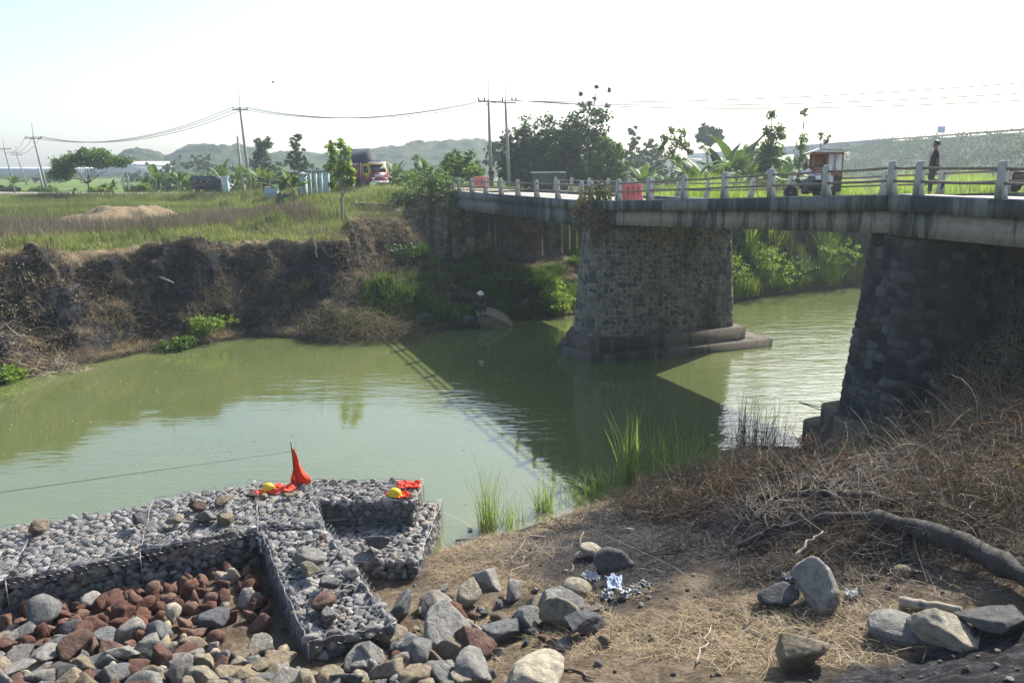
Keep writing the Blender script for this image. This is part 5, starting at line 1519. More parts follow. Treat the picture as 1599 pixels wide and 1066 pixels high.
BH(1430, 800, "brown bramble heap between the two charred logs", 1.8, .8, .5, 650, .8, m_brush, 23, leaf=m_rust, nleaf=700)
BH(1570, 800, "tall dry weeds with rust leaves at the right edge above the trunk", 1.5, 1.2, .9, 700, 1.0, m_brush, 24, leaf=m_drybr, nleaf=2600, up=1.0)
BH(1480, 900, "loose straw and twigs on the ground under the thick end of the trunk", 2.2, .7, .2, 500, .5, m_pbrush, 25, rad=.004, up=.15)
BH(1280, 870, "roots and thin twigs tangled in front of the thin end of the trunk", 1.7, .5, .3, 500, .6, m_brush, 26, rad=.004, up=.3)
BH(1130, 850, "blackened stalks spread over the ash in front of the logs", 2.4, .8, .12, 420, .6, m_char, 27, rad=.004, up=.08)
BH(780, 870, "pale dry reed stalks strewn by the water right of the gabions", 1.5, .5, .12, 420, .6, m_pbrush, 28, rad=.004, up=.08)
BH(140, 470, "dry grass clump hanging from the left cliff above the drift heap", 1.6, 1.0, .5, 300, .8, m_brush, 31, rad=.008, leaf=m_straw, nleaf=1500)
BH(240, 500, "burnt stalk clump in the middle of the left cliff", 1.7, 1.2, .5, 300, .8, m_char, 32, rad=.009, leaf=m_drybr, nleaf=900)
BH(430, 480, "rusty dead weeds at the foot of the cliff before the brown shrubs", 1.8, 1.0, .6, 350, .9, m_brush, 33, rad=.009, leaf=m_drybr, nleaf=1800)
BH(330, 430, "charred twig tangle below the cliff edge left of centre", 2.2, 1.3, .5, 300, 1.0, m_char, 34, rad=.010)
BH(640, 450, "grey dead brush on the shaded rubble slope above the fisherman", 2.2, 1.6, .6, 360, 1.0, m_brush, 35, rad=.009, leaf=m_leafM, nleaf=1200)
BH(60, 570, "driftwood and dry trash heap at the far left waterline", 2.0, .9, .4, 200, .9, m_pbrush, 14, rad=.012, leaf=m_straw, nleaf=1400)
BH(30, 480, "hanging dry grass clump on the far left cliff", 1.6, 1.0, .6, 150, .9, m_brush, 15, rad=.009, leaf=m_straw, nleaf=2200)

# --- reed clumps on the near shore
def reed(label, px, py, Hm, nb, rad, seed, mat=None, z=None, lean=.22, w_=.016):
    rg = np.random.default_rng(seed); p = at(px, py, WATER + .05) if z is None else T(px, py)
    root = empty("reed_clump", p, 0, label, "reeds")
    a = rg.uniform(0, 6.3, nb); r = rad * np.sqrt(rg.random(nb))
    P = np.stack([np.cos(a) * r, np.sin(a) * r, np.full(nb, -.15)], 1)
    V, F4, F3 = blades(P, Hm, w_, rg, lean=lean, seg=6, curve=1.0)
    o = link("blades", mesh_np("blades", V, [F4, F3], mat or m_reed), root); o["kind"] = "stuff"
    k = max(4, nb // 3)
    V, F4, F3 = blades(P[:k], Hm * .35, w_ * 1.3, rg, lean=.5, seg=3); o = link("dry_blades", mesh_np("dry_blades", V, [F4, F3], m_straw), root); o["kind"] = "stuff"
    return root
reed("tall thin reed clump on the shore right of the gabions", 762, 822, 1.75, 90, .22, 1, lean=.16)
reed("short bright reed tuft right of the tall thin clump", 850, 792, 1.0, 80, .25, 2)
reed("wispy young reed tuft between the tall clump and the bright tuft", 800, 815, .8, 45, .35, 3)
reed("tallest bright green reed clump before the brown dead plants, left one", 985, 762, 2.0, 60, .22, 4, m_reed, w_=.034, lean=.18)
reed("wide bright green reed clump in the middle of the shore", 1045, 760, 1.8, 95, .5, 5, m_reed, w_=.032, lean=.2)
reed("green reed clump right of the wide middle clump", 1095, 745, 1.4, 80, .5, 6, m_reed, w_=.028)
m_reedd = leafmat("shade_painted_reeds", [(0.030, 0.060, 0.028), (0.05, 0.09, 0.04), (0.08, 0.12, 0.05)], .25, .5)  # darker copy of the reed colours, shade painted in
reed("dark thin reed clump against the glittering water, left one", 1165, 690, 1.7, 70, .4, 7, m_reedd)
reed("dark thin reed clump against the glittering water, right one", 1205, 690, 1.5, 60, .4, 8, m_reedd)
reed("pale grass tuft in the shallows left of the tallest reeds", 900, 775, .7, 70, .6, 9, m_reed, lean=.6)
reed("pale grass tuft in the shallows just before the tallest reeds", 945, 765, .9, 90, .5, 10, m_reed, lean=.6)
reed("small sprout growing at the water's edge beside the gabion corner", 668, 822, .5, 16, .12, 11, m_reed, lean=.5)

# --- straw and litter on the near ground
X, Y, z, sdf, sd, rd, ww = scatter(180000, -7, 13, 8.5, 22)
n6 = fbm(X * .9, Y * .9, 401, 3)
ashd = np.minimum(np.hypot((X - bc[0]) / 3.0, (Y - bc[1]) / 1.9), np.hypot((X - bc3[0]) / 2.4, (Y - bc3[1]) / 1.7))
gp_ = inside(X, Y, PIT) | ((X < -1.5) & (Y > 10))
ok = (sd > .1) & (z > WATER + .02) & infr(X, Y) & ~gp_ & (n6 > -.10)
i = np.flatnonzero(ok & (ashd > 1.3))[:34000]
tag(blade_obj("straw_litter", np.stack([X[i], Y[i], z[i] + .005], 1), .10, .007, m_straw, rv_, lean=2.4, seg=2, curve=.2), "straw and stalk litter on the brown ground", None, None, 'stuff')
i = np.flatnonzero(ok & (ashd <= 1.3))[:9000]
tag(blade_obj("charred_litter", np.stack([X[i], Y[i], z[i] + .005], 1), .08, .008, m_burnt, rv_, lean=2.4, seg=2, curve=.2), "charred stalk litter on the ash", None, None, 'stuff')

# --- sticks, logs
def stick(label, a, b_, r, mat=None, seed=0, name="stick", cat="stick", wob=.04, group=None):
    rg = np.random.default_rng(seed); c = (np.array(a) + np.array(b_)) / 2
    b = MB(); limb(b, np.array(a) - c, np.array(b_) - c, r, r * .55, wob, 9, rg, 7)
    o = b.build(name, mat or m_pbrush, None, True, c); return tag(o, label, cat, group)
def gp(px, py, up=.03): q = T(px, py); return q + [0, 0, up]
stick("long pale stick lying along the burnt shore above the straw", gp(712, 846), gp(852, 840), .03, seed=1)
stick("short upright forked pale stick on the straw", gp(800, 880), gp(822, 842), .012, seed=2)
stick("pale twig leaning toward the small blue grey stone", gp(795, 905), gp(838, 852), .011, seed=3)
stick("thin stalk standing by the rounded pale boulder", gp(891, 897), gp(912, 840, .15), .011, seed=4)
stick("bleached white stick on the ash below the reeds", gp(1075, 795, .06), gp(1118, 780, .08), .035, seed=5)
stick("curved thin stick lying on the ash right of the litter", gp(995, 890), gp(1040, 895), .012, seed=6)
stick("forked brown stick on the bare ground at the bottom", gp(1088, 1040), gp(1110, 990, .10), .014, seed=7)
stick("brown stick lying under the pale group near the centre bottom", gp(880, 1045), gp(930, 1062), .02, m_brush, 8)
stick("stick with a dark end lying across the big blue grey rock", gp(1238, 905, .38), gp(1282, 868, .42), .028, m_pbrush, 9)
stick("thin twig between the big blue grey rock and the oval boulder", gp(1330, 905), gp(1375, 960, .02), .013, m_char, 10)
stick("short post piece pointing at the wedge rock from the left", gp(1168, 905), gp(1200, 925, .05), .012, m_brush, 11)
# grey driftwood log by the oval boulder
a_ = gp(1405, 950, .10); b_ = gp(1500, 962, .08)
lg = stick("short grey driftwood log behind the oval boulder", a_, b_, .085, simple("driftwood", (0.26, 0.23, 0.18), .9, .3, 5, bmp=.5, vscale=(1, 1, 4)), 12, "log", "log", .02)
# two charred fallen trunks
def trunk(label, pts_, rr, br, seed):
    rg = np.random.default_rng(seed); P = np.array(pts_, float); c = P.mean(0)
    root = empty("fallen_trunk", c, 0, label, "log")
    tt = np.linspace(0, len(P) - 1, 26); PP = np.stack([np.interp(tt, range(len(P)), P[:, k]) for k in range(3)], 1) - c
    for _ in range(2): PP[1:-1] = (PP[:-2] + 2 * PP[1:-1] + PP[2:]) / 4
    PP[1:-1] += rg.normal(size=(24, 3)) * .018
    R_ = np.interp(tt, range(len(P)), rr) * (1 + .16 * rg.normal(size=26))
    b = MB().tube(PP, R_, 12); me = b.mesh("bark", m_char, True); link("bark", me, root)
    for q in br:
        q = np.array(q, float) - c; bb = MB(); tt = np.linspace(0, len(q) - 1, 9); Q = np.stack([np.interp(tt, range(len(q)), q[:, k]) for k in range(3)], 1)
        Q[1:-1] += rg.normal(size=(7, 3)) * .02
        bb.tube(Q, np.linspace(.045, .010, 9), 7); bb.build("branch", m_char, root, True)
    return root
L1 = [gp(1150, 862, .08), gp(1230, 838, .18), gp(1330, 832, .30), gp(1420, 855, .34), gp(1520, 890, .30), gp(1640, 945, .20)]
trunk("long thick charred trunk lying across the right foreground", L1, [.04, .08, .12, .145, .155, .17], [[L1[2], gp(1290, 800, .45), gp(1240, 800, .30)], [L1[1], gp(1195, 850, .25), gp(1160, 870, .03)], [L1[3], gp(1385, 890, .10)], [L1[3], gp(1440, 900, .03)]], 1)
L2 = [gp(1182, 795, .22), gp(1240, 796, .30), gp(1300, 800, .34), gp(1360, 806, .30), gp(1415, 812, .26)]
trunk("shorter charred branched log above the long trunk", L2, [.035, .055, .08, .10, .09], [[L2[0], gp(1160, 815, .12), gp(1140, 850, .02)], [L2[0] + [.1, 0, 0], gp(1192, 825, .04)], [L2[1], gp(1250, 815, .1), gp(1240, 830, .03)], [L2[2], gp(1290, 780, .35)], [L2[1], gp(1262, 775, .4)]], 2)
for k, (a, b_, r, lb) in enumerate([((1350, 760), (1440, 745), .02, "pale branch resting on the mound above the short log"), ((1440, 735), (1590, 800), .022, "long bleached branch arching to the right edge"), ((1280, 640), (1400, 790), .018, "long dark branch leaning from the pier foot over the mound"), ((1320, 700), (1355, 775), .015, "grey branch rising before the pale heap"),
                                    ((1480, 640), (1599, 700), .018, "bleached branch in the thicket, upper one"), ((1440, 730), (1560, 735), .014, "bleached branch in the thicket, lower one"), ((1500, 830), (1545, 780), .02, "broken pale branch standing behind the trunk"), ((980, 745), (1060, 790), .014, "brown stalk leaning over the ash from the dead plants"),
                                    ((1090, 800), (1190, 740), .016, "dark branch slanting up to the rust leaves"), ((960, 790), (1100, 760), .014, "dark branch lying along the top of the ash")]):
    stick(lb, gp(*a, .35 if k not in (7, 8, 9) else .12), gp(*b_, .25 if k not in (7, 8, 9) else .12), r, m_pbrush if k in (0, 1, 4, 5, 6) else m_brush, 40 + k, "branch", "branch", .07)
# ------------------------------------------------------------------ motorway embankment and viaduct far right
ey = np.concatenate([np.arange(40, 290, 1.6)]); ex = np.array([92, 97, 101, 105, 109, 113, 117, 121, 124, 126.5, 128, 134, 142, 150, 160]); ezs = np.array([-4.2, -2.6, -1.2, .3, 1.8, 3.3, 4.9, 6.4, 7.6, 8.5, 8.8, 8.8, 8.6, 6, 0])
exf = np.interp(np.arange(0, 14.01, .25), np.arange(15), ex); ezf = np.interp(np.arange(0, 14.01, .25), np.arange(15), ezs)
EX, EY = np.meshgrid(exf, ey, indexing='ij'); EZ = np.repeat(ezf[:, None], len(ey), 1) + .9 * fbm(EX / 4, EY / 4, 501) * (EX < 125) - 12 * smooth(268, 289, EY)
ii = np.arange(EX.size).reshape(EX.shape); eq = np.stack([ii[:-1, :-1], ii[1:, :-1], ii[1:, 1:], ii[:-1, 1:]], -1).reshape(-1, 4)
m, nt, b = new_mat("embankment_scrub_ground")
c = ramp(nt, noise(nt, coord(nt), .09, 8, .7), [(.35, (.028, .048, .018)), (.5, (.05, .075, .026)), (.65, (.08, .10, .04)), (.8, (.14, .12, .07))])
nt.links.new(c, b.inputs['Base Color']); b.inputs['Roughness'].default_value = 1; bump(nt, b, noise(nt, coord(nt), .5, 6, .7), 1, 1.0)
tag(link("embankment", mesh_np("embankment", np.stack([EX.ravel(), EY.ravel(), EZ.ravel()], 1), eq, m, True)), kind='structure')
rg = np.random.default_rng(5)
nb = 1700; by = rg.uniform(60, 285, nb); t_ = rg.uniform(0, 1, nb) ** 1.0; bx = 92 + t_ * 33; bz = np.interp(bx, ex, ezs)
C = np.repeat(np.stack([bx, by, bz + .7], 1), 26, 0) + rg.normal(size=(nb * 26, 3)) * np.array([1.3, 1.6, .7])
V, F = leaf_quads(C, .6, rg, 1.5)
o = link("embankment_shrubs", mesh_np("embankment_shrubs", V, F, leafmat("scrub_leaves", [(0.020, 0.050, 0.014), (0.040, 0.085, 0.022), (0.07, 0.12, 0.032), (0.12, 0.16, 0.05)], .2, 1.0, .08))); tag(o, "low scrub covering the slope of the far embankment", kind='stuff')
bw = MB(); bw.add([(126, 40, 8.9), (126, 268, 8.9), (126, 268, 9.5), (126, 40, 9.5), (126.3, 40, 8.9), (126.3, 268, 8.9), (126.3, 268, 9.5), (126.3, 40, 9.5)], [(0, 1, 2, 3), (7, 6, 5, 4), (3, 2, 6, 7), (0, 4, 5, 1), (0, 3, 7, 4), (1, 5, 6, 2)])
tag(bw.build("barrier_wall", simple("brown_barrier", (.24, .17, .13), .9, .3, 1)), "long low brownish barrier wall along the top of the far embankment", "wall")
via = empty("viaduct", (125, 270, -3), 0, "grey concrete motorway viaduct running off behind the banana plants", "viaduct")
m_via = simple("viaduct_concrete", (.15, .17, .19), .9, .2, .3)
for k in range(9):
    y0 = 262 + k * 34
    MB().box((5, y0 - 270 + 17, 10.4), (13, 33.7, 2.0)).build("deck_span", m_via, via)
    MB().box((-2 + .2, y0 - 270 + 17, 11.9), (.4, 33.7, 1.0)).build("parapet", m_via, via)
    q = MB().box((5, y0 - 270, 4.4), (5, 2, 9.6)).box((5, y0 - 270, 9.3), (11.5, 2.6, .9)); q.build("pier", m_via, via)
def lamp(px, ybase, ytop, D, lb, arm=0):
    a = atd(px, ybase, D); h = px2m(ybase - ytop, D)
    r = empty("lamp_post", a, 0, lb, "lamp post"); MB().tube([(0, 0, 0), (0, 0, h)], [.12, .07], 6).build("pole", m_post, r, True)
    MB().tube([(0, 0, h), (arm * .5, 0, h + .1), (arm, 0, h + .1)], .05, 5).build("arm", m_post, r, True); MB().box((arm, 0, h + .08), (.6, .2, .12)).build("lamp_head", m_post, r)
lamp(1143, 243, 196, 420, "thin lamp post on the viaduct above the tallest banana plant", 1.5)
lamp(1301, 224, 172, 300, "thin lamp post on the viaduct right of the food cart", 1.5)
lamp(1370, 220, 190, 260, "lamp post on the embankment left of the man on the bridge", 1.4)
lamp(1462, 216, 182, 230, "lamp post on the embankment next to the blue sign", 1.4)
a = atd(1469, 216, 225); r = empty("road_sign", a, 0, "small blue and white road sign on two posts on the far embankment", "road sign")
for dx in (-.7, .7): MB().tube([(dx, 0, 0), (dx, 0, 2.4)], .06, 5).build("post", m_post, r, True)
MB().box((0, 0, 2.4), (2.2, .08, 1.9), bev=.03).build("panel", simple("sign_blue", (.25, .33, .62), .5, .1), r)

# pale roofs in the far distance on the left
a = atd(210, 262, 330)
r = empty("warehouse", (a[0], a[1], -4.0), .25, "long low white roofed warehouse far behind the umbrella tree", "building")
MB().prism([(-6, 4.5), (0, 6.6), (6, 4.5)], -14, 14, 'x').build("roof", simple("white_roof", (.75, .77, .78), .5, .1), r)
MB().box((0, 0, 2.2), (27, 11, 4.5)).build("wall", simple("pale_wall", (.5, .5, .48), .8, .1), r)
a = atd(25, 272, 330)
r = empty("warehouse", (a[0], a[1], -4.0), -.05, "long low pale greenhouse roof at the far left horizon", "building")
MB().prism([(-6, 3), (0, 4.2), (6, 3)], -38, 38, 'x').build("roof", simple("pale_roof", (.55, .60, .62), .5, .1), r)
MB().box((0, 0, 1.5), (74, 11, 3)).build("wall", simple("grey_wall", (.4, .42, .4), .8, .1), r)

# ------------------------------------------------------------------ utility poles and wires
m_pole = simple("pole_concrete", (.30, .29, .27), .9, .25, 3, vscale=(1, 1, .3))
m_iron = simple("crossarm_iron", (.06, .06, .06), .6, .3)
m_ins = simple("insulator", (.10, .08, .07), .35, .2)
def upole(px, pxb, ybase, ytop, D, lb, arm=1.1, spike=1.0, zb=None, yarm=None):
    a = atd(pxb, ybase, D); zb = H(a[0], a[1]) if zb is None else zb
    top = atd(px, ytop, D); dx = top[0] - a[0]; h = top[2] - zb
    r = empty("utility_pole", (a[0], a[1], zb), 0, lb, "utility pole")
    MB().tube([(0, 0, -.3), (dx, 0, h)], [.20, .11], 10).build("pole", m_pole, r, True)
    if spike: MB().tube([(dx, 0, h), (dx, 0, h + spike)], .03, 5).build("lightning_rod", m_iron, r, True)
    if arm:
        MB().box((dx, 0, h - .25), (arm * 2, .1, .11)).build("crossarm", m_iron, r)
        for q in (-arm * .92, 0, arm * .92):
            MB().lathe([(.03, 0), (.03, .08), (.07, .10), (.05, .14), (.07, .18), (.05, .24), (.01, .26)], (dx + q, 0, h - .2), 8).build("insulator", m_ins, r, True)
    return np.array([a[0] + dx, a[1], zb + h]), r
P65, _ = upole(64, 76, 304, 214, 112, "leaning pole with three insulators left of the umbrella tree", 1.15, 1.8)
P15, _ = upole(16, 25, 300, 231, 150, "farthest left pole with a crossarm at the picture edge", 1.2, 1.6)
P35, _ = upole(34, 44, 298, 240, 175, "slightly shorter far pole right of the farthest left one", 1.2, 1.6)
P387, _ = upole(384, 391, 290, 170, 88, "pole with crossarm rising from the banana grove", .85, 1.9)
P764, r764 = upole(764, 768, 288, 158, 72, "left one of the twin poles joined by a crossbeam", 0, 1.9)
P793, r793 = upole(790, 797, 288, 163, 73, "right one of the twin poles joined by a crossbeam", 0, 1.9)
c0 = P764 - np.array([768, 0, 0]) * 0
beam = MB(); A0 = atd(748, 158, 72); A1 = atd(807, 161, 72.5); rb = r764.location
beam.tube([A0 - np.array(rb), A1 - np.array(rb)], .075, 6); beam.build("crossbeam", m_iron, r764)
for px in (748, 757, 785, 800, 806):
    q = atd(px, 158, 72) - np.array(rb); MB().lathe([(.04, 0), (.09, .10), (.06, .16), (.09, .22), (.05, .32)], tuple(q), 8).build("insulator", m_ins, r764, True)
upole(377, 379, 290, 213, 92, "short thin bare post beside the banana grove pole", 0, 0)
upole(66, 70, 304, 262, 108, "short dark stump post leaning against the leaning pole", 0, 0)
def wire(a, b_, sag, lb, r=.022, group="overhead wires"):
    t = np.linspace(0, 1, 28)[:, None]; P = np.array(a) * (1 - t) + np.array(b_) * t; P[:, 2] -= (4 * sag * t * (1 - t))[:, 0]
    tag(MB().tube(P, r, 4).build("power_line", m_iron, None, True), lb, "power line", group)
for k in range(3):
    o_ = [(-1.05, 0, 0), (0, 0, .05), (1.05, 0, 0)][k]
    wire(P65 + o_, P387 + np.array(o_) * .8, 2.0, "sagging wire between the leaning left pole and the banana grove pole", .03)
    wire(P387 + np.array(o_) * .8, atd([750, 758, 786][k], 158, 72), 1.3, "wire between the banana grove pole and the twin poles", .026)
    wire(P65 + o_, P15 + o_, 1.6, "wire between the two left poles", .03)
    wire(atd([786, 800, 806][k], 157, 72), np.array([44, 34, [5.6, 4.9, 4.45][k]]), [1.1, 1.2, 1.3][k], ["topmost wire from the twin poles off the right picture edge", "middle wire from the twin poles off the right picture edge", "lowest wire from the twin poles off the right picture edge"][k], .03)

# ------------------------------------------------------------------ people
m_skin = simple("skin", (.17, .09, .058), .55, .1, 20)
m_hair = simple("hair", (.012, .010, .009), .6, .3, 20)
def cloth(nm, c): return simple(nm, c, .85, .18, 14, bmp=.3)

def skin_mesh(name, verts, edges, radii, mat, parent, sub=2):
    me = bpy.data.meshes.new(name); me.from_pydata([tuple(v) for v in verts], edges, [])
    bm = bmesh.new(); bm.from_mesh(me); ly = bm.verts.layers.skin.verify(); bm.verts.ensure_lookup_table()
    for i, r in enumerate(radii):
        bm.verts[i][ly].radius = (r, r) if np.isscalar(r) else r
        bm.verts[i][ly].use_root = (i == 0)
    bm.to_mesh(me); bm.free(); me.materials.append(mat)
    o = link(name, me, parent)
    md_ = o.modifiers.new("skin", 'SKIN'); md_.use_smooth_shade = True; md_.branch_smoothing = .3
    sb = o.modifiers.new("sub", 'SUBSURF'); sb.levels = sub; sb.render_levels = sub
    return o

def person(label, base, rz, J, shirt, trousers, hat=None, shoe=None, sleeves=.55, scale=1.0):
    """J: joints in metres, facing +x, y = left; pelvis, chest, neck, head, and for each side (l, r) sh, el, ha, hip, kn, an"""
    root = empty("person", base, rz, label, "person"); root.scale = (scale,) * 3
    J = {k: np.array(v, float) for k, v in J.items()}
    V = []; E = []; R_ = []
    def add(p, r, par=None):
        V.append(p); R_.append(r); i = len(V) - 1
        if par is not None: E.append((par, i))
        return i
    pv = add(J['pelvis'], (.125, .10)); wa = add(J['pelvis'] * .5 + J['chest'] * .5, (.115, .09), pv); ch = add(J['chest'], (.15, .10), wa)
    nb_ = add(J['neck'], (.055, .055), ch)
    hd = J['head']; ax = hd - J['neck']; ax = ax / np.linalg.norm(ax)
    fw = J.get('face', np.array([1.0, 0, 0])); fw = fw / np.linalg.norm(fw)
    j1 = add(J['neck'] + ax * .06, (.052, .052), nb_); h1 = add(hd - ax * .035 + fw * .015, (.068, .078), j1); h2 = add(hd + ax * .03, (.078, .095), h1); add(hd + ax * .085 - fw * .01, (.058, .07), h2)
    for s, y in (('l', 1), ('r', -1)):
        sh = add(J['sh' + s], .058, ch); el = add(J['el' + s], .042, sh); wr = add(J['el' + s] * .1 + J['ha' + s] * .9, .026, el)
        dv = J['ha' + s] - J['el' + s]; dv = dv / np.linalg.norm(dv); sd = np.cross(dv, [0, 0, 1.0]); sd = sd / (np.linalg.norm(sd) + 1e-6) if np.linalg.norm(sd) > .2 else np.array([1.0, 0, 0]); up = np.cross(sd, dv)
        pm_ = add(J['ha' + s] + dv * .045, (.036, .018), wr)
        for f, (o_, l) in enumerate(((-.027, .062), (-.009, .074), (.009, .070), (.026, .054))):
            a1 = add(J['ha' + s] + dv * .082 + sd * o_, .0095, pm_); a2 = add(J['ha' + s] + dv * (.082 + l * .5) + sd * o_ * 1.1 + up * .006, .0085, a1); add(J['ha' + s] + dv * (.075 + l * .85) + sd * o_ * 1.1 + up * .026, .007, a2)
        t1 = add(J['ha' + s] + dv * .03 + sd * -.045, .011, pm_); add(J['ha' + s] + dv * .07 + sd * -.058 + up * .01, .009, t1)
        hp = add(J['hip' + s], .085, pv); kn = add(J['kn' + s], .056, hp); an = add(J['an' + s], .038, kn)
        ft = fw * np.array([1, 1, 0]); ft = J.get('toe' + s, ft); add(J['an' + s] + np.array(ft) * .14 + [0, 0, -.05], .03, an)
    skin_mesh("body", V, E, R_, m_skin, root)
    # face: nose, mouth, eyes, ears
    sdv = np.cross(ax, fw)
    c1 = hd - ax * .01 + fw * .098; MB().tube([c1 + ax * .03, c1 + fw * .014 - ax * .01], [.008, .013], 6).build('nose', m_skin, root, True)
    for q in (-1, 1): MB().tube([hd + sdv * q * .078 + ax * .012, hd + sdv * q * .083 - ax * .035], .014, 6).build('ear', m_skin, root, True)
    for q in (-1, 1): MB().tube([hd + fw * .088 + sdv * q * .03 + ax * .025 - sdv * .01, hd + fw * .088 + sdv * q * .03 + ax * .025 + sdv * .01], .006, 5).build('eye', m_hair, root)
    MB().tube([hd + fw * .088 - ax * .052 - sdv * .02, hd + fw * .088 - ax * .052 + sdv * .02], .005, 5).build('mouth', m_hair, root)
    # hair cap
    hv, hf = ICO[3]; hv = hv.copy(); dd = hv @ ax; ff = hv @ fw
    keep = (dd > -.55) & ~((ff > .25) & (dd < .5))
    fk = hf[keep[hf].all(axis=1)]
    hp_ = hd + ax * .03 + (hv * .122) * 1.0 - fw * .012
    me = mesh_np("hair", hp_, fk, m_hair, True); link("hair", me, root)
    if hat:
        q = MB(); q.lathe([(.16, 0), (.165, .01), (.115, .02), (.11, .07), (.07, .12), (.01, .13)], (0, 0, 0), 14)
        o = q.build("hat", hat, root, True); o.location = Vector(hd + ax * .06); o.rotation_euler = Vector(ax).to_track_quat('Z', 'Y').to_euler()
    # clothing
    V = [J['pelvis'] - [0, 0, .02], J['pelvis'] * .5 + J['chest'] * .5, J['chest'], J['neck'] - (J['neck'] - J['chest']) * .35]; E = [(0, 1), (1, 2), (2, 3)]; R_ = [(.145, .12), (.135, .11), (.17, .118), (.085, .075)]
    for s in 'lr':
        a = J['sh' + s]; e = J['el' + s]; h = J['ha' + s]; n = len(V)
        V += [a, a * .3 + e * .7, e * (1 - sleeves) + h * sleeves if sleeves > 0 else a * .2 + e * .8]; R_ += [.075, .062, .05]; E += [(2, n), (n, n + 1), (n + 1, n + 2)]
    skin_mesh("shirt", V, E, R_, shirt, root)
    V = [J['pelvis'] + [0, 0, .04]]; E = []; R_ = [(.138, .118)]
    for s in 'lr':
        n = len(V); V += [J['hip' + s], J['kn' + s], J['an' + s] * .88 + J['kn' + s] * .12]; R_ += [.105, .075, .062]; E += [(0, n), (n, n + 1), (n + 1, n + 2)]
    skin_mesh("trousers", V, E, R_, trousers, root)
    for s in 'lr':
        ft = np.array(J.get('toe' + s, fw * [1, 1, 0])); a = J['an' + s]
        b = MB().tube([a + ft * -.06 + [0, 0, -.035], a + ft * .05 + [0, 0, -.045], a + ft * .15 + [0, 0, -.055]], [.038, .044, .032], 8); b.build("shoe", shoe or m_hair, root, True)
    return root
STAND = dict(pelvis=(0, 0, .90), chest=(.0, 0, 1.22), neck=(.0, 0, 1.40), head=(.02, 0, 1.54), shl=(0, .18, 1.36), ell=(-.03, .23, 1.10), hal=(.05, .22, .86), shr=(0, -.18, 1.36), elr=(-.05, -.22, 1.10), har=(.02, -.22, .86),
             hipl=(0, .09, .86), knl=(.02, .10, .48), anl=(0, .10, .07), hipr=(0, -.09, .86), knr=(.03, -.10, .48), anr=(-.02, -.10, .07))
q = dict(STAND); q.update(face=(.97, .2, 0), knr=(.10, -.10, .52), anr=(-.30, -.10, .40), toer=(.3, 0, -.9), knl=(.06, .10, .47), anl=(.05, .10, .07), har=(.12, -.16, .93), elr=(-.08, -.24, 1.12))
mp_ = B1(3.0, 5.6, float(dz(3.0)) - .06)
person("man in a dark open jacket over a printed shirt walking left along the bridge", mp_, math.radians(155), q, cloth("black_jacket", (.022, .022, .028)), cloth("dark_jeans", (.035, .04, .055)), None, None, 1.0, 1.05)
# his printed shirt front shows in the open jacket
jk = [o for o in bpy.data.objects if o.name.startswith("person")][-1]
q2 = MB().box((.135, .0, 1.17), (.02, .13, .36), bev=.01); q2.build("shirt_front", cloth("brown_print", (.16, .095, .085)), jk)
pp = atd(768, 284, 64); zr = H(pp[0], pp[1]) + .05
person("person in a dark top and blue jeans standing on the road by the orange barrier", (pp[0], pp[1], zr), math.radians(-60), STAND, cloth("dark_top", (.04, .03, .03)), cloth("blue_jeans", (.06, .09, .16)), None, None, .4, 1.0)

# fisherman on a lump of broken masonry
fl_ = T(762, 513)
v, f = rock_shape(777, 4, (1, .75, .75), 12, 0, .10)
lump = link("rock", mesh_np("rock", v, f, m_tan, True), None, (fl_[0] + .1, fl_[1] + .5, WATER + .25), (.1, .15, .3), (1.15, 1.0, .95)); tag(lump, "broken pale grey masonry boulder jutting into the water under the fisherman", "rock")
v, f = rock_shape(778, 4, (1, .8, .6), 12, 0, .10)
tag(link("rock", mesh_np("rock", v, f, m_dark, True), None, (fl_[0] - 1.1, fl_[1] + .7, WATER + .3), (0, .1, 1.0), (.8, .7, .9)), "dark wet boulder left of the fisherman's seat", "rock")
SIT = dict(pelvis=(0, 0, .12), chest=(.08, 0, .42), neck=(.12, 0, .58), head=(.17, 0, .71), shl=(.08, .18, .54), ell=(.20, .22, .32), hal=(.42, .10, .30), shr=(.08, -.18, .54), elr=(.20, -.22, .32), har=(.44, -.06, .28),
           hipl=(.02, .09, .11), knl=(.40, .13, .30), anl=(.42, .12, -.12), hipr=(.02, -.09, .11), knr=(.40, -.12, .32), anr=(.46, -.10, -.12))
seat = (fl_[0] - .45, fl_[1] + .45, WATER + .92)
fm = person("person in dark clothes and a white cap sitting fishing on the boulder under the bridge", seat, math.radians(-70), SIT, cloth("dark_shirt", (.03, .032, .036)), cloth("dark_trousers", (.03, .03, .034)), simple("white_cap", (.7, .7, .68), .8, .1), None, .9, 1.18)
sa = np.array(seat); rod0 = sa + [.15, -.42, .30]; rod1 = sa + [.5, -2.6, 1.1]
tag(MB().tube([rod0, (rod0 + rod1) / 2 + [0, 0, .05], rod1], [.012, .008, .004], 5).build("fishing_rod", m_iron, None, True), "thin fishing rod held by the seated person under the bridge", "fishing rod")

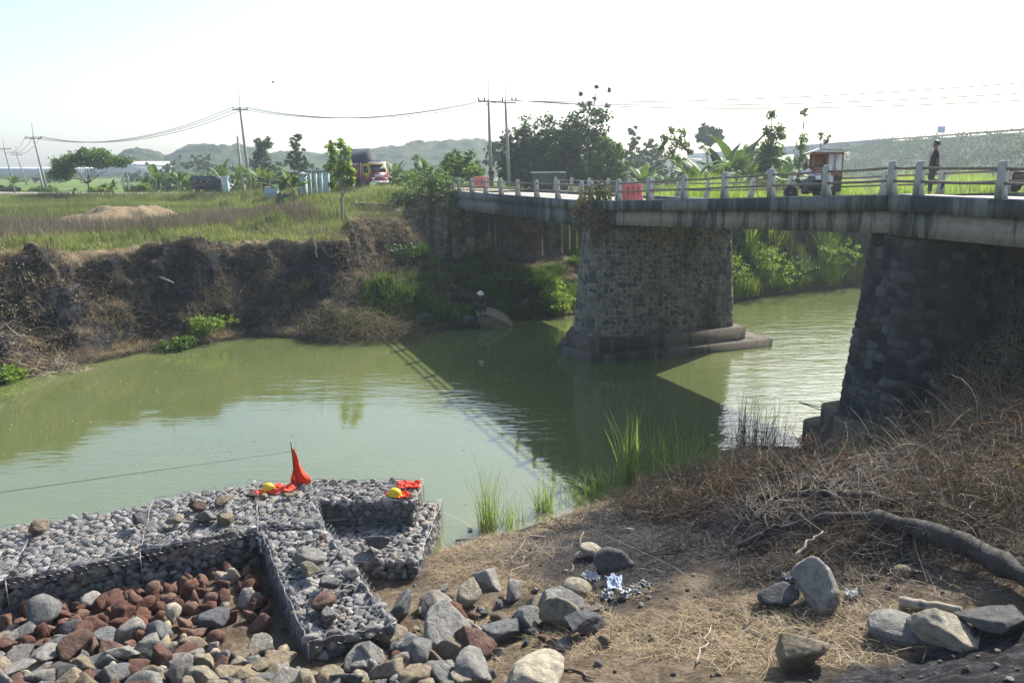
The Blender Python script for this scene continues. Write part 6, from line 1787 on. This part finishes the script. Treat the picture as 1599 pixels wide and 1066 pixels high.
# ------------------------------------------------------------------ wheels and vehicles
m_tyre = simple("tyre", (.018, .018, .018), .8, .2, 8)
m_rim = simple("rim", (.35, .35, .36), .35, .1, 5, metal=.7)
m_glass, nt, b = new_mat("dark_glass"); b.inputs['Base Color'].default_value = (.02, .025, .03, 1); b.inputs['Roughness'].default_value = .06; b.inputs['Specular IOR Level'].default_value = .8
def paint(nm, c, r=.35):
    m = simple(nm, c, r, .12, 2.5, dirt=None); return m
def wheel(x, y, r, wd, parent, nm="wheel", spoke=False):
    o = MB().lathe([(r * .62, -wd / 2), (r * .95, -wd / 2), (r, -wd * .3), (r, wd * .3), (r * .95, wd / 2), (r * .62, wd / 2)], (0, 0, 0), 24, 'y').build(nm, m_tyre, parent, True); o.location = (x, y, r)
    MB().lathe([(r * .12, -wd * .42), (r * .6, -wd * .30), (r * .62, 0), (r * .6, wd * .30), (r * .12, wd * .42)], (0, 0, 0), 14, 'y').build("rim", m_rim, o, True)
    return o
tp = atd(566, 291, 70); tz = H(tp[0], tp[1]) + .06
tr = empty("truck", (tp[0], tp[1], tz), math.atan2(-.78, .62), "yellow and maroon cargo truck with a dark tent tarpaulin parked on the road", "truck"); tr.scale = (.92, .92, .92)
my = paint("truck_yellow", (.62, .42, .04)); mr = paint("truck_maroon", (.22, .025, .03)); mw = paint("truck_white", (.7, .7, .68))
MB().prism([(1.75, .75), (3.25, .75), (3.42, 1.25), (3.36, 1.5), (3.06, 2.28), (2.85, 2.34), (1.75, 2.34)], -.92, .92, 'y').build("cab", my, tr)
MB().prism([(3.20, .62), (3.52, .62), (3.56, .95), (3.44, 1.28), (3.39, 1.50), (3.33, 1.50), (3.2, 1.2)], -.96, .96, 'y').build("front_panel", mr, tr)
MB().prism([(3.385, 1.52), (3.115, 2.20), (3.095, 2.20), (3.36, 1.52)], -.80, .80, 'y').build("windscreen", m_glass, tr)
for s in (-1, 1):
    MB().prism([(2.15, 1.5), (3.12, 1.5), (2.9, 2.12), (2.15, 2.12)], s * .925, s * .935, 'y').build("side_window", m_glass, tr)
    MB().prism([(1.78, .78), (3.2, .78), (3.2, 1.0), (2.6, 1.05), (1.78, 1.42)], s * .925, s * .932, 'y').build("door_stripe", mr, tr)
    MB().box((3.53, s * .68, .98), (.06, .3, .17), bev=.02).build("headlight", simple("lamp_glass", (.8, .8, .75), .15, .05), tr)
    MB().tube([(3.2, s * .95, 1.9), (3.35, s * 1.15, 1.95)], .015, 5).box((3.35, s * 1.17, 1.8), (.05, .16, .32), bev=.02).build("mirror", m_iron, tr)
MB().box((3.56, 0, .68), (.10, 1.86, .22), bev=.03).build("bumper", mw, tr)
MB().box((3.50, 0, 1.22), (.05, 1.1, .22), bev=.02).build("grille", simple("grille_grey", (.45, .45, .45), .4, .1), tr)
MB().box((3.625, 0, .66), (.02, .42, .13)).build("number_plate", simple("plate_white", (.75, .75, .7), .5, .05), tr)
MB().box((3.12, 0, 2.40), (.40, 1.75, .14), bev=.04).build("sun_visor", mw, tr)
MB().box((-.8, 0, .78), (5.4, 1.0, .22)).build("chassis", m_iron, tr)
cb = MB(); cb.box((-.95, 0, 1.0), (5.1, 2.1, .15))
for s in (-1, 1): cb.box((-.95, s * 1.03, 1.65), (5.1, .06, 1.2))
cb.box((1.6, 0, 1.75), (.08, 2.1, 1.5)); cb.box((-3.5, 0, 1.6), (.08, 2.1, 1.1))
cb.build("cargo_body", mr, tr)
st_ = MB()
for s in (-1, 1):
    for x in np.linspace(-3.4, 1.5, 8): st_.box((x, s * 1.085, 1.75), (.07, .05, 1.5))
    for z in (1.3, 1.6, 1.9, 2.2): st_.box((-.95, s * 1.075, z), (5.1, .03, .05))
st_.build("stake_rails", simple("rail_white_red", (.42, .20, .18), .6, .3), tr)
MB().tube([(1.72, -.98, .9), (1.72, -.98, 2.45)], .04, 6).build("exhaust_stack", mw, tr, True)
MB().prism([(-1.15, 2.35), (-1.12, 2.65), (0, 3.75), (1.12, 2.65), (1.15, 2.35)], -3.55, 1.75, 'x').build("tarpaulin", simple("navy_tarpaulin", (.035, .045, .07), .75, .25, 2, bmp=.5), tr)
for x, y in ((2.45, -.82), (2.45, .82), (-2.2, -.72), (-2.2, .72), (-2.2, -.98), (-2.2, .98)): wheel(x, y, .43, .24, tr)

vp = atd(333, 299, 88); vz = H(vp[0], vp[1]) + .04
van = empty("van", (vp[0], vp[1], vz), math.radians(-18), "dark grey van parked on the road behind the banana leaves", "van")
md2 = paint("van_charcoal", (.028, .032, .045), .25)
MB().prism([(-2.15, .35), (-2.2, 1.0), (-2.12, 1.70), (-1.9, 1.82), (.55, 1.84), (.95, 1.72), (1.55, 1.12), (2.15, .98), (2.25, .75), (2.22, .35)], -.84, .84, 'y').build("body", md2, van)
for s in (-1, 1):
    for x0, x1, nm in ((-1.95, -1.05, "side_window"), (-.98, -.12, "side_window"), (-.05, .82, "side_window")):
        sl = .25 if x1 > .5 else 0
        MB().prism([(x0, 1.12), (x1 + sl, 1.12), (x1 - sl * .3, 1.66), (x0, 1.66)], s * .845, s * .855, 'y').build(nm, m_glass, van)
    MB().box((2.2, s * .62, .82), (.08, .3, .14), bev=.02).build("headlight", simple("lamp_glass", (.8, .8, .75), .15, .05), van)
MB().prism([(1.50, 1.16), (.98, 1.68), (.96, 1.70), (1.56, 1.16)], -.76, .76, 'y').build("windscreen", m_glass, van)
MB().box((2.22, 0, .48), (.12, 1.6, .2), bev=.04).build("bumper", md2, van)
for x, y in ((1.45, -.76), (1.45, .76), (-1.4, -.76), (-1.4, .76)): wheel(x, y, .33, .2, van)

def motorbike(base, rz, label, col, sc_=1.0, nm="motorbike"):
    r = empty(nm, base, rz, label, "motorbike"); r.scale = (sc_,) * 3
    for x in (-.6, .6):
        o = MB().lathe([(.235, -.04), (.28, -.04), (.295, 0), (.28, .04), (.235, .04)], (0, 0, 0), 24, 'y').build("wheel", m_tyre, r, True); o.location = (x, 0, .295)
        sp = MB()
        for k in range(8):
            a = k * math.pi / 4; sp.tube([(0, 0, 0), (.24 * math.cos(a), 0, .24 * math.sin(a))], .008, 4)
        sp.lathe([(.04, -.05), (.05, 0), (.04, .05)], (0, 0, 0), 8, 'y'); sp.build("spokes", m_rim, o)
    MB().tube([(.6, .07, .3), (.42, .07, .85), (.36, .07, 1.0)], .022, 6).tube([(.6, -.07, .3), (.42, -.07, .85), (.36, -.07, 1.0)], .022, 6).build("fork", m_iron, r, True)
    MB().tube([(.36, -.32, 1.04), (.40, -.12, 1.02), (.40, .12, 1.02), (.36, .32, 1.04)], .016, 6).build("handlebar", m_iron, r, True)
    MB().prism([(-.85, .62), (-.55, .42), (.10, .35), (.36, .62), (.44, .90), (.34, .92), (.18, .66), (-.2, .72), (-.8, .78)], -.11, .11, 'y').build("fairing", paint("bike_paint", col), r)
    MB().box((-.35, 0, .80), (.72, .24, .09), bev=.04).build("seat", m_hair, r)
    MB().box((.0, 0, .36), (.34, .26, .26), bev=.06).build("engine", m_iron, r)
    MB().tube([(.1, -.14, .25), (-.7, -.16, .34)], .04, 6).build("exhaust", m_rim, r, True)
    MB().box((.46, 0, .92), (.10, .16, .14), bev=.04).build("headlight", simple("lamp_glass", (.8, .8, .75), .15, .05), r)
    return r
q = atd(448, 293, 68); motorbike((q[0], q[1], H(q[0], q[1])), .4, "dark parked motorbike behind the brown stemmed banana plant", (.03, .04, .07))
q = atd(424, 292, 70); qb = empty("box", (q[0], q[1], H(q[0], q[1])), .2, "pale blue grey crate standing in the banana grove", "crate")
MB().box((0, 0, .5), (1.1, .8, .9), bev=.03).build("crate_body", simple("pale_blue_grey", (.35, .42, .5), .6, .1), qb); MB().box((0, 0, .98), (1.2, .9, .06), bev=.02).build("lid", m_post, qb)

# food cart on a motorbike
cp0 = B1(9.4, 5.6, float(dz(9.4)) - .075); ch_ = math.atan2(dM[1], dM[0]) - .30
fx = Vector((math.cos(ch_), math.sin(ch_), 0))
mbk = motorbike((cp0[0] + fx.x * .55, cp0[1] + fx.y * .55, cp0[2]), ch_, "motorbike pulling the food cart on the bridge with its rider", (.04, .05, .05), .95)
mbk.location = (cp0[0], cp0[1], cp0[2])
# the cart travels left in the picture, nearly across the line of sight: measured in the bridge's own frame
ang_c = math.radians(170)
c_loc = atd(1262, 299, 31.2); c_z = B1(9.4, 5.4, float(dz(9.4)))[2] - .085
c_loc = np.array([c_loc[0], c_loc[1], c_z])
mbk.location = (c_loc[0] - .10, c_loc[1], c_z); mbk.rotation_euler = (0, 0, ang_c); mbk.scale = (.92,) * 3
RIDE = dict(pelvis=(-.25, 0, .92), chest=(-.08, 0, 1.20), neck=(.02, 0, 1.34), head=(.10, 0, 1.46), shl=(-.05, .18, 1.30), ell=(.12, .25, 1.12), hal=(.30, .28, 1.04), shr=(-.05, -.18, 1.30), elr=(.12, -.25, 1.12), har=(.30, -.28, 1.04),
            hipl=(-.22, .10, .89), knl=(.15, .18, .72), anl=(.02, .17, .36), hipr=(-.22, -.10, .89), knr=(.15, -.18, .72), anr=(.02, -.17, .36))
person("rider in a white shirt and straw hat on the food cart motorbike", (c_loc[0] - .10, c_loc[1], c_z), ang_c, RIDE, cloth("white_shirt", (.68, .68, .70)), cloth("grey_trousers", (.12, .12, .14)), simple("straw_hat", (.35, .28, .18), .9, .2), None, .5, .92)
cart = empty("food_cart", (c_loc[0] + .72, c_loc[1] + .25, c_z), ang_c + math.pi, "wooden food cart with a grey slanted roof and glass cabinet on the bridge", "food cart")
mwd = simple("red_brown_wood", (.24, .12, .08), .6, .25, 3, vscale=(1, 1, 6)); mdk = simple("dark_box", (.05, .045, .045), .7, .3)
MB().box((0, 0, .62), (1.15, .72, .62), bev=.015).build("cabinet", mdk, cart)
MB().box((-.42, -.372, .72), (.42, .02, .66), bev=.005).build("white_panel", simple("white_panel", (.78, .80, .82), .5, .05), cart)
MB().box((.08, -.372, .72), (.34, .02, .44), bev=.005).build("sign_panel", simple("pale_sign", (.6, .62, .66), .5, .25, 9), cart)
fr = MB()
for x in (-.55, -.02, .55):
    for y in (-.33, .33): fr.box((x, y, 1.38), (.05, .05, .92))
for y in (-.33, .33): fr.box((0, y, 1.02), (1.15, .05, .10)); fr.box((0, y, 1.80), (1.15, .05, .08)); fr.box((.27, y, 1.42), (.04, .04, .8))
for x in (-.55, .55): fr.box((x, 0, 1.02), (.05, .66, .10)); fr.box((x, 0, 1.80), (.05, .66, .08))
fr.build("frame", mwd, cart)
MB().box((0, .34, 1.42), (1.1, .012, .74)).build("back_board", mwd, cart); MB().box((-.29, -.34, 1.16), (.50, .012, .22)).build("front_board", mwd, cart); MB().box((0, 0, .97), (1.25, .80, .05), bev=.01).build("counter", mwd, cart)
for x_, h_ in ((-.42, .24), (-.30, .30), (-.18, .2)): MB().lathe([(.04, 0), (.045, h_ * .6), (.02, h_ * .75), (.02, h_)], (x_, -.1, 1.0), 8).build("bottle", m_ins, cart, True)
gm_ = bpy.data.materials.new("clear_glass"); gm_.use_nodes = True; nt = gm_.node_tree; b = nt.nodes["Principled BSDF"]; b.inputs['Base Color'].default_value = (.75, .8, .82, 1); b.inputs['Roughness'].default_value = .08; b.inputs['Alpha'].default_value = .45
MB().box((.14, -.335, 1.42), (.22, .008, .70)).build("glass_pane", gm_, cart); MB().box((.41, -.335, 1.42), (.24, .008, .70)).build("glass_pane", gm_, cart)
MB().box((.42, .0, 1.30), (.22, .4, .42), bev=.02).build("food_tray", simple("tray_white", (.7, .7, .68), .6, .1), cart); MB().box((.13, .0, 1.22), (.2, .4, .26), bev=.02).build("food_tray", simple("tray_tin", (.5, .5, .5), .3, .1, metal=.6), cart)
MB().prism([(-.80, 1.80), (-.30, 1.98), (.82, 1.92), (.82, 1.89), (-.30, 1.945), (-.80, 1.77)], -.55, .55, 'y').build("roof", simple("grey_tin_roof", (.45, .47, .48), .5, .15, 3), cart)
for y in (-.3, .3): 
    wo = MB().lathe([(.22, -.03), (.265, -.03), (.275, 0), (.265, .03), (.22, .03)], (0, 0, 0), 24, 'y').build("wheel", m_tyre, cart, True); wo.location = (.12, y, .275)
    sp = MB()
    for k in range(8): sp.tube([(0, 0, 0), (.225 * math.cos(k * .785), 0, .225 * math.sin(k * .785))], .008, 4)
    sp.build("spokes", m_rim, wo)
# motorbike leaving the picture at the right edge of the bridge
bp = B1(1.2, 6.6, float(dz(1.2)) - .085)
bq = atd(1597, 298, 25.6); motorbike((bq[0] + .15, bq[1], B1(0, 6, -.70)[2] - .085), math.radians(12), "motorbike at the right edge of the bridge cut by the picture edge", (.10, .07, .04), .8)

# ------------------------------------------------------------------ plastic road barriers
m_or = simple("faded_orange_plastic", (.68, .20, .13), .6, .15, 4); m_rd = simple("red_plastic", (.55, .13, .12), .5, .15, 4)
def barrier(base, rz, mat, label, L=1.0, sc_=1.0):
    r = empty("road_barrier", base, rz, label, "road barrier"); r.scale = (sc_,) * 3
    prof = [(-.24, 0), (-.24, .18), (-.14, .34), (-.10, .80), (-.07, .86), (.07, .86), (.10, .80), (.14, .34), (.24, .18), (.24, 0)]
    b = MB(); n = len(prof); V = []
    xs = [-L / 2, -L / 2 + .04, L / 2 - .04, L / 2]
    for k, x in enumerate(xs):
        s = .88 if k in (0, 3) else 1
        for a, z in prof: V.append((x, a * s, z))
    F = [tuple(range(n)), tuple(range(4 * n - 1, 3 * n - 1, -1))]
    for i in range(3):
        for j in range(n):
            k = (j + 1) % n; F.append((i * n + j, (i + 1) * n + j, (i + 1) * n + k, i * n + k))
    b.add(V, F).build("shell", mat, r)
    for x in (-L * .28, 0, L * .28): MB().box((x, -.135, .50), (.06, .06, .42), bev=.02).build("groove_shade", simple("painted_groove_shade", (.38, .06, .05), .7), r)  # raised bars in darker red, painted shade of moulded grooves
    MB().lathe([(.05, 0), (.05, .04), (.02, .05)], (0, 0, .86), 10).build("filler_cap", m_post, r)
    for x in (-L * .33, L * .33): MB().box((x, -.235, .05), (.2, .04, .1)).build("foot_slot_shade", m_iron, r)  # dark plates on the shell paint the shade of foot openings
    return r
q = atd(987, 300, 35.8); barrier((q[0], q[1], B1(15, 3.2, float(dz(15)))[2] - .10), math.radians(25), m_rd, "red plastic water filled road barrier standing on the bridge", 1.0)
q = atd(752, 288, 61); barrier((q[0], q[1], H(q[0], q[1]) + .05), math.radians(10), m_or, "faded orange plastic road barrier on the road beyond the bridge end", 1.15, 1.05)

# turquoise gateway with slots
g0 = atd(478, 300, 66.5); g1 = atd(517, 300, 65.6)
gz0 = min(H(g0[0], g0[1]), H(g1[0], g1[1])); L_ = math.hypot(*(g1 - g0)[:2]); gr_ = math.atan2(g1[1] - g0[1], g1[0] - g0[0])
gw = empty("gateway_wall", (g0[0], g0[1], gz0), gr_, "pale turquoise gateway wall with three upright slots and a capped pillar", "wall")
m_tq = simple("turquoise_paint", (.44, .57, .58), .8, .15, 2, dirt=(.30, .38, .37))
hz1 = 2.35
n = 5
for k in range(4):
    x0 = L_ * (.10 + k * .225); MB().box((x0 + .2, 0, hz1 / 2), (L_ * .10 if k < 3 else L_ * .20, .20, hz1), bev=.02).build("panel", m_tq, gw)
MB().box((L_ * .52, 0, .1), (L_ * .85, .20, .4)).build("base_wall", m_tq, gw)
MB().box((L_ * .56, 0, hz1 + .04), (L_ * .95, .62, .10), bev=.02).build("coping", simple("pale_coping", (.55, .58, .54), .8, .2), gw)
MB().box((-.2, 0, .95), (.5, .5, 2.1), bev=.02).build("pillar", m_tq, gw)
MB().lathe([(.42, 2.0), (.44, 2.06), (.3, 2.15), (.05, 2.25)], (-.2, 0, 0), 12).build("pillar_cap", m_post, gw, True)
q = atd(354, 300, 80); r = empty("gate_post", (q[0], q[1], H(q[0], q[1])), .1, "pale square post standing before the front of the dark van", "post"); MB().box((0, 0, .85), (.55, .5, 1.8), bev=.03).build("shaft", m_tq, r); MB().box((0, 0, 1.8), (.65, .6, .12), bev=.04).build("cap", m_post, r)
# feather banners
for k, px in enumerate((195, 200)):
    q = atd(px, 294, 100); r = empty("banner", (q[0], q[1], H(q[0], q[1])), 0, ["white and red feather banner in the left field, left one", "white and red feather banner in the left field, right one"][k], "banner")
    MB().tube([(0, 0, 0), (0, 0, 2.6)], .025, 5).build("pole", m_iron, r, True)
    pr = [(0, .5), (.28, .6), (.36, 1.4), (.30, 2.2), (.08, 2.65), (0, 2.6)]
    MB().add([(x * (1 if k else -1), .02 * math.sin(z * 3) + (0 if i < 6 else .012), z) for i, (x, z) in enumerate(pr + pr)], [tuple(range(6)), tuple(range(11, 5, -1))] + [(i, (i + 1) % 6, 6 + (i + 1) % 6, 6 + i) for i in range(6)]).build("cloth", simple("banner_white", (.72, .70, .70), .8, .1), r)
# marker sticks in the field
for px, py, hh, lb in ((243, 385, .95, "thin bare stick on the cliff edge in front of the weeds"), (487, 386, 1.1, "thin bare stick at the corner of the cliff edge"), (606, 335, 1.6, "thin stake before the low retaining wall"), (613, 322, .7, "short stump right of the thin stake")):
    q = T(px, py); stick(lb, q + [0, 0, -.1], q + [.03, 0, hh], .022, m_brush, px, "stake", "stake", .01)
q = T(500, 400); stick("pale pole leaning against the cliff under the grass edge", q + [-.1, -.2, -.1], q + [-.35, .1, 1.5], .04, m_pbrush, 3, "stake", "stake", .01)
q = T(258, 440); stick("cut pale log lying on the burnt cliff face", q + [-.35, 0, .25], q + [.5, -.2, -.05], .07, m_pbrush, 4, "log", "log", .01)
# low retaining wall in the road slope with two white slabs
wq0 = T(566, 322); wq1 = T(612, 326); wz = max(wq0[2], wq1[2])
tag(link("retaining_wall", wallgrid(wq0[:2] - [.8, 0], wq1[:2], wq1[2] - 1.0, wz + .35, .07, .25, .03, m_stone3, .5)), "low dark stone retaining wall in the grass slope left of the bridge", "wall")
for px, lb in ((527, "white slab lying on the grass in front of the young teak"), (573, "white slab lying on top of the low retaining wall")):
    q = T(px, 311); tag(MB().box((q[0], q[1], q[2] + .08), (1.4 if px < 550 else .6, .5, .10), .1, bev=.02).build("slab", simple("white_slab", (.6, .6, .57), .8, .15)), lb, "slab")
q = T(517, 303); tag(link("ball", mesh_np("ball", ICO[3][0] * .22, ICO[3][1], simple("yellow_bag", (.75, .5, .03), .6, .1), True), None, (q[0], q[1], q[2] + .2)), "small yellow bag hanging low by the young teak", "bag")
for px, py, wpx, kind, lb in ((668, 435, 12, 'cream', "round pale stone on the slope above the fisherman"), (632, 460, 9, 'grey', "small grey stone on the rubble slope"), (820, 480, 30, 'grey', "grey broken rock on the bank under the left span"), (700, 500, 40, 'dark', "dark rubble block at the water below the bridge slope"), (662, 505, 36, 'dark', "dark rubble block at the water, left of the other"), (623, 335, 22, 'grey', "pale flat stone on the crest of the brushy mound")):
    place_rock(kind, int(px) % 7, px, py, wpx, .8, lb)

# ------------------------------------------------------------------ things on the gabions
m_yel = simple("yellow_hard_hat", (.72, .50, .02), .35, .06, 3); m_net = leafmat("orange_net", [(.72, .055, .030), (.80, .09, .045), (.86, .14, .07)], .35, .6, 3)
def helmet(px, py, rz, lb):
    p = at(px, py, -6.93); r = empty("hard_hat", (p[0], p[1], -6.97), rz, lb, "hard hat")
    hv, hf = ICO[4]; k = hv[:, 2] > -.05; f = hf[k[hf].all(axis=1)]; v = hv * np.array([.155, .128, .145]); ridge = np.exp(-(hv[:, 1] / .14) ** 2) * .012 + np.exp(-((np.abs(hv[:, 1]) - .42) / .1) ** 2) * .006; v = v * (1 + ridge[:, None] * 6 * np.clip(hv[:, 2:3], 0, 1))
    link("shell", mesh_np("shell", v + [0, 0, .02], f, m_yel, True), r)
    n = 32; a = np.arange(n) / n * 6.283; inn = np.stack([.150 * np.cos(a), .124 * np.sin(a), np.full(n, .024)], 1)
    fwd = np.clip(np.cos(a), 0, 1) ** 2; out = np.stack([(.172 + .05 * fwd) * np.cos(a), (.142 + .01 * fwd) * np.sin(a), .012 - .012 * fwd], 1)
    V = np.vstack([inn, out, out - [0, 0, .006], inn - [0, 0, .006]]); F = [(q * n + i, q * n + (i + 1) % n, ((q + 1) % 4) * n + (i + 1) % n, ((q + 1) % 4) * n + i) for q in range(4) for i in range(n)]
    MB().add(V, F).build("brim", m_yel, r, True)
helmet(420, 762, 2.6, "yellow hard hat on the gabion beside the flag stick")
helmet(617, 770, 2.9, "yellow hard hat on the right gabion next to orange netting")
def crumple(name, c, L, Wd, amp, seed, label, mat, rz=0, cat="netting", n=34, thick=0):
    u, v = np.meshgrid(np.linspace(-1, 1, n), np.linspace(-1, 1, n), indexing='ij')
    edge = 1 + .25 * fbm(u * 2 + seed, v * 2, seed, 3)
    X = u * L / 2 * edge; Y = v * Wd / 2 * edge
    Z = amp * (.5 + fbm(u * 3 + seed, v * 3, seed + 1, 4) * 1.3 + .6 * np.abs(fbm(u * 5, v * 5 + seed, seed + 2, 3))); Z = np.maximum(Z, .01)
    ii = np.arange(n * n).reshape(n, n); q = np.stack([ii[:-1, :-1], ii[1:, :-1], ii[1:, 1:], ii[:-1, 1:]], -1).reshape(-1, 4)
    V = np.stack([X.ravel(), Y.ravel(), Z.ravel()], 1)
    o = link(name, mesh_np(name, V, q, mat, True), None, c, (0, 0, rz)); s = o.modifiers.new("solid", 'SOLIDIFY'); s.thickness = .006
    return tag(o, label, cat)
pz = -6.98
c = at(440, 765, pz); crumple("safety_netting", (c[0] - .05, c[1], pz), .75, .42, .07, 3, "orange safety netting heaped around the left helmet", m_net, .2)
c = at(412, 768, pz); crumple("safety_netting", (c[0], c[1], pz - .01), .45, .25, .05, 4, "small fold of orange netting under the left helmet", m_net, .6)
c = at(640, 755, pz); crumple("safety_netting", (c[0], c[1] - .1, pz), .55, .40, .06, 5, "orange netting crumpled at the gabion's right corner", m_net, .1)
c = at(622, 772, pz); crumple("safety_netting", (c[0], c[1] - .03, pz - .01), .5, .3, .05, 6, "orange netting under the right helmet", m_net, -.4)
# flag: stick with the netting hanging from it
b0 = at(466, 757, pz); tp_ = b0 + [-.12, .05, 1.0]
fr_ = empty("flag_stick", b0, 0, "dark stick with orange netting hung on it on the gabion by the river", "flag")
MB().tube([(0, 0, -.1), tp_ - b0], .014, 6).build("stick", m_brush, fr_, True)
n = 26; V = []
for i in range(n):
    t = i / (n - 1); z = .84 * (1 - t) + .0; wdt = .05 + .26 * t ** 1.1
    x0 = (tp_ - b0)[0] * (z / 1.0)
    for j in range(12):
        s = j / 11 - .35
        V.append((x0 + s * wdt * (1.2 + .25 * math.sin(t * 9)), .03 + (.03 + .05 * t) * math.sin(j * 1.5 + t * 5) + .02, z + .035 * math.sin(j * 1.7 + 1)))
ii = np.arange(n * 12).reshape(n, 12); qf = np.stack([ii[:-1, :-1], ii[1:, :-1], ii[1:, 1:], ii[:-1, 1:]], -1).reshape(-1, 4)
o = link("netting", mesh_np("netting", np.array(V), qf, m_net, True), fr_); s = o.modifiers.new("solid", 'SOLIDIFY'); s.thickness = .006
# plank in the niche between gabions
c = at(510, 815, -7.5); tag(MB().box((c[0] + .1, c[1], -7.44), (.75, .16, .04), .25, bev=.01).build("plank", simple("greenish_plank", (.17, .17, .12), .8, .25, 4, vscale=(1, 6, 1))), "greenish wooden plank in the niche below the upper gabion", "plank")
# plastic litter
m_pl = simple("white_plastic", (.36, .38, .40), .8, .1, 5); m_bl = simple("blue_white_plastic", (.28, .34, .46), .8, .35, 9); m_gp = simple("dark_grey_plastic", (.10, .12, .14), .4, .3, 5)
for px, py, L, W_, a_, mt, lb, sd_ in ((960, 912, .42, .28, .08, m_bl, "blue and white plastic wrapper in the litter by the tan boulder", 11), (925, 905, .35, .22, .09, m_pl, "white plastic sheet crumpled behind the oval tan boulder", 12), (985, 928, .40, .28, .07, m_gp, "dark grey plastic bag piece at the right of the litter", 13), (950, 932, .35, .22, .06, m_gp, "grey plastic scrap in front of the blue wrapper", 14),
                                  (1010, 915, .22, .16, .05, m_gp, "small dark plastic scrap at the far right of the litter", 15), (735, 828, .10, .08, .05, m_pl, "tiny white wrapper at the water's edge by the tall thin reeds", 16), (1330, 930, .22, .16, .05, m_pl, "pale plastic scrap among stones left of the driftwood", 17), (1230, 905, .16, .14, .06, m_pl, "white scrap by the big blue grey rock", 18)):
    p = T(px, py); crumple("plastic_litter", (p[0], p[1], p[2] + .01), L, W_, a_, sd_, lb, mt, sd_, "litter", 22)
c = B1(15.9, 8.1, WATER + .76); crumple("cloth", (c[0], c[1], WATER + .60), .5, .4, .12, 19, "red cloth lying on the far end of the pier footing", simple("red_cloth", (.35, .06, .05), .9, .2), 0, "cloth", 20)
# cords
def cord(label, pts_, r, mat): tag(MB().tube(pts_, r, 5).build("cord", mat, None, True), label, "cord")
cord("thin white cord stretched over the ground past the wedge rock", [gp(868, 803, .05), gp(960, 850, .12), gp(1050, 895, .14), gp(1120, 940, .10), gp(1200, 985, .16), gp(1290, 1030, .22), gp(1380, 1075, .12)], .0035, m_wire)
fx_ = b0 + np.array([-.1, 0, .80])
cord("thin dark line stretched over the water to the flag stick", [fx_, fx_ * .5 + np.array([-16, 13.2, -6.6]) * .5 + [0, 0, -.05], (-16, 13.2, -6.6)], .007, m_iron)
# cords' far anchor beyond the frame
stick("stake that holds the far end of the dark line", (-16, 13.2, -8.6), (-16, 13.2, -6.4), .03, m_brush, 90, "stake", "stake", .005)
# floating specks
rg = np.random.default_rng(77); fx1 = rg.uniform(-22, 12, 2500); fy1 = rg.uniform(18, 46, 2500); k_ = hgt(fx1, fy1)[0] < WATER - .15
k_ &= (fbm(fx1 / 3, fy1 / 3, 601) > .05); C = np.stack([fx1[k_], fy1[k_], np.full(k_.sum(), WATER + .012)], 1); n_ = len(C); a_ = rg.uniform(0, 6.28, n_); s_ = rg.uniform(.012, .045, n_)
V = np.stack([C + np.stack([np.cos(a_ + q) * s_, np.sin(a_ + q) * s_ * .6, 0 * a_], 1) for q in (0, 1.57, 3.14, 4.71)], 1).reshape(-1, 3)
tag(link("floating_specks", mesh_np("floating_specks", V, np.arange(4 * n_).reshape(n_, 4), m_straw)), "leaf flecks and specks floating on the river", kind='stuff')
# bird
bq = atd(427, 129, 60); r = empty("bird", bq, .3, "tiny dark bird flying in the sky above the left poles", "bird")
bv = [(-.12, 0, 0), (.12, 0, 0), (0, .03, .02), (0, -.03, -.01), (.02, .32, .10), (-.05, .14, .05), (.02, -.32, .08), (-.05, -.14, .04)]
MB().tube([(-.14, 0, 0), (-.03, 0, 0), (.08, 0, .01), (.14, 0, .01)], [.006, .03, .028, .008], 6).build("body", m_hair, r, True)
MB().add([(.05, .02, 0), (-.04, .02, 0), (-.08, .2, .07), (-.02, .36, .10), (.03, .18, .07), (.05, .02, .008), (-.04, .02, .008), (-.08, .2, .078), (-.02, .36, .108), (.03, .18, .078)], [(0, 1, 2, 3, 4), (9, 8, 7, 6, 5)] + [(i, (i + 1) % 5, 5 + (i + 1) % 5, 5 + i) for i in range(5)]).build("wing", m_hair, r)
MB().add([(.05, -.02, 0), (-.04, -.02, 0), (-.08, -.2, .07), (-.02, -.36, .10), (.03, -.18, .07), (.05, -.02, .008), (-.04, -.02, .008), (-.08, -.2, .078), (-.02, -.36, .108), (.03, -.18, .078)], [(0, 1, 2, 3, 4), (9, 8, 7, 6, 5)] + [(i, (i + 1) % 5, 5 + (i + 1) % 5, 5 + i) for i in range(5)]).build("wing", m_hair, r)

# ------------------------------------------------------------------ the hazy air
hz_ = MB().box((0, 300, 17), (1900, 1300, 56))
hme = hz_.mesh("haze", None)
hm_ = bpy.data.materials.new("haze"); hm_.use_nodes = True; nt = hm_.node_tree; nt.nodes.clear()
out = nt.nodes.new("ShaderNodeOutputMaterial"); pv_ = nt.nodes.new("ShaderNodeVolumePrincipled")
pv_.inputs['Color'].default_value = (.74, .87, 1.0, 1); pv_.inputs['Density'].default_value = 0.0006; pv_.inputs['Anisotropy'].default_value = 0.35
nt.links.new(pv_.outputs[0], out.inputs['Volume']); hme.materials.clear(); hme.materials.append(hm_)
tag(link("haze", hme), "pale morning haze over the whole river plain", kind='stuff')
